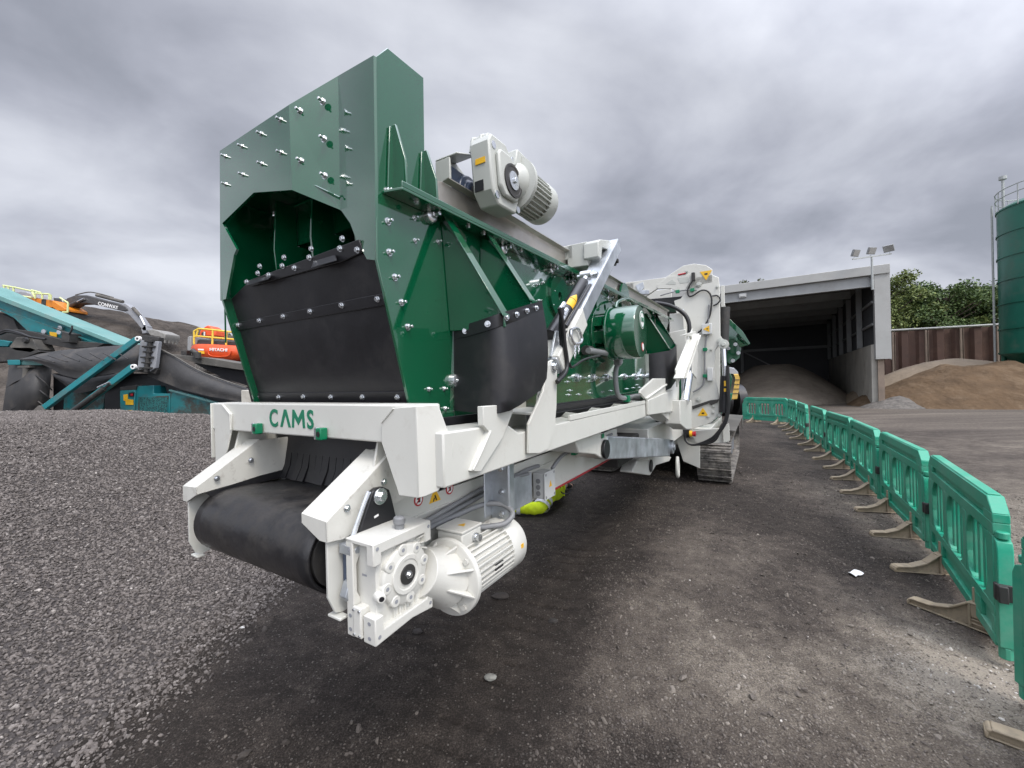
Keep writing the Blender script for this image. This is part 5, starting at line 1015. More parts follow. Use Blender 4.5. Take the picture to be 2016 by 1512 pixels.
# galvanised hanger, plate, junction box
b = MB(); b.box(0.56, 0.655, 1.495, 1.503, 1.085, 1.36); b.box(0.648, 0.655, 1.503, 1.545, 1.085, 1.36); b.box(0.56, 0.567, 1.44, 1.50, 1.10, 1.36); hang = part(b, 'beam_hanger', 'galv', bevel=0.004)
b = MB()
for z in (1.31, 1.21, 1.115): b.lathe((0.620, 1.494, z), (0, -1, 0), [(0, 0.014), (0.004, 0.014), (0.004, 0.010), (0.014, 0.010)], 6)
part(b, 'hanger_bolts', 'zinc', hang, 0)
b = MB(); b.prism([(0.50, 1.62, 1.04), (0.50, 1.98, 1.025), (0.50, 1.98, 1.19), (0.50, 1.62, 1.20)], (0.006, 0, 0)); part(b, 'cover_plate', 'galv', bevel=0.001)
jb = SX(0.56, (1085, 930), (1106, 925), (1106, 971), (1085, 977)); b = MB(); b.box(0.485, 0.555, 2.03, 2.155, 1.03, 1.175); jbo = part(b, 'junction_box', 'grey_box', bevel=0.006)
b = MB(); b.box(0.556, 0.564, 2.025, 2.160, 1.025, 1.180); jl = part(b, 'box_lid', 'grey_box', jbo, 0.003)
b = MB(); c = V((0.5645, 2.095, 1.105)); b.prism([c+V((0, -.018, -.014)), c+V((0, .018, -.014)), c+V((0, 0, .02))], (.001, 0, 0)); part(b, 'warning_sticker', 'yellow', jbo, 0)
for z in (1.06, 1.095, 1.13): b = MB(); b.lathe((0.52, 2.0295, z), (0, -1, 0), [(0, 0.014), (0.004, 0.014), (0.004, 0.008)], 14); part(b, 'gland_cap', 'conduit', jbo, 0)
for a, z in ((2.04, 1.04), (2.145, 1.04), (2.04, 1.165), (2.145, 1.165)): b = MB(); b.lathe((0.564, a, z), (1, 0, 0), [(0, 0.008), (0.001, 0.008)], 10); part(b, 'lid_screw', 'conduit', jbo, 0)
b = MB(); b.box(0.474, 0.482, 2.3, 3.7, 1.004, 1.014); part(b, 'red_edge_strip', 'red', bevel=0)
b = MB(); b.tube([(0.55, 2.15, 1.18), (0.56, 2.3, 1.24), (0.58, 2.6, 1.25), (0.58, 3.2, 1.26)], 0.011, 8, 5); part(b, 'flexible_conduit', 'conduit', bevel=0, smooth=60)
b = MB(); b.cbox((0.58, 2.42, 1.245), (0.03, 0.05, 0.05)); part(b, 'hose_clip', 'clip', bevel=0.003)
# conduit from the vibrator
b = MB(); b.tube([SX(0.62, p)[0] for p in ((1158, 690), (1172, 692), (1195, 696), (1216, 704), (1222, 712), (1214, 722), (1212, 745), (1216, 775), (1228, 784), (1250, 780), (1268, 778))], 0.020, 10, 6); part(b, 'flexible_conduit', 'conduit', bevel=0, smooth=60)
for u, v in ((1216, 712), (1234, 785), (1266, 779)): c = SX(0.63, (u, v))[0]; b = MB(); b.cbox(c, (0.05, 0.05, 0.055)); part(b, 'hose_clip', 'clip' if v > 720 else 'conduit', bevel=0.005)
c = SX(0.57, (1157, 690))[0]; b = MB(); b.lathe(c, (0, 1, 0), [(-0.04, 0.034), (0.06, 0.034), (0.06, 0.026), (0.13, 0.026)], 14); part(b, 'conduit_gland', 'dark', bevel=0)

# --- rear gusset of the side beam, towing arm, drawbar parts
b = MB(); b.prism(SX(0.76, (1261, 774), (1262, 768), (1288, 745), (1337, 745), (1337, 812), (1275, 816), (1275, 790)), (-0.02, 0, 0)); b.tube(SX(0.765, (1272, 785), (1318, 753)), 0.012, 6, 1)
b.prism(SX(0.78, (1276, 788), (1325, 768), (1325, 810), (1277, 817)), (-0.02, 0, 0)); part(b, 'beam_gusset', 'white', bevel=0.004)
b = MB(); b.prism(SX(0.74, (1300, 812), (1340, 808), (1350, 830), (1345, 838), (1318, 828)), (-0.16, 0, 0)); part(b, 'beam_foot', 'white', bevel=0.006)
b = MB(); r0 = SX(0.66, (1196, 858), (1196, 905)); r1 = SX(0.66, (1319, 864), (1319, 898))
b.prism([r0[0], r0[1], r1[1], r1[0]], (-0.11, 0, 0)); rhs = part(b, 'tow_arm', 'galv', bevel=0.01)
c = V(r1[0]).lerp(V(r1[1]), .5); b = MB(); b.lathe(c+V((-.12, .06, 0)), (1, 0, 0), [(0, 0.085), (0.15, 0.085), (0.15, 0.04), (0.17, 0.04)], 24); part(b, 'tow_arm_end', 'galv', rhs, 0.003)
b = MB(); b.prism(SX(0.68, (1133, 870), (1135, 860), (1168, 852), (1185, 852), (1196, 858), (1194, 900), (1186, 903), (1172, 895), (1140, 892)), (-0.20, 0, 0)); hk = part(b, 'arm_socket', 'white', bevel=0.008)
b = MB(); c = SX(0.685, (1190, 884))[0]; b.lathe(c, (1, 0, 0), [(0, 0.065), (0.02, 0.065)], 24); part(b, 'socket_plug', 'black', hk, 0.003)
b = MB(); c = SX(0.686, (1187, 858))[0]; b.cbox(c, (0.002, 0.05, 0.03)); part(b, 'green_sticker', 'clip', hk, 0)
b = MB(); b.prism(SX(0.70, (1195, 842), (1240, 825), (1270, 822), (1275, 816), (1180, 840), (1150, 852), (1165, 860)), (-0.03, 0, 0)); part(b, 'beam_web', 'white', bevel=0.003)
b = MB(); b.prism(SX(0.45, (1246, 928), (1254, 908), (1262, 903), (1308, 894), (1322, 900), (1318, 908), (1292, 916), (1280, 936), (1246, 931)), (-0.14, 0, 0)); dw = part(b, 'drawbar_eye', 'white', bevel=0.008)
b = MB(); c = SX(0.456, (1281, 917))[0]; b.lathe(c, (1, 0, 0), [(0, 0.075), (0.012, 0.075), (0.012, 0.045)], 24); part(b, 'drawbar_hole', 'dark', dw, 0.002)
b = MB(); c = SX(0.55, (1334, 916))[0]; b.tube([V(c)+V((0, 0, .12)), V(c)+V((0, .05, .03)), V(c)+V((0, .05, -.10)), V(c)+V((0, .0, -.17)), V(c)+V((0, -.05, -.10)), V(c)+V((0, -.05, .03)), V(c)+V((0, 0, .12))], 0.022, 8, 5); part(b, 'tow_shackle', 'white', bevel=0)

# --- chassis, tracks
b = MB(); b.box(-0.55, 0.55, 4.6, 10.6, 0.80, 1.15); b.box(-0.9, 0.9, 7.6, 10.2, 0.55, 0.85); part(b, 'chassis', 'white', bevel=0.01)
b = MB(); b.box(-0.45, 0.45, 3.8, 4.6, 0.86, 1.1); b.prism([(0.50, 5.2, 1.35), (0.50, 6.7, 1.35), (0.50, 6.7, 0.95), (0.50, 5.6, 1.05)], (-0.05, 0, 0)); part(b, 'chassis_nose', 'dark', bevel=0.01)
def track(xc):
    rr = 0.325; a0, a1, zc, hw = 7.50, 10.35, 0.345, 0.245; per = []
    n1 = 22
    for i in range(n1): per.append((a0+(a1-a0)*i/n1, zc-rr, 0.0))
    for i in range(8): t = math.pi*i/8; per.append((a1+rr*math.sin(t), zc-rr*math.cos(t), t))
    for i in range(n1): per.append((a1-(a1-a0)*i/n1, zc+rr, math.pi))
    for i in range(8): t = math.pi*i/8; per.append((a0-rr*math.sin(t), zc+rr*math.cos(t), math.pi+t))
    ch = MB()
    for a, z, t in per:
        rm = Matrix.Rotation(t, 3, 'X'); c = V((xc, a, z))
        ch.cbox(c, (2*hw, 0.122, 0.022), rm); ch.cbox(c + rm @ V((0, -0.045, -0.02)), (2*hw, 0.014, 0.03), rm); ch.cbox(c + rm @ V((0, 0.01, -0.016)), (2*hw, 0.010, 0.018), rm); ch.cbox(c + rm @ V((0, 0.0, 0.035)), (0.16, 0.11, 0.05), rm)
    co_ = part(ch, 'track_chain', 'track', bevel=0)
    fr = MB(); s = 1 if xc > 0 else -1
    fr.box(xc-.10, xc+.10, a0+.05, a1-.05, zc-.16, zc+.17)
    for k in range(5): fr.box(xc+s*.10, xc+s*.16, a0+.15+.58*k, a0+.20+.58*k, zc-.18, zc+.19)
    fr.box(xc+s*.10, xc+s*.155, a0+.1, a1-.1, zc+.17, zc+.185); fr.box(xc+s*.10, xc+s*.13, a0+.1, a1-.1, zc-.185, zc-.17)
    part(fr, 'track_frame', 'frame_grey', bevel=0.004)
    for a in (a0, a1):
        w = MB(); w.lathe((xc-.09, a, zc), (1, 0, 0), [(0, rr-.07), (.18, rr-.07), (.18, .12), (.20, .12)], 32); part(w, 'idler_wheel', 'frame_grey', bevel=0.003)
    w = MB()
    for k in range(6): w.lathe((xc-.12, a0+.3+.45*k, zc-.20), (1, 0, 0), [(0, .10), (.24, .10)], 20)
    part(w, 'track_rollers', 'frame_grey', bevel=0.003)
track(0.972); track(-0.972)
b = MB(); b.prism([(1.0, 7.9, 0.80), (1.26, 7.85, 0.79), (1.30, 10.6, 0.84), (1.0, 10.6, 0.86)], (0, 0, 0.012)); b.prism([(1.29, 10.2, 0.84), (1.30, 10.6, 0.84), (1.30, 10.6, 0.60), (1.285, 10.55, 0.55)], (-0.01, 0, 0)); part(b, 'track_guard', 'dusty_steel', bevel=0.002)
b = MB(); b.prism([(0.60, 7.15, 0.50), (0.75, 7.1, 0.28), (0.75, 7.2, 0.85), (0.60, 7.15, 0.85)], (-0.02, 0.02, 0)); b.prism(SA(7.0, (1330, 858), (1362, 858), (1378, 878), (1378, 922), (1345, 908), (1336, 880)), (0, 0.03, 0)); part(b, 'track_scraper', 'white', bevel=0.004)

# --- folded side conveyor at the back (upright leg and level boom)
AM = 6.9
def SM(*p): return SA(AM, *p)
b = MB(); b.prism(SM((1327, 592), (1340, 588), (1372, 545), (1402, 541), (1415, 546), (1417, 568), (1418, 660), (1423, 668), (1418, 676), (1408, 690), (1406, 735), (1414, 770), (1420, 815), (1400, 832), (1362, 845), (1352, 836), (1352, 800), (1372, 760), (1366, 700), (1340, 660)), (0, 0.05, 0)); up_ = part(b, 'conveyor_upright', 'white', bevel=0.006)
b = MB(); b.prism(SM((1232, 556), (1310, 546), (1345, 523), (1366, 519), (1390, 522), (1402, 530), (1403, 556), (1384, 560), (1376, 568), (1330, 574), (1322, 568), (1294, 568), (1262, 590), (1232, 592)), (0, 0.06, 0)); bm_ = part(b, 'conveyor_boom', 'white', bevel=0.006)
b = MB(); b.prism(SA(AM-.012, (1294, 561), (1316, 544), (1358, 541), (1360, 552), (1348, 572), (1334, 574), (1320, 568), (1294, 568)), (0, 0.012, 0)); part(b, 'boom_doubler', 'white', bm_, 0.003)
b = MB(); b.prism(SA(AM-.016, (1311, 559), (1323, 550), (1331, 556), (1330, 560)), (0, 0.004, 0)); b.prism(SA(AM-.016, (1334, 547), (1355, 545), (1356, 556), (1339, 558)), (0, 0.004, 0)); part(b, 'doubler_window', 'grey_cast', bm_, 0.001)
b = MB(); b.prism(SA(AM+.06, (1240, 592), (1345, 583), (1352, 590), (1352, 597), (1285, 600), (1240, 606)), (0, 0.9, 0)); part(b, 'folded_belt', 'rubber', bevel=0.004)
b = MB(); q = SM((1250, 556))[0]; b.box(-1.3, q[0]-.02, AM, AM+.06, q[2]-.36, q[2]); b.box(-1.3, 0.3, AM+.85, AM+.91, q[2]-.36, q[2]); part(b, 'far_boom_frame', 'white', bevel=0.006)
b = MB(); b.prism(SA(AM+.9, (1330, 592), (1402, 545), (1417, 560), (1418, 815), (1372, 842), (1352, 800)), (0, 0.05, 0)); part(b, 'far_upright', 'white', bevel=0.006)
b = MB(); b.prism(SA(AM-.02, (1251, 562), (1266, 555), (1268, 566), (1258, 577)), (0, 0.02, 0)); b.prism(SA(AM-.02, (1256, 571), (1278, 571), (1278, 579), (1258, 579)), (0, 0.02, 0)); part(b, 'lock_bracket', 'galv', bevel=0.002)
def tri(c, n, up, s, par, m='yellow'):
    n = V(n).normalized(); u_ = V(up).normalized(); r_ = u_.cross(n); c = V(c); b = MB(); b.prism([c - r_*s - u_*s*.7, c + r_*s - u_*s*.7, c + u_*s], tuple(n*0.002)); o = part(b, 'warning_triangle', m, par, 0)
    b = MB(); b.cbox(c + n*0.003 - u_*s*.15, (s*.5, 0.002, s*.3)); part(b, 'triangle_mark', 'black', o, 0)
tri(SA(AM-.004, (1390, 541))[0], (0, -1, 0), (0, 0, -1), 0.085, bm_)
tri(SA(AM-.004, (1384, 812))[0], (0, -1, 0), (0, 0, 1), 0.075, up_)
c = SA(AM-.05, (1392, 648))[0]; b = MB(); b.cbox(c, (0.14, 0.07, 0.16)); jb2 = part(b, 'control_box', 'grey_box', up_, 0.008); tri(V(c)+V((0, -.038, 0)), (0, -1, 0), (-1, 0, 0), 0.05, jb2)
c = SA(AM-.03, (1398, 737))[0]; b = MB(); b.cbox(c, (0.08, 0.05, 0.20)); part(b, 'small_box', 'grey_box', up_, 0.008)
def mtube(pts, r, nm, m, a=AM-.03): b = MB(); b.tube(SA(a, *pts), r, 8, 6); part(b, nm, m, up_, 0, 60)
mtube(((1364, 552), (1354, 570), (1356, 582), (1364, 582), (1380, 572), (1394, 574), (1401, 590), (1397, 622), (1385, 645), (1374, 655)), 0.012, 'cable', 'hose')
mtube(((1402, 583), (1412, 582), (1418, 590), (1412, 598), (1404, 602)), 0.011, 'cable', 'hose')
mtube(((1300, 582), (1325, 575), (1350, 571), (1372, 571)), 0.010, 'cable', 'conduit')
mtube(((1396, 600), (1394, 640), (1388, 690), (1387, 745), (1380, 762), (1364, 772)), 0.012, 'cable', 'conduit')
for u, v in ((1334, 574), (1363, 571), (1388, 688), (1388, 740)): c = SA(AM-.03, (u, v))[0]; b = MB(); b.cbox(c, (0.06, 0.04, 0.05)); part(b, 'hose_clip', 'clip', up_, 0.005)
mtube(((1335, 541), (1350, 538)), 0.012, 'red_sleeve', 'red', AM-.01)
c = SA(AM-.03, (1365, 545))[0]; b = MB(); b.cbox(c, (0.05, 0.05, 0.13)); part(b, 'limit_switch', 'dark', bm_, 0.006)
b = MB()
for u, v, r in ((1376, 560, 0.04), (1352, 535, 0.022), (1412, 565, 0.02), (1419, 672, 0.05), (1376, 786, 0.04), (1400, 688, 0.018), (1391, 688, 0.018), (1416, 818, 0.035), (1404, 812, 0.02), (1394, 820, 0.02), (1405, 800, 0.02)): c = SA(AM-.001, (u, v))[0]; b.lathe(c, (0, -1, 0), [(0, r), (0.012, r), (0.012, r*.55), (0.03, r*.55)], 18)
part(b, 'pivot_pins', 'grey_cast', up_, 0.001)
b = MB(); b.prism(SA(AM-.02, (1362, 800), (1398, 788), (1416, 786), (1412, 793), (1400, 798), (1396, 794), (1364, 806)), (0, 0.02, 0)); part(b, 'locking_arm', 'dark', up_, 0.001)
# cylinder beside the upright
k0, k1 = SA(AM-.02, (1424, 812))[0], SA(AM-.02, (1427, 740))[0]
b = MB(); b.cyl(k0, k1, 0.062, n=24); hc = part(b, 'fold_cylinder', 'black', bevel=0)
b = MB(); b.cyl(k1, SA(AM-.02, (1424, 682))[0], 0.034, n=16); part(b, 'cylinder_rod', 'chrome', hc, 0)
b = MB(); c = SA(AM-.02, (1425, 678))[0]; b.lathe(V(c)+V((0, .05, 0)), (0, -1, 0), [(0, .07), (.1, .07), (.1, .03), (.14, .03)], 20); part(b, 'rod_eye', 'grey_cast', hc, 0.003)
b = MB(); c = SA(AM-.085, (1429, 755))[0]; b.cbox(c, (0.05, 0.004, 0.08)); c2 = SA(AM-.085, (1429, 768))[0]; b.cbox(c2, (0.05, 0.004, 0.05)); part(b, 'warning_sticker', 'yellow', hc, 0)
b = MB(); b.cyl(SA(AM+.3, (1427, 605))[0], SA(AM+.3, (1424, 680))[0], 0.075, n=20); part(b, 'upper_cylinder', 'dark', bevel=0)
b = MB(); b.prism(SA(AM+.4, (1419, 562), (1426, 562), (1427, 600), (1431, 610), (1430, 680), (1421, 680)), (0, 0.05, 0)); part(b, 'cylinder_post', 'white', bevel=0.004)
for o in (0, 4, 8): 
    b = MB(); b.tube(SA(AM-.10, (1431+o*.3, 720), (1432+o*.4, 770), (1433+o*.3, 800), (1426+o*.5, 830), (1412+o*.6, 852), (1395+o, 866+o*.5), (1365, 876), (1350, 868), (1349, 856)), 0.016, 8, 6); part(b, 'hydraulic_hose', 'hose', bevel=0, smooth=60)
b = MB(); b.prism(SA(AM+.1, (1349, 850), (1432, 842), (1434, 872), (1365, 874), (1352, 868)), (0, 0.10, 0)); part(b, 'pivot_housing', 'white', bevel=0.008)
b = MB(); b.prism(SA(AM-.01, (1344, 846), (1358, 846), (1358, 862), (1346, 862)), (0, 0.06, 0)); ee = part(b, 'stop_button_box', 'black', bevel=0.006)
c = SA(AM-.02, (1363, 854))[0]; b = MB(); b.lathe(c, (1, 0, 0), [(-.04, .05), (0, .05)], 16); part(b, 'yellow_collar', 'yellow', ee, 0)
b = MB(); b.lathe(c, (1, 0, 0), [(0, .03), (0.03, .04), (.05, .04)], 16); part(b, 'red_button', 'red', ee, 0)
b = MB(); b.prism(SA(AM+.06, (1422, 840), (1435, 834), (1437, 868), (1424, 872)), (0, 0.05, 0)); part(b, 'valve_block', 'white', bevel=0.004)
# diagonal channel strut beside the upright
b = MB(); s0 = V(SX(0.86, (1331, 745))[0]); s1 = V(SX(0.86, (1364, 660))[0])
b.bar(s0, s1, 0.20, 0.012, (1, 0, 0)); b.bar(s0 + V((0.04, -.10, 0)), s1 + V((0.04, -.10, 0)), 0.014, 0.10, (1, 0, 0)); b.bar(s0 + V((0.04, .10, 0)), s1 + V((0.04, .10, 0)), 0.014, 0.10, (1, 0, 0))
b.prism(SX(0.89, (1341, 660), (1370, 652), (1374, 700), (1372, 745), (1364, 735), (1366, 690), (1362, 662)), (-0.02, 0, 0)); part(b, 'diagonal_strut', 'white', bevel=0.004)
b = MB(); b.cyl(SX(0.84, (1348, 792))[0], SX(0.84, (1358, 728))[0], 0.05, n=20); part(b, 'prop_cylinder', 'chrome', bevel=0)
b = MB(); b.prism(SX(0.86, (1339, 788), (1362, 788), (1362, 845), (1352, 846), (1340, 835)), (-0.16, 0, 0)); part(b, 'prop_foot', 'white', bevel=0.01)
b = MB(); b.prism(SA(6.3, (1317, 655), (1350, 648), (1352, 700), (1336, 740), (1325, 735)), (0, 0.05, 0)); b.prism(SA(6.5, (1318, 618), (1345, 615), (1346, 658), (1318, 662)), (0, 0.4, 0)); part(b, 'tail_housing', 'white', bevel=0.006)
b = MB(); b.tube(SA(6.45, (1290, 596), (1320, 602), (1345, 616), (1356, 635), (1357, 660)), 0.03, 8, 6); part(b, 'hydraulic_hose', 'hose', bevel=0, smooth=60)
b = MB(); b.box(0.60, 0.66, 6.6, 6.66, 1.4, 2.75); part(b, 'rear_post', 'galv', bevel=0.004)
# green feed parts at the back
b = MB(); b.prism(SA(8.6, (1434, 668), (1442, 666), (1450, 671), (1459, 686), (1456, 704), (1446, 713), (1436, 716), (1430, 712)), (0, 0.04, 0)); ho_ = part(b, 'feed_end_plate', 'green', bevel=0.006)
b = MB()
for u, v in ((1448, 678), (1454, 695), (1443, 710), (1434, 686)): c = SA(8.595, (u, v))[0]; b.lathe(c, (0, -1, 0), [(0, 0.035), (0.03, 0.035)], 8)
part(b, 'plate_bolts', 'zinc', ho_, 0)
b = MB(); h0 = SA(8.3, (1431, 622), (1462, 652), (1477, 676), (1474, 679), (1456, 660), (1431, 634)); b.prism(h0, (-0.25, 0.9, 0)); part(b, 'feed_hood', 'green', bevel=0.005)
b = MB(); b.prism(SA(8.4, (1434, 790), (1442, 745), (1438, 735), (1432, 735), (1428, 800)), (0, 1.2, 0)); part(b, 'engine_panel', 'green', bevel=0.006)
b = MB(); b.box(-0.8, 0.9, 8.4, 12.6, 0.9, 2.0); part(b, 'engine_housing', 'green', bevel=0.02)
b = MB(); b.box(-0.9, 0.95, 8.4, 12.8, 2.0, 2.25); part(b, 'feed_hopper', 'green', bevel=0.02)
place_bolts()
# ================================================================== BARRIERS
def barrier_meshes():
    b = MB(); T = 0.036; t2 = 0.016
    def bx(x0, x1, z0, z1, t): b.box(x0, x1, -t, t, z0, z1)
    # top rail with its long recess
    b.prism([(-0.86, -T, 0.90), (0.86, -T, 0.90), (0.77, -T, 0.99), (-0.77, -T, 0.99)], (0, 2*T, 0))
    b.prism([(-0.75, -T+.008, 0.99), (0.75, -T+.008, 0.99), (0.75, -T+.008, 1.0), (-0.75, -T+.008, 1.0)], (0, 2*T-.016, 0))
    bx(-0.70, 0.70, 0.845, 0.90, t2); bx(-0.86, -0.70, 0.845, 0.90, T); bx(0.70, 0.86, 0.845, 0.90, T); bx(-0.86, 0.86, 0.77, 0.845, T)
    # posts and shoulders at the ends
    for s in (-1, 1):
        x0, x1 = sorted((s*0.74, s*0.86)); bx(x0, x1, 0.34, 0.77, T); x0, x1 = sorted((s*0.86, s*0.915))
        b.prism([(s*0.86, -T*.9, 0.12), (s*0.915, -T*.9, 0.12), (s*0.915, -T*.9, 0.70), (s*0.90, -T*.9, 0.745), (s*0.86, -T*.9, 0.76)], (0, 2*T*.9, 0))
        b.cyl((s*0.885, 0, 0.05), (s*0.885, 0, 0.12), 0.03, n=12); b.cyl((s*0.875, 0, 0.76), (s*0.875, 0, 0.80), 0.028, n=12)
    bx(-0.31, -0.23, 0.34, 0.77, T); bx(0.23, 0.31, 0.34, 0.77, T)
    # bottom rail with recesses between the foot sockets
    bx(-0.86, 0.86, 0.275, 0.34, T); bx(-0.86, 0.86, 0.10, 0.165, T)
    for x0, x1 in ((-0.40, 0.40), (-0.80, -0.60), (0.60, 0.80)): bx(x0, x1, 0.165, 0.275, t2)
    for x0, x1 in ((-0.86, -0.80), (-0.60, -0.40), (0.40, 0.60), (0.80, 0.86)): bx(x0, x1, 0.165, 0.275, T)
    # three windows: slats and rounded corners
    for x0, x1 in ((-0.74, -0.31), (-0.23, 0.23), (0.31, 0.74)):
        w = x1-x0
        for k in range(4):
            c = x0 + w*(k+0.5)/4; b.prism([(c-.020, -.012, 0.34), (c+.020, -.012, 0.34), (c+.020, -.012, 0.77), (c-.020, -.012, 0.77)], (0, .024, 0))
        for sx, xe in ((1, x0), (-1, x1)):
            for sz, ze in ((1, 0.34), (-1, 0.77)):
                b.prism([(xe, -T+.002, ze), (xe+sx*0.11, -T+.002, ze), (xe+sx*0.05, -T+.002, ze+sz*0.03), (xe+sx*0.02, -T+.002, ze+sz*0.075), (xe, -T+.002, ze+sz*0.15)], (0, 2*T-.004, 0))
    o = b.build('panel', 'barrier', None, smooth=30); pm_ = o.data; bpy.data.objects.remove(o)
    f = MB(); out = [(-0.375, 0.0), (-0.375, 0.035), (-0.36, 0.048), (-0.25, 0.055), (-0.15, 0.095), (-0.07, 0.17), (-0.05, 0.185), (0.05, 0.185), (0.07, 0.17), (0.15, 0.095), (0.25, 0.055), (0.36, 0.048), (0.375, 0.035), (0.375, 0.0), (0.09, 0.0), (0.08, 0.012), (-0.08, 0.012), (-0.09, 0.0)]
    f.prism([(-0.018, y, z) for y, z in out], (0.036, 0, 0))
    rib = [(-0.375, 0.0), (-0.375, 0.035), (-0.36, 0.048), (-0.25, 0.055), (-0.15, 0.095), (-0.07, 0.17), (-0.05, 0.185), (0.05, 0.185), (0.07, 0.17), (0.15, 0.095), (0.25, 0.055), (0.36, 0.048), (0.375, 0.035), (0.375, 0.0)]
    for i in range(len(rib)-1):
        (y0, z0), (y1, z1) = rib[i], rib[i+1]; f.bar((0, y0, z0), (0, y1, z1), 0.074, 0.014, (0, -(z1-z0), (y1-y0)) if abs(y1-y0) > 1e-4 else (0, 1, 0))
    f.box(-0.034, 0.034, -0.375, 0.375, 0.0, 0.011)
    for y in (-0.055, 0.055): f.box(-0.035, 0.035, y-.008, y+.008, 0.012, 0.175)
    for z in (0.035, 0.062): f.box(-0.033, 0.033, -0.047, 0.047, z, z+0.012)
    f.box(-0.035, 0.035, -0.047, 0.047, 0.085, 0.178)
    f.box(-0.017, 0.017, -0.045, 0.045, 0.185, 0.30)
    o = f.build('foot', 'foot', None, smooth=30); fm_ = o.data; bpy.data.objects.remove(o)
    c = MB(); c.box(0.885, 0.925, -0.045, 0.030, 0.40, 0.50); c.box(0.92, 0.96, -0.040, 0.0, 0.40, 0.50); o = c.build('clip', 'dark', None); cm_ = o.data; bpy.data.objects.remove(o)
    return pm_, fm_, cm_
PMESH, FMESH, CMESH = barrier_meshes()
def barrier(p0, p1, label, tilt=0.0, turn=(18, 18)):
    p0, p1 = V(p0), V(p1); c = (p0+p1)/2; d = (p1-p0).normalized()
    z = float(ground_parts(np.array([c.x]), np.array([c.y]))[0][0]) if c.length < 12 else 0.0
    t = thing('safety_barrier', label, 'barrier', (c.x, c.y, z+0.004), 'green barriers in a row')
    t.rotation_euler = (tilt, 0, math.atan2(d.y, d.x))
    for nm, me, x in (('panel', PMESH, 0), ('foot', FMESH, -0.48), ('foot', FMESH, 0.48), ('clip', CMESH, 0)):
        o = bpy.data.objects.new(nm, me); COL.objects.link(o); o.parent = t; o.scale = (1, 1, 0.955 if nm != 'foot' else 0.9); o.location = (x, 0, 0)
        b_ = o.modifiers.new('bevel', 'BEVEL'); b_.width = 0.006; b_.segments = 2; b_.limit_method = 'ANGLE'; b_.angle_limit = R(40)
        if nm == 'foot': o.rotation_euler = (0, 0, R(turn[0 if x < 0 else 1]) + random.uniform(-0.05, 0.05))
    return t
FEET = [(9.114, 15.362), (9.404, 14.357), (9.278, 13.571), (8.882, 12.797), (8.481, 12.017), (7.827, 10.864), (7.476, 10.092), (6.915, 9.05), (6.446, 8.205), (6.058, 7.387), (5.553, 6.576), (5.012, 5.681), (4.613, 4.98), (4.088, 4.14), (3.59, 3.382), (3.038, 2.657), (2.354, 1.902), (1.80, 1.10)]
BLAB = ['green barrier at the far end of the row, standing square across the yard', 'farthest barrier of the slanting row, just round the corner from the square standing one', 'second barrier from the far corner of the slanting row', 'third barrier from the far corner of the slanting row', 'middle barrier of the slanting row, fourth from the far corner', 'barrier fourth from the camera in the slanting row', 'third nearest green barrier to the camera', 'second nearest whole green barrier, in front of the large near one', 'large near green barrier with both tan feet in full view at the right', 'nearest green barrier, cut off by the right picture edge']
ends = []
for i in range(8):
    a, b_ = V(FEET[2*i]+(0,)), V(FEET[2*i+1]+(0,)); c = (a+b_)/2
    if i > 0:
        pc = V(FEET[2*i-2]+(0,)) + V(FEET[2*i-1]+(0,)); nx = (V(FEET[min(2*i+2, 16)]+(0,)) + V(FEET[min(2*i+3, 17)]+(0,)))/2; d = (b_-a).normalized()*0.7 + ((nx - pc/2).normalized() if i > 1 else (b_-a).normalized())*0.3; d.normalize()
    else:
        d = (V(W(15.0, (1552, 800))[0]) - V(W(16.6, (1467, 800))[0])); d.z = 0; d.normalize(); c = V((9.45, 15.2, 0))
    barrier(c - d*0.9, c + d*0.9, BLAB[i if i < 8 else 8], tilt=random.uniform(-0.015, 0.015), turn=(22, -35) if i == 7 else (0, 0) if i == 0 else (17, 17))
barrier((2.54, 2.06, 0), (2.10, 0.26, 0), BLAB[9], turn=(-30, 0))
barrier((8.42, 16.55, 0), (6.9, 17.6, 0), 'green barrier half hidden behind the track of the screening machine')

# ================================================================== PERSON lying under the conveyor
def pt(u, Y, z): return V(((u-1029)/800*(Y+.22), Y+.22, z))
def skin_mesh(name, chains, m, parent, sub=2):
    vs = []; es = []; rs = []
    idx = {}
    for ch in chains:
        prev = None
        for key, p, r in ch:
            if key in idx: i = idx[key]
            else: i = idx[key] = len(vs); vs.append(V(p)); rs.append(r)
            if prev is not None: es.append((prev, i))
            prev = i
    off = V(OFF[parent.name]); me = bpy.data.meshes.new(name); me.from_pydata([tuple(v-off) for v in vs], es, [])
    o = bpy.data.objects.new(name, me); COL.objects.link(o); o.modifiers.new('skin', 'SKIN')
    for i, r in enumerate(rs): me.skin_vertices[0].data[i].radius = (r, r)
    me.skin_vertices[0].data[0].use_root = True
    s = o.modifiers.new('sub', 'SUBSURF'); s.levels = s.render_levels = sub
    dg = bpy.context.evaluated_depsgraph_get(); m2 = bpy.data.meshes.new_from_object(o.evaluated_get(dg)); bpy.data.objects.remove(o)
    m2.materials.clear(); m2.materials.append(M[m]); m2.polygons.foreach_set('use_smooth', [True]*len(m2.polygons))
    o = bpy.data.objects.new(name, m2); COL.objects.link(o); o.parent = parent; OFF[o.name] = tuple(off); return o
pelv, chest, neck, head = pt(1114, 5.62, .15), pt(1098, 5.34, .19), pt(1082, 5.22, .22), pt(1064, 5.20, .21)
sh, el, wr, hd = pt(1090, 5.14, .20), pt(1077, 4.96, .075), pt(1026, 4.98, .085), pt(1014, 5.0, .075)
sh2, el2, wr2 = pt(1086, 5.36, .30), pt(1066, 5.46, .26), pt(1050, 5.34, .12)
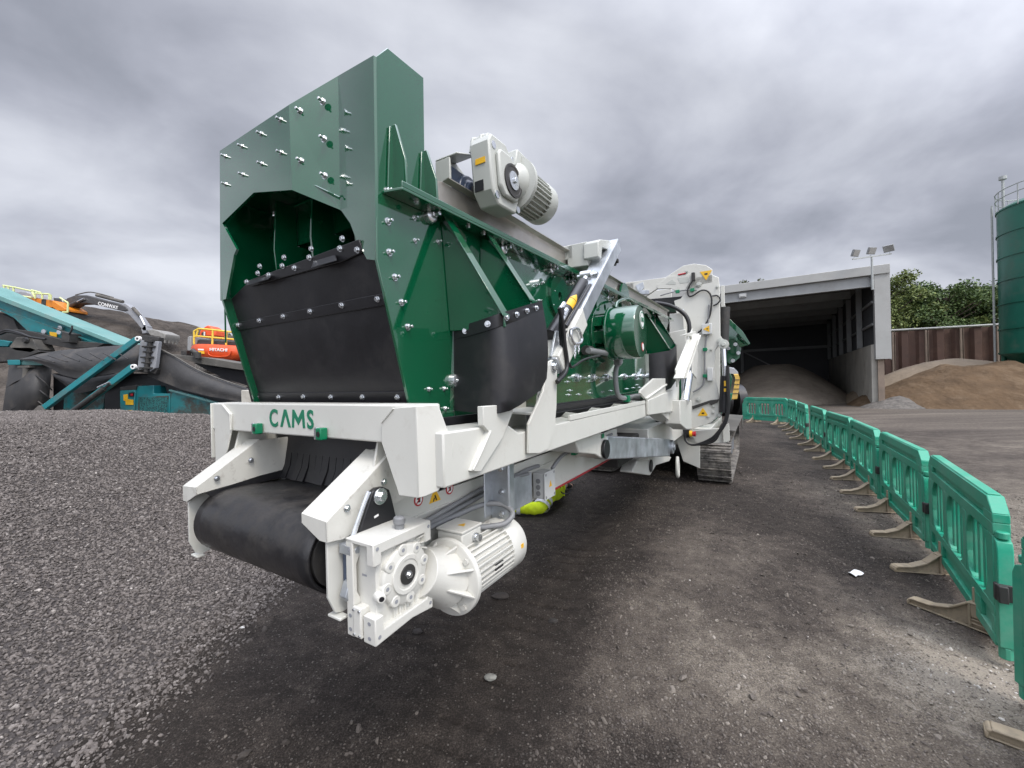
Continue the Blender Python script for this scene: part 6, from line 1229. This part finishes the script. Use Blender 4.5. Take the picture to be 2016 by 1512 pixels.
kn, an, toe = pt(1116, 5.98, .15), pt(1133, 6.10, .09), pt(1143, 6.14, .06)
kn2, an2, toe2 = pt(1105, 6.02, .14), pt(1118, 6.38, .08), pt(1124, 6.45, .06)
per = thing('person', 'person in yellow hi vis jacket lying on the ground under the conveyor, arm bent', 'person', tuple(pt(1098, 5.34, 0)))
body = [[('pel', pelv, .10), ('che', chest, .10), ('nek', neck, .05), ('hea', head, .085), ('cro', head + V((-.07, .02, .01)), .07)], [('che', chest, .10), ('sh', sh, .055), ('el', el, .042), ('wr', wr, .027), ('pal', hd, .034)], [('che', chest, .1), ('sh2', sh2, .05), ('el2', el2, .04), ('wr2', wr2, .027), ('pal2', wr2 + V((0.0, -.03, .07)), .034)],
        [('pel', pelv, .10), ('kn', kn, .06), ('an', an, .04), ('toe', toe, .035)], [('pel', pelv, .1), ('kn2', kn2, .06), ('an2', an2, .04), ('toe2', toe2, .035)]]
for k in range(4):
    b0 = hd + V((-.03, -.028+.018*k, .005)); body.append([('pal', hd, .034), ('f%d' % k, b0, .010), ('g%d' % k, b0 + V((-.035, 0, -.008-.002*k)), .009), ('h%d' % k, b0 + V((-.052, 0, -.03)), .008)])
    c0 = wr2 + V((0.0, -.03, .07)) + V((-.028+.018*k, -.01, .035)); body.append([('pal2', wr2 + V((0.0, -.03, .07)), .034), ('p%d' % k, c0, .010), ('q%d' % k, c0 + V((0, -.02, .03)), .009), ('r%d' % k, c0 + V((0, -.045, .028)), .008)])
body.append([('pal', hd, .034), ('t1', hd + V((.0, -.04, .01)), .011), ('t2', hd + V((-.03, -.055, .0)), .009)])
body.append([('pal2', wr2 + V((0.0, -.03, .07)), .034), ('u1', wr2 + V((.04, -.03, .08)), .011), ('u2', wr2 + V((.05, -.055, .10)), .009)])
skin_mesh('body', body, 'skin', per)
J = [[('pel', pelv, .145), ('mid', (pelv+chest)/2 + V((.0, 0, .0)), .14), ('che', chest, .15), ('col', neck + V((.02, .02, -.01)), .085)], [('che', chest, .15), ('sh', sh, .118), ('ua', (sh+el)/2 + V((.012, -.005, 0)), .096), ('el', el, .086), ('fa', el.lerp(wr, .5) + V((0, 0, .012)), .080), ('wr', wr, .058)], [('che', chest, .15), ('sh2', sh2, .09), ('el2', el2, .07), ('wr2', wr2, .05)]]
jk = skin_mesh('jacket', J, 'hivis', per, 3)
for v in jk.data.vertices:
    k = float(fbm(np.array([v.co.x*9+v.co.z*4]), np.array([v.co.y*9+v.co.z*7]), 1.3, 3)[0]); v.co += v.normal*(k*0.042)
skin_mesh('trousers', [[('pel', pelv, .13), ('kn', kn, .085), ('an', an.lerp(kn, .2), .06)], [('pel', pelv, .13), ('kn2', kn2, .085), ('an2', an2.lerp(kn2, .2), .06)]], 'hivis', per, 3)
for a_, t_ in ((an, toe), (an2, toe2)): skin_mesh('boot', [[('a', a_ + (a_-t_)*.3 + V((0, 0, .05)), .05), ('b', a_ - V((0, 0, .02)), .052), ('c', t_, .045)]], 'boot', per)
skin_mesh('hair', [[('a', head + V((-.02, .03, .02)), .086), ('b', head + V((-.08, .03, .02)), .072)]], 'hair', per)
for p, q, f_, r in ((sh, el, .38, .112), (sh, el, .72, .104), (el, wr, .80, .074)):
    c = p.lerp(q, f_) + (V((.012, -.005, 0)) if p is sh else V((0, 0, .004))); d = (q-p).normalized(); b = MB(); b.lathe(c - d*.024, d, [(0, r), (.024, r*1.03), (.048, r*.99)], 28, cap=False); b.build('reflective_band', 'reflective', per, smooth=60)
c = kn.lerp(an, .45); d = (an-kn).normalized(); MB().lathe(c - d*.022, d, [(0, .078), (.044, .074)], 24, cap=False).build('reflective_band', 'reflective', per, smooth=60)
cb_ = MB(); c = W(5.6, (1113, 962))[0]; cb_.tube([V(c) + V((.075*math.cos(t), 0.02*math.sin(2*t), .075*math.sin(t))) for t in np.linspace(0.6, 6.4, 14)], 0.008, 8, 3); tag(cb_.build('cable_loop', 'hose', None, smooth=60), 'loop of black cable hanging behind the person under the conveyor', 'cable')

# ================================================================== TEAL CRUSHER behind the gravel
TY = 9.5
teal = thing('crushing_machine', 'teal tracked crushing machine with folded black conveyor belts behind the gravel', 'crushing machine', (W(TY, (210, 800))[0][0], TY+1, 0))
def tp(Y, name, m, pts, depth=0.06, bevel=0.01, parent=None):
    b = MB(); b.prism(W(Y, *pts), (0, depth, 0)); return b.build(name, m, parent or teal, bevel=bevel)
tp(10.6, 'feed_conveyor', 'teal', [(-60, 556), (-60, 598), (0, 612), (27, 626), (53, 651), (82, 665), (119, 666), (200, 679), (238, 679), (120, 634), (0, 590)], 0.5)
b = MB(); b.prism(W(10.45, (-60, 554), (0, 582), (240, 677), (240, 681), (224, 679), (120, 638), (0, 592), (-60, 566)), (0, 0.8, 0)); b.build('conveyor_lip', 'teal_lip', teal, bevel=0.01)
b = MB(); b.bar(W(10.42, (-40, 594))[0], W(10.42, (195, 677))[0], 0.02, 0.03); b.build('conveyor_seam', 'teal_dirty', teal)
for u, v in ((88, 653), (120, 646), (118, 654)): 
    c = W(10.55, (u, v))[0]; MB().lathe(c, (0, -1, 0), [(0, 0.06), (0.03, 0.06)], 16).build('lamp_cap', 'zinc', teal)
tp(10.56, 'yellow_sticker', 'yellow', [(97, 653), (112, 655), (111, 664), (99, 662)], 0.01, 0)
tp(10.2, 'column', 'dark', [(121, 652), (136, 656), (136, 674), (120, 674)], 0.3); b = MB(); b.tube(W(10.2, (136, 658), (141, 650), (142, 641)), 0.02, 6, 4); b.build('cable', 'hose', teal)
tp(10.4, 'upper_beam', 'dark', [(-50, 662), (30, 648), (60, 652), (120, 668), (205, 676), (190, 684), (140, 686), (60, 672), (-50, 694)], 0.3)
tp(10.2, 'hopper_cheek', 'dusty_steel', [(18, 683), (32, 664), (62, 664), (74, 688), (60, 694), (30, 690)], 0.4)
b = MB(); c = W(10.18, (51, 670))[0]; b.lathe(c, (0, -1, 0), [(0, .08), (.05, .05)], 14); b.build('hub', 'dark', teal)
tp(10.8, 'hopper_side', 'old_belt', [(-60, 618), (0, 616), (26, 628), (36, 650), (0, 660), (-60, 668)], 0.3)
for k in range(2): b = MB(); b.tube(W(10.1, (-40, 662+6*k), (0, 654+4*k), (15, 650+3*k), (40, 656+2*k), (62, 664), (90, 668)), 0.03, 7, 4); b.build('hose', 'hose', teal, smooth=60)
tp(10.3, 'teal_panel', 'teal', [(-50, 668), (0, 669), (20, 673), (15, 682), (-50, 682)], 0.2)
tp(10.2, 'side_beam', 'dark', [(-60, 683), (60, 684), (80, 692), (40, 708), (15, 712), (-60, 714)], 0.4)
tp(9.7, 'support_bar', 'teal_lip', [(15, 709), (40, 709), (90, 715), (82, 719), (15, 718)], 0.2)
tp(9.66, 'bar_end', 'teal', [(14, 708.5), (39, 708.5), (39, 718.5), (15, 718.5)], 0.03)
b = MB(); p = W(9.62, (52, 722), (50, 750), (48, 820)); b.cyl(p[0], p[1], 0.06, n=12); b.cyl(p[1], p[2], 0.045, n=12); b.cbox(p[0], (0.28, 0.12, 0.05)); b.build('jack_leg', 'dusty_steel', teal)
b = MB(); p = W(9.62, (48.5, 792), (47.5, 824)); b.cyl(p[0], p[1], 0.075, n=12); b.cbox(p[0], (0.22, 0.14, 0.04)); b.build('jack_sleeve', 'dark', teal)
# hanging end of a chevron belt
rows = []
for i in range(13):
    s = i/12; rows.append([])
    for j in range(15):
        t = j/14; u = (18-15*s) + (100-18+6*s)*t; v = 718 + 104*s; dy = -0.30*math.sin(t*math.pi)**0.8 - 0.25*math.sin(s*math.pi*0.9)
        rows[-1].append(W(10.0 + dy, (u, v))[0])
b = MB(); b.grid(rows, (0, 0.03, 0)); hb2 = b.build('hanging_belt', 'old_belt', teal, smooth=60)
def chev(pts, par, Y): 
    b = MB(); b.tube([W(Y - dy_, (u, v))[0] for u, v, dy_ in pts], 0.013, 6, 3); b.build('chevron_cleat', 'old_belt', par, smooth=60)
for k in range(4): chev([(70, 738+24*k, .42), (88, 752+24*k, .45), (102, 768+20*k, .30)], hb2, 10.0)
for k in range(4): chev([(48, 745+24*k, .42), (30, 752+25*k, .42), (14, 763+24*k, .25)], hb2, 10.0)
# big slack belt bulging over the side
def belt_sheet(name, top, bot, Y0, bulge, mat_, n=26, m=12, parent=None):
    def along(P, t):
        L_ = [0]; 
        for i in range(1, len(P)): L_.append(L_[-1] + math.dist(P[i], P[i-1]))
        return np.interp(t*L_[-1], L_, [p[0] for p in P]), np.interp(t*L_[-1], L_, [p[1] for p in P])
    rows = []
    for i in range(m+1):
        s = i/m; r = []
        for j in range(n+1):
            t = j/n; a = along(top, t); c = along(bot, t); r.append(W(Y0 - bulge*math.sin(min(1, s*1.25)*math.pi*0.62)*(0.35+0.65*math.sin(t*math.pi)**0.7), (a[0]+(c[0]-a[0])*s, a[1]+(c[1]-a[1])*s))[0])
        rows.append(r)
    b = MB(); b.grid(rows, (0, 0.02, 0)); return b.build(name, mat_, parent or teal, smooth=60)
sl = belt_sheet('slack_belt', [(38, 707), (75, 697), (123, 689), (205, 682), (252, 679), (275, 678)], [(38, 708), (70, 712), (100, 725), (120, 738), (150, 745), (180, 744), (215, 736), (250, 731), (275, 722)], 9.75, 0.42, 'old_belt')
for k in range(7): chev([(68+27*k, 702-2.2*k if k < 4 else 694+1*(k-4), .42), (88+25*k, 708-1.6*k, .52), (108+24*k, 713-1.0*k, .58)], sl, 9.75)
belt_sheet('belt_return', [(100, 735), (150, 748), (215, 738), (262, 728)], [(110, 745), (150, 775), (180, 770), (262, 735)], 9.95, 0.2, 'old_belt', 14, 6)
belt_sheet('folded_belt', [(310, 685), (345, 703), (385, 727), (430, 746), (485, 764), (520, 772)], [(290, 740), (320, 752), (360, 768), (410, 780), (467, 790), (520, 796)], 9.75, 0.16, 'old_belt')
b = MB(); b.tube(W(9.7, (311, 685), (345, 702), (385, 726), (430, 745), (485, 763)), 0.018, 6, 3); b.build('belt_edge', 'dusty_steel', teal, smooth=60)
tp(9.5, 'hinge_bracket', 'frame_grey', [(276, 670), (292, 671), (286, 728), (270, 728)], 0.10); tp(9.5, 'hinge_bracket', 'frame_grey', [(298, 672), (312, 672), (306, 724), (294, 732)], 0.10)
b = MB(); b.cyl(W(9.48, (297, 668))[0], W(9.48, (288, 732))[0], 0.05, n=14)
for k in range(6): p = W(9.48, (296-1.5*k, 672+10.5*k))[0]; b.cbox(p, (0.26 if k % 2 else 0.18, 0.12, 0.035))
b.build('hinge_pin', 'dark', teal)
tp(9.55, 'hinge_arm', 'dark', [(268, 664), (285, 660), (313, 664), (312, 672), (272, 676)], 0.15); tp(9.55, 'hinge_arm', 'dark', [(262, 722), (310, 726), (306, 736), (262, 732)], 0.15)
def brace(p0, p1, w, m='teal'): b = MB(); b.bar(W(9.3, p0)[0], W(9.3, p1)[0], 0.10, w); return b.build('folding_brace', m, teal, bevel=0.01)
b1 = brace((84, 806), (271, 668), 0.125); b2 = brace((112, 836), (263, 722), 0.13)
for u, v, b_ in ((275, 667, b1), (266, 722, b2)):
    c = V(W(9.2, (u, v))[0]); MB().lathe(c, (0, -1, 0), [(0, .055), (.06, .055)], 18).build('eye', 'paper', b_); MB().lathe(c+V((0, -.061, 0)), (0, -1, 0), [(0, .025), (.004, .025)], 14).build('eye_hole', 'black', b_)
b = MB(); b.bar(W(9.25, (52, 832))[0], W(9.25, (86, 803))[0], 0.12, 0.15); b.build('brace_socket', 'dusty_steel', teal)
b = MB(); b.cyl(W(9.15, (112, 832))[0], W(9.15, (205, 765))[0], 0.055, n=14); b.cyl(W(9.15, (205, 765))[0], W(9.15, (217, 756))[0], 0.03, n=12); b.build('brace_cylinder', 'dark', teal)
b = MB(); b.cyl(W(9.1, (192, 763))[0], W(9.1, (216, 752))[0], 0.02, n=8); b.build('cylinder_pipe', 'zinc', teal)
tp(10.0, 'body_panel', 'teal_dirty', [(126, 772), (207, 770), (202, 812), (124, 812)], 0.3)
tp(10.0, 'dark_bay', 'black', [(105, 735), (330, 735), (475, 790), (430, 800), (330, 775), (325, 760), (236, 770), (236, 835), (205, 835), (207, 770), (126, 772), (124, 815), (105, 815)], 1.6, 0)
tp(9.6, 'lower_skirt', 'dusty_steel', [(120, 812), (197, 812), (215, 824), (223, 838), (100, 842), (110, 822)], 0.3)
for k in range(4): tp(9.57, 'vent_slot', 'black', [(197, 826+2.2*k), (213, 826+2.2*k), (213, 827.2+2.2*k), (197, 827.2+2.2*k)], 0.02, 0)
tp(9.7, 'base_rail', 'dusty_steel', [(-60, 822), (130, 822), (240, 836), (420, 826), (440, 850), (440, 1000), (-60, 1000)], 0.5)
tp(9.75, 'control_panel', 'teal', [(236, 769), (266, 767), (263, 838), (236, 838)], 0.25)
tp(9.75, 'panel_top', 'dark', [(236, 762), (268, 758), (266, 768), (236, 769)], 0.25)
for pts, m in (([(243, 777), (251, 776), (251, 786), (262, 787), (262, 797), (247, 797), (247, 790), (243, 788)], 'yellow'), ([(253, 773), (264, 772), (263, 781), (254, 781)], 'black'), ([(257, 775), (261, 775), (261, 779), (257, 779)], 'red'), ([(242, 808), (260, 807), (259, 819), (251, 819), (251, 829), (242, 829)], 'yellow')): tp(9.73 if m != 'red' else 9.715, 'panel_sticker', m, pts, 0.012, 0)
tp(9.8, 'engine_box', 'teal', [(267, 760), (302, 759), (302, 775), (334, 775), (334, 834), (264, 836)], 0.5)
tp(9.78, 'grille_frame', 'teal_dirty', [(272, 781), (331, 779), (331, 828), (271, 831)], 0.02)
gm, N_, L_, B_ = new_mat('teal_perforated_mesh'); tc_ = N_.new('ShaderNodeTexCoord'); vo_ = N_.new('ShaderNodeTexVoronoi'); vo_.inputs['Scale'].default_value = 34; L_.new(tc_.outputs['Object'], vo_.inputs['Vector']); cr_ = N_.new('ShaderNodeValToRGB'); L_.new(vo_.outputs['Distance'], cr_.inputs[0]); cr_.color_ramp.elements[0].position = 0.35; cr_.color_ramp.elements[0].color = (0.006, 0.02, 0.022, 1); cr_.color_ramp.elements[1].position = 0.5; cr_.color_ramp.elements[1].color = (0.015, 0.11, 0.11, 1); L_.new(cr_.outputs[0], B_.inputs['Base Color']); B_.inputs['Roughness'].default_value = 0.55
M['mesh'] = gm
tp(9.765, 'grille_mesh', 'mesh', [(275, 783), (329, 782), (328, 826), (274, 828)], 0.012, 0)
tp(9.8, 'side_panel', 'teal_dirty', [(335, 769), (345, 771), (420, 793), (430, 797), (432, 822), (400, 826), (335, 830)], 0.4)
b = MB(); b.bar(W(9.79, (334, 768))[0], W(9.79, (432, 796))[0], 0.05, 0.03); b.build('panel_edge', 'teal_lip', teal)
tp(10.1, 'far_conveyor', 'teal', [(292, 740), (340, 752), (400, 772), (440, 783), (520, 792), (520, 800), (450, 792), (400, 789), (330, 762)], 0.3)
for u in (406, 411, 416, 420): tp(10.08, 'white_lettering', 'paper', [(u, 773.5+(u-406)*.25), (u+3, 774+(u-406)*.25), (u+2.6, 776.6+(u-406)*.25), (u-.4, 776+(u-406)*.25)], 0.01, 0)
tp(10.08, 'yellow_sticker', 'yellow', [(432, 781), (440, 783), (440, 786), (432, 785)], 0.01, 0)
tp(11.4, 'rear_conveyor', 'dusty_steel', [(335, 697), (400, 703), (470, 715), (540, 722), (540, 734), (470, 728), (390, 716)], 0.8); tp(11.6, 'rear_underside', 'black', [(380, 714), (540, 734), (540, 775), (440, 745)], 0.6, 0)
b = MB(); b.cyl(W(11.3, (388, 694))[0], W(11.3, (389, 706))[0], 0.09, n=14); b.cyl(W(11.3, (378, 690))[0], W(11.3, (389, 698))[0], 0.07, n=12); b.build('dark_pipe', 'dark', teal)

# ================================================================== EXCAVATORS on the spoil
E1 = 28.0
ex = thing('excavator', 'orange excavator with a long dark grey boom working on top of the spoil hill', 'excavator', (W(E1, (80, 620))[0][0], E1+1.3, 5.6))
def ep(Y, name, m, pts, depth, bevel=0.03, parent=None, root=None): b = MB(); b.prism(W(Y, *pts), (0, depth, 0)); return b.build(name, m, parent or root or ex, bevel=bevel)
hs = ep(E1, 'house', 'orange', [(33.3, 582.3), (63, 586), (81, 589), (103, 591.3), (128.4, 607.6), (128.4, 612.5), (112.5, 611.8), (103, 605.2), (76, 606), (60, 606), (33.3, 597)], 1.5)
ep(E1-.03, 'vent_panel', 'dark', [(81.5, 589), (90, 589), (89.5, 604.5), (80.5, 604.5)], 0.05, 0.01, hs)
for k in range(4): ep(E1-.02, 'side_groove', 'boom', [(39, 589.5+k*2.6), (60, 592.2+k*2.6), (60, 592.9+k*2.6), (39, 590.2+k*2.6)], 0.03, 0, hs)
ep(E1+.5, 'engine_hood', 'frame_grey', [(25, 584), (27, 576), (33, 573), (50, 574), (62, 578), (67, 586), (45, 584)], 1.8, 0.06)
ep(E1+.2, 'undercarriage', 'dark', [(60, 606), (103, 606), (113, 612), (132, 614), (134, 625), (60, 660), (20, 660)], 2.2)
for yy in (E1+.05, E1+2.3):
    b = MB(); p = W(yy, (20, 640), (135, 640)); b.bar(p[0], p[1], 0.6, 0.8); b.build('crawler_track', 'track', ex, bevel=0.15)
b = MB()
for a, c in (((30, 581), (63, 586)), ((63, 575), (69, 586)), ((69, 577), (69, 588)), ((69, 578), (97, 579)), ((97, 578), (97, 590)), ((83, 578), (83, 589)), ((100, 580), (100, 590))): q = W(E1-.1, a, c); b.cyl(q[0], q[1], 0.055, n=6)
b.build('handrail', 'hi_rail', ex)
b = MB()
for a, c in (((118, 586), (134, 596.5)), ((134, 596.5), (133, 615)), ((133, 615), (123, 614.5))): q = W(E1-.1, a, c); b.cyl(q[0], q[1], 0.055, n=6)
b.build('handrail', 'hi_rail', ex)
b = MB()
for a, c in (((6, 568), (6, 574)), ((6, 562), (30, 566)), ((6, 570), (26, 575)), ((8, 562), (8, 576)), ((16, 563), (17, 575)), ((26, 565), (27, 574)), ((30, 566), (66, 574)), ((62, 571), (80, 576)), ((66, 573), (66, 580)), ((73, 574), (73, 582)), ((80, 575), (80, 586)), ((62, 579), (80, 582))): q = W(E1+2.2, a, c); b.cyl(q[0], q[1], 0.06, n=6)
b.build('walkway_rail', 'hi_rail', ex)
ep(E1+1.5, 'cab', 'glass', [(104, 586), (120, 587), (128, 600), (128, 608), (108, 604)], 1.1, 0.05)
boom = ep(E1+.8, 'boom', 'boom', [(123, 603), (131, 587), (147.7, 580.8), (170, 580.8), (195, 588), (232, 597), (247, 603), (252, 611), (243, 613), (225, 609), (195, 601.5), (170, 597), (152, 598), (138, 606), (131, 609)], 0.6, 0.05)
b = MB(); q = W(E1+.7, (131, 606), (166, 588), (153, 594)); b.cyl(q[0], q[2], 0.13, n=12); b.build('boom_cylinder', 'boom', boom)
b = MB(); b.cyl(q[2], q[1], 0.08, n=10); b.build('boom_rod', 'chrome', boom)
b = MB(); q = W(E1+.8, (182, 582), (234, 594)); b.cyl(q[0] + V((0, .3, .1)) if False else V(q[0])+V((0, .3, .1)), V(q[1])+V((0, .3, .05)), 0.12, n=12); b.tube([V(W(E1+.8, p)[0])+V((0, .3, .15)) for p in ((140, 583), (165, 577.5), (185, 580), (215, 588))], 0.04, 6, 4); b.build('stick_cylinder', 'dusty_steel', boom)
t0_ = V(W(E1+.78, (193, 600.5))[0]); t1_ = V(W(E1+.78, (227, 608))[0]); text_mesh('boom_lettering', 'CONWAY', 0.36, t0_, (t1_-t0_), (0, 0, 1), 0.004, 'paper', boom, 0.008, 'LEFT', 0.88)
stk = ep(E1+.85, 'stick', 'frame_grey', [(238, 598), (247, 597), (264, 609.5), (289, 645), (290, 652), (282, 652), (256, 622), (246, 614)], 0.5, 0.05)
b = MB(); q = W(E1+.8, (262, 606), (285, 640), (276, 622)); b.cyl(q[0], q[2], 0.11, n=10); b.build('bucket_cylinder', 'dusty_steel', stk)
b = MB(); b.cyl(q[2], q[1], 0.07, n=10); b.build('bucket_rod', 'chrome', stk)
ep(E1+.85, 'bucket_linkage', 'frame_grey', [(277, 648), (284, 640), (289, 641), (288, 656), (280, 657)], 0.45, 0.04, stk)
bk_ = MB(); bk_.prism(W(E1+.4, (288, 650), (300, 648), (309, 650), (325, 657), (325, 664), (321, 672), (316, 664), (296, 661)), (0, 1.3, 0)); bko = bk_.build('bucket', 'bucket', ex, bevel=0.05)
for k in range(4): b = MB(); p = V(W(E1+.45, (322, 670))[0]) + V((0, .32*k, 0)); b.prism([p, p+V((.12, 0, .02)), p+V((.07, 0, -.2))], (0, .12, 0)); b.build('bucket_tooth', 'bucket', bko)

E2 = 20.0
hx = thing('excavator', 'red orange excavator seen from behind, white lettering and yellow handrail on its counterweight', 'excavator', (W(E2, (432, 700))[0][0], E2+1.5, 1.9))
def hp(Y, name, m, pts, depth, bevel=0.04, parent=None): return ep(Y, name, m, pts, depth, bevel, parent, hx)
rows = []
outl_t = [(374, 686), (380, 679), (390, 677), (410, 677.5), (432, 678.5), (455, 680), (474, 681), (484, 684), (490, 691)]; outl_b = [(376, 693), (382, 697), (394, 702), (411, 706.5), (432, 709), (455, 709), (472, 706), (483, 702), (490, 696)]
for i in range(9):
    s = i/8; rows.append([])
    for j in range(9):
        t, c = outl_t[j], outl_b[j]; x = (j-4)/4; rows[-1].append(W(E2 + 0.85*x**4 + 0.28*abs(s-.45)**2*2, (t[0]+(c[0]-t[0])*s, t[1]+(c[1]-t[1])*s))[0])
b = MB(); b.grid(rows, (0, 1.0, 0)); cw = b.build('counterweight', 'red_orange', hx, smooth=50)
b = MB(); q = [W(E2-.04, p)[0] for p in ((409, 690), (411, 697), (420, 701.5), (445, 701.5), (452, 698), (455, 691))]; b.tube(q, 0.03, 6, 3); b.build('moulded_edge', 'red_orange', cw, smooth=60)
t0_ = V(W(E2-.03, (412.5, 690.5))[0]); t1_ = V(W(E2-.03, (452, 692))[0]); text_mesh('counterweight_lettering', 'HITACHI', 0.20, t0_, (t1_-t0_), (0, 0, 1), 0.008, 'paper', cw, 0.006, 'LEFT', 1.12)
hp(E2+.02, 'white_plate', 'paper', [(389.5, 686.5), (401, 687), (401, 690), (389.5, 689.5)], 0.05, 0, cw); hp(E2+.02, 'yellow_plate', 'yellow', [(390, 691), (402, 691.5), (402, 696.5), (391, 696)], 0.05, 0, cw)
hp(E2+.5, 'engine_hood', 'boom', [(385, 679), (387, 669), (394, 666.5), (451, 670), (478, 671), (480, 682)], 1.6, 0.08)
hp(E2+.7, 'side_house', 'steel_grey', [(368, 700), (369, 664), (372, 662), (376, 662), (377, 700)], 2.0, 0.03); hp(E2+.4, 'step_box', 'dark', [(356, 699), (356, 690), (367, 689), (367, 700)], 0.5, 0.02)
b = MB()
for a, c in (((382, 678), (382, 652)), ((382, 652), (391, 647)), ((391, 647), (420, 649.5)), ((420, 649.5), (448, 653)), ((382, 663), (390, 662)), ((390, 662), (448, 667)), ((418, 679), (419, 649)), ((445, 681), (446, 652)), ((448, 653), (480, 656)), ((448, 667), (480, 670)), ((472, 682), (473, 655)), ((386, 663), (390, 650))): q = W(E2+.35, a, c); b.cyl(q[0], q[1], 0.045, n=8)
b.build('handrail', 'yellow_rail', hx)
hp(E2+2.2, 'boom_base', 'red_orange', [(391, 662), (394, 650), (403, 643), (408, 640), (413, 642), (424, 651), (425, 662)], 0.8, 0.06); hp(E2+2.15, 'boom_window', 'dark', [(396, 655), (403, 652), (404, 661), (397, 661)], 0.06, 0.01); hp(E2+2.1, 'boom_hose', 'paper', [(401, 653), (403, 653), (402.5, 661), (401, 661)], 0.05, 0)
hp(E2+1.0, 'undercarriage', 'dark', [(395, 703), (470, 709), (470, 722), (395, 720)], 1.6)
for u0, u1 in ((380, 402), (462, 484)):
    b = MB(); p = W(E2+.6, (u0, 712), (u1, 712), (u1, 735), (u0, 735)); b.prism(p, (0, 3.6, 0)); b.build('crawler_track', 'track', hx, bevel=0.15)

# ================================================================== concrete block, loader
bk3 = MB(); p = W(9.0, (474, 768), (506, 768), (506, 850), (474, 850)); bk3.prism([p[0], p[1], (p[1][0], 9.0, 0.45), (p[0][0], 9.0, 0.45)], (0, 0.6, 0)); tag(bk3.build('concrete_block', 'concrete', None, bevel=0.02), 'pale concrete block standing behind the crossbeam on the left of the machine', 'block')
ld = thing('loading_shovel', 'yellow loading shovel rear half hidden behind the screening machine, slatted grille', 'loader', (W(17.6, (1436, 780))[0][0], 18.6, 0))
b = MB(); b.prism(W(17.5, (1420, 738), (1454, 736), (1457, 744), (1455, 770), (1452, 786), (1420, 788)), (0, 1.6, 0)); lb = b.build('rear_grille', 'loader', ld, bevel=0.03)
for v in (747, 756, 765, 774): b = MB(); b.prism(W(17.47, (1421, v), (1456, v), (1456, v+1), (1421, v+1)), (0, 0.05, 0)); b.build('grille_gap', 'dark', lb)
b = MB(); b.prism(W(17.6, (1418, 724), (1434, 722), (1446, 724), (1454, 732), (1455, 738), (1418, 739)), (0, 1.5, 0)); b.build('engine_hood', 'frame_grey', ld, bevel=0.05)
for u in (1424, 1452):
    c = V(W(18.6, (u, 790))[0]); b = MB(); b.lathe((c.x-.2, 18.8, 0.72), (1, 0, 0), [(0, .55), (.05, .72), (.40, .72), (.45, .55)], 28); b.build('wheel', 'rubber', ld, bevel=0)
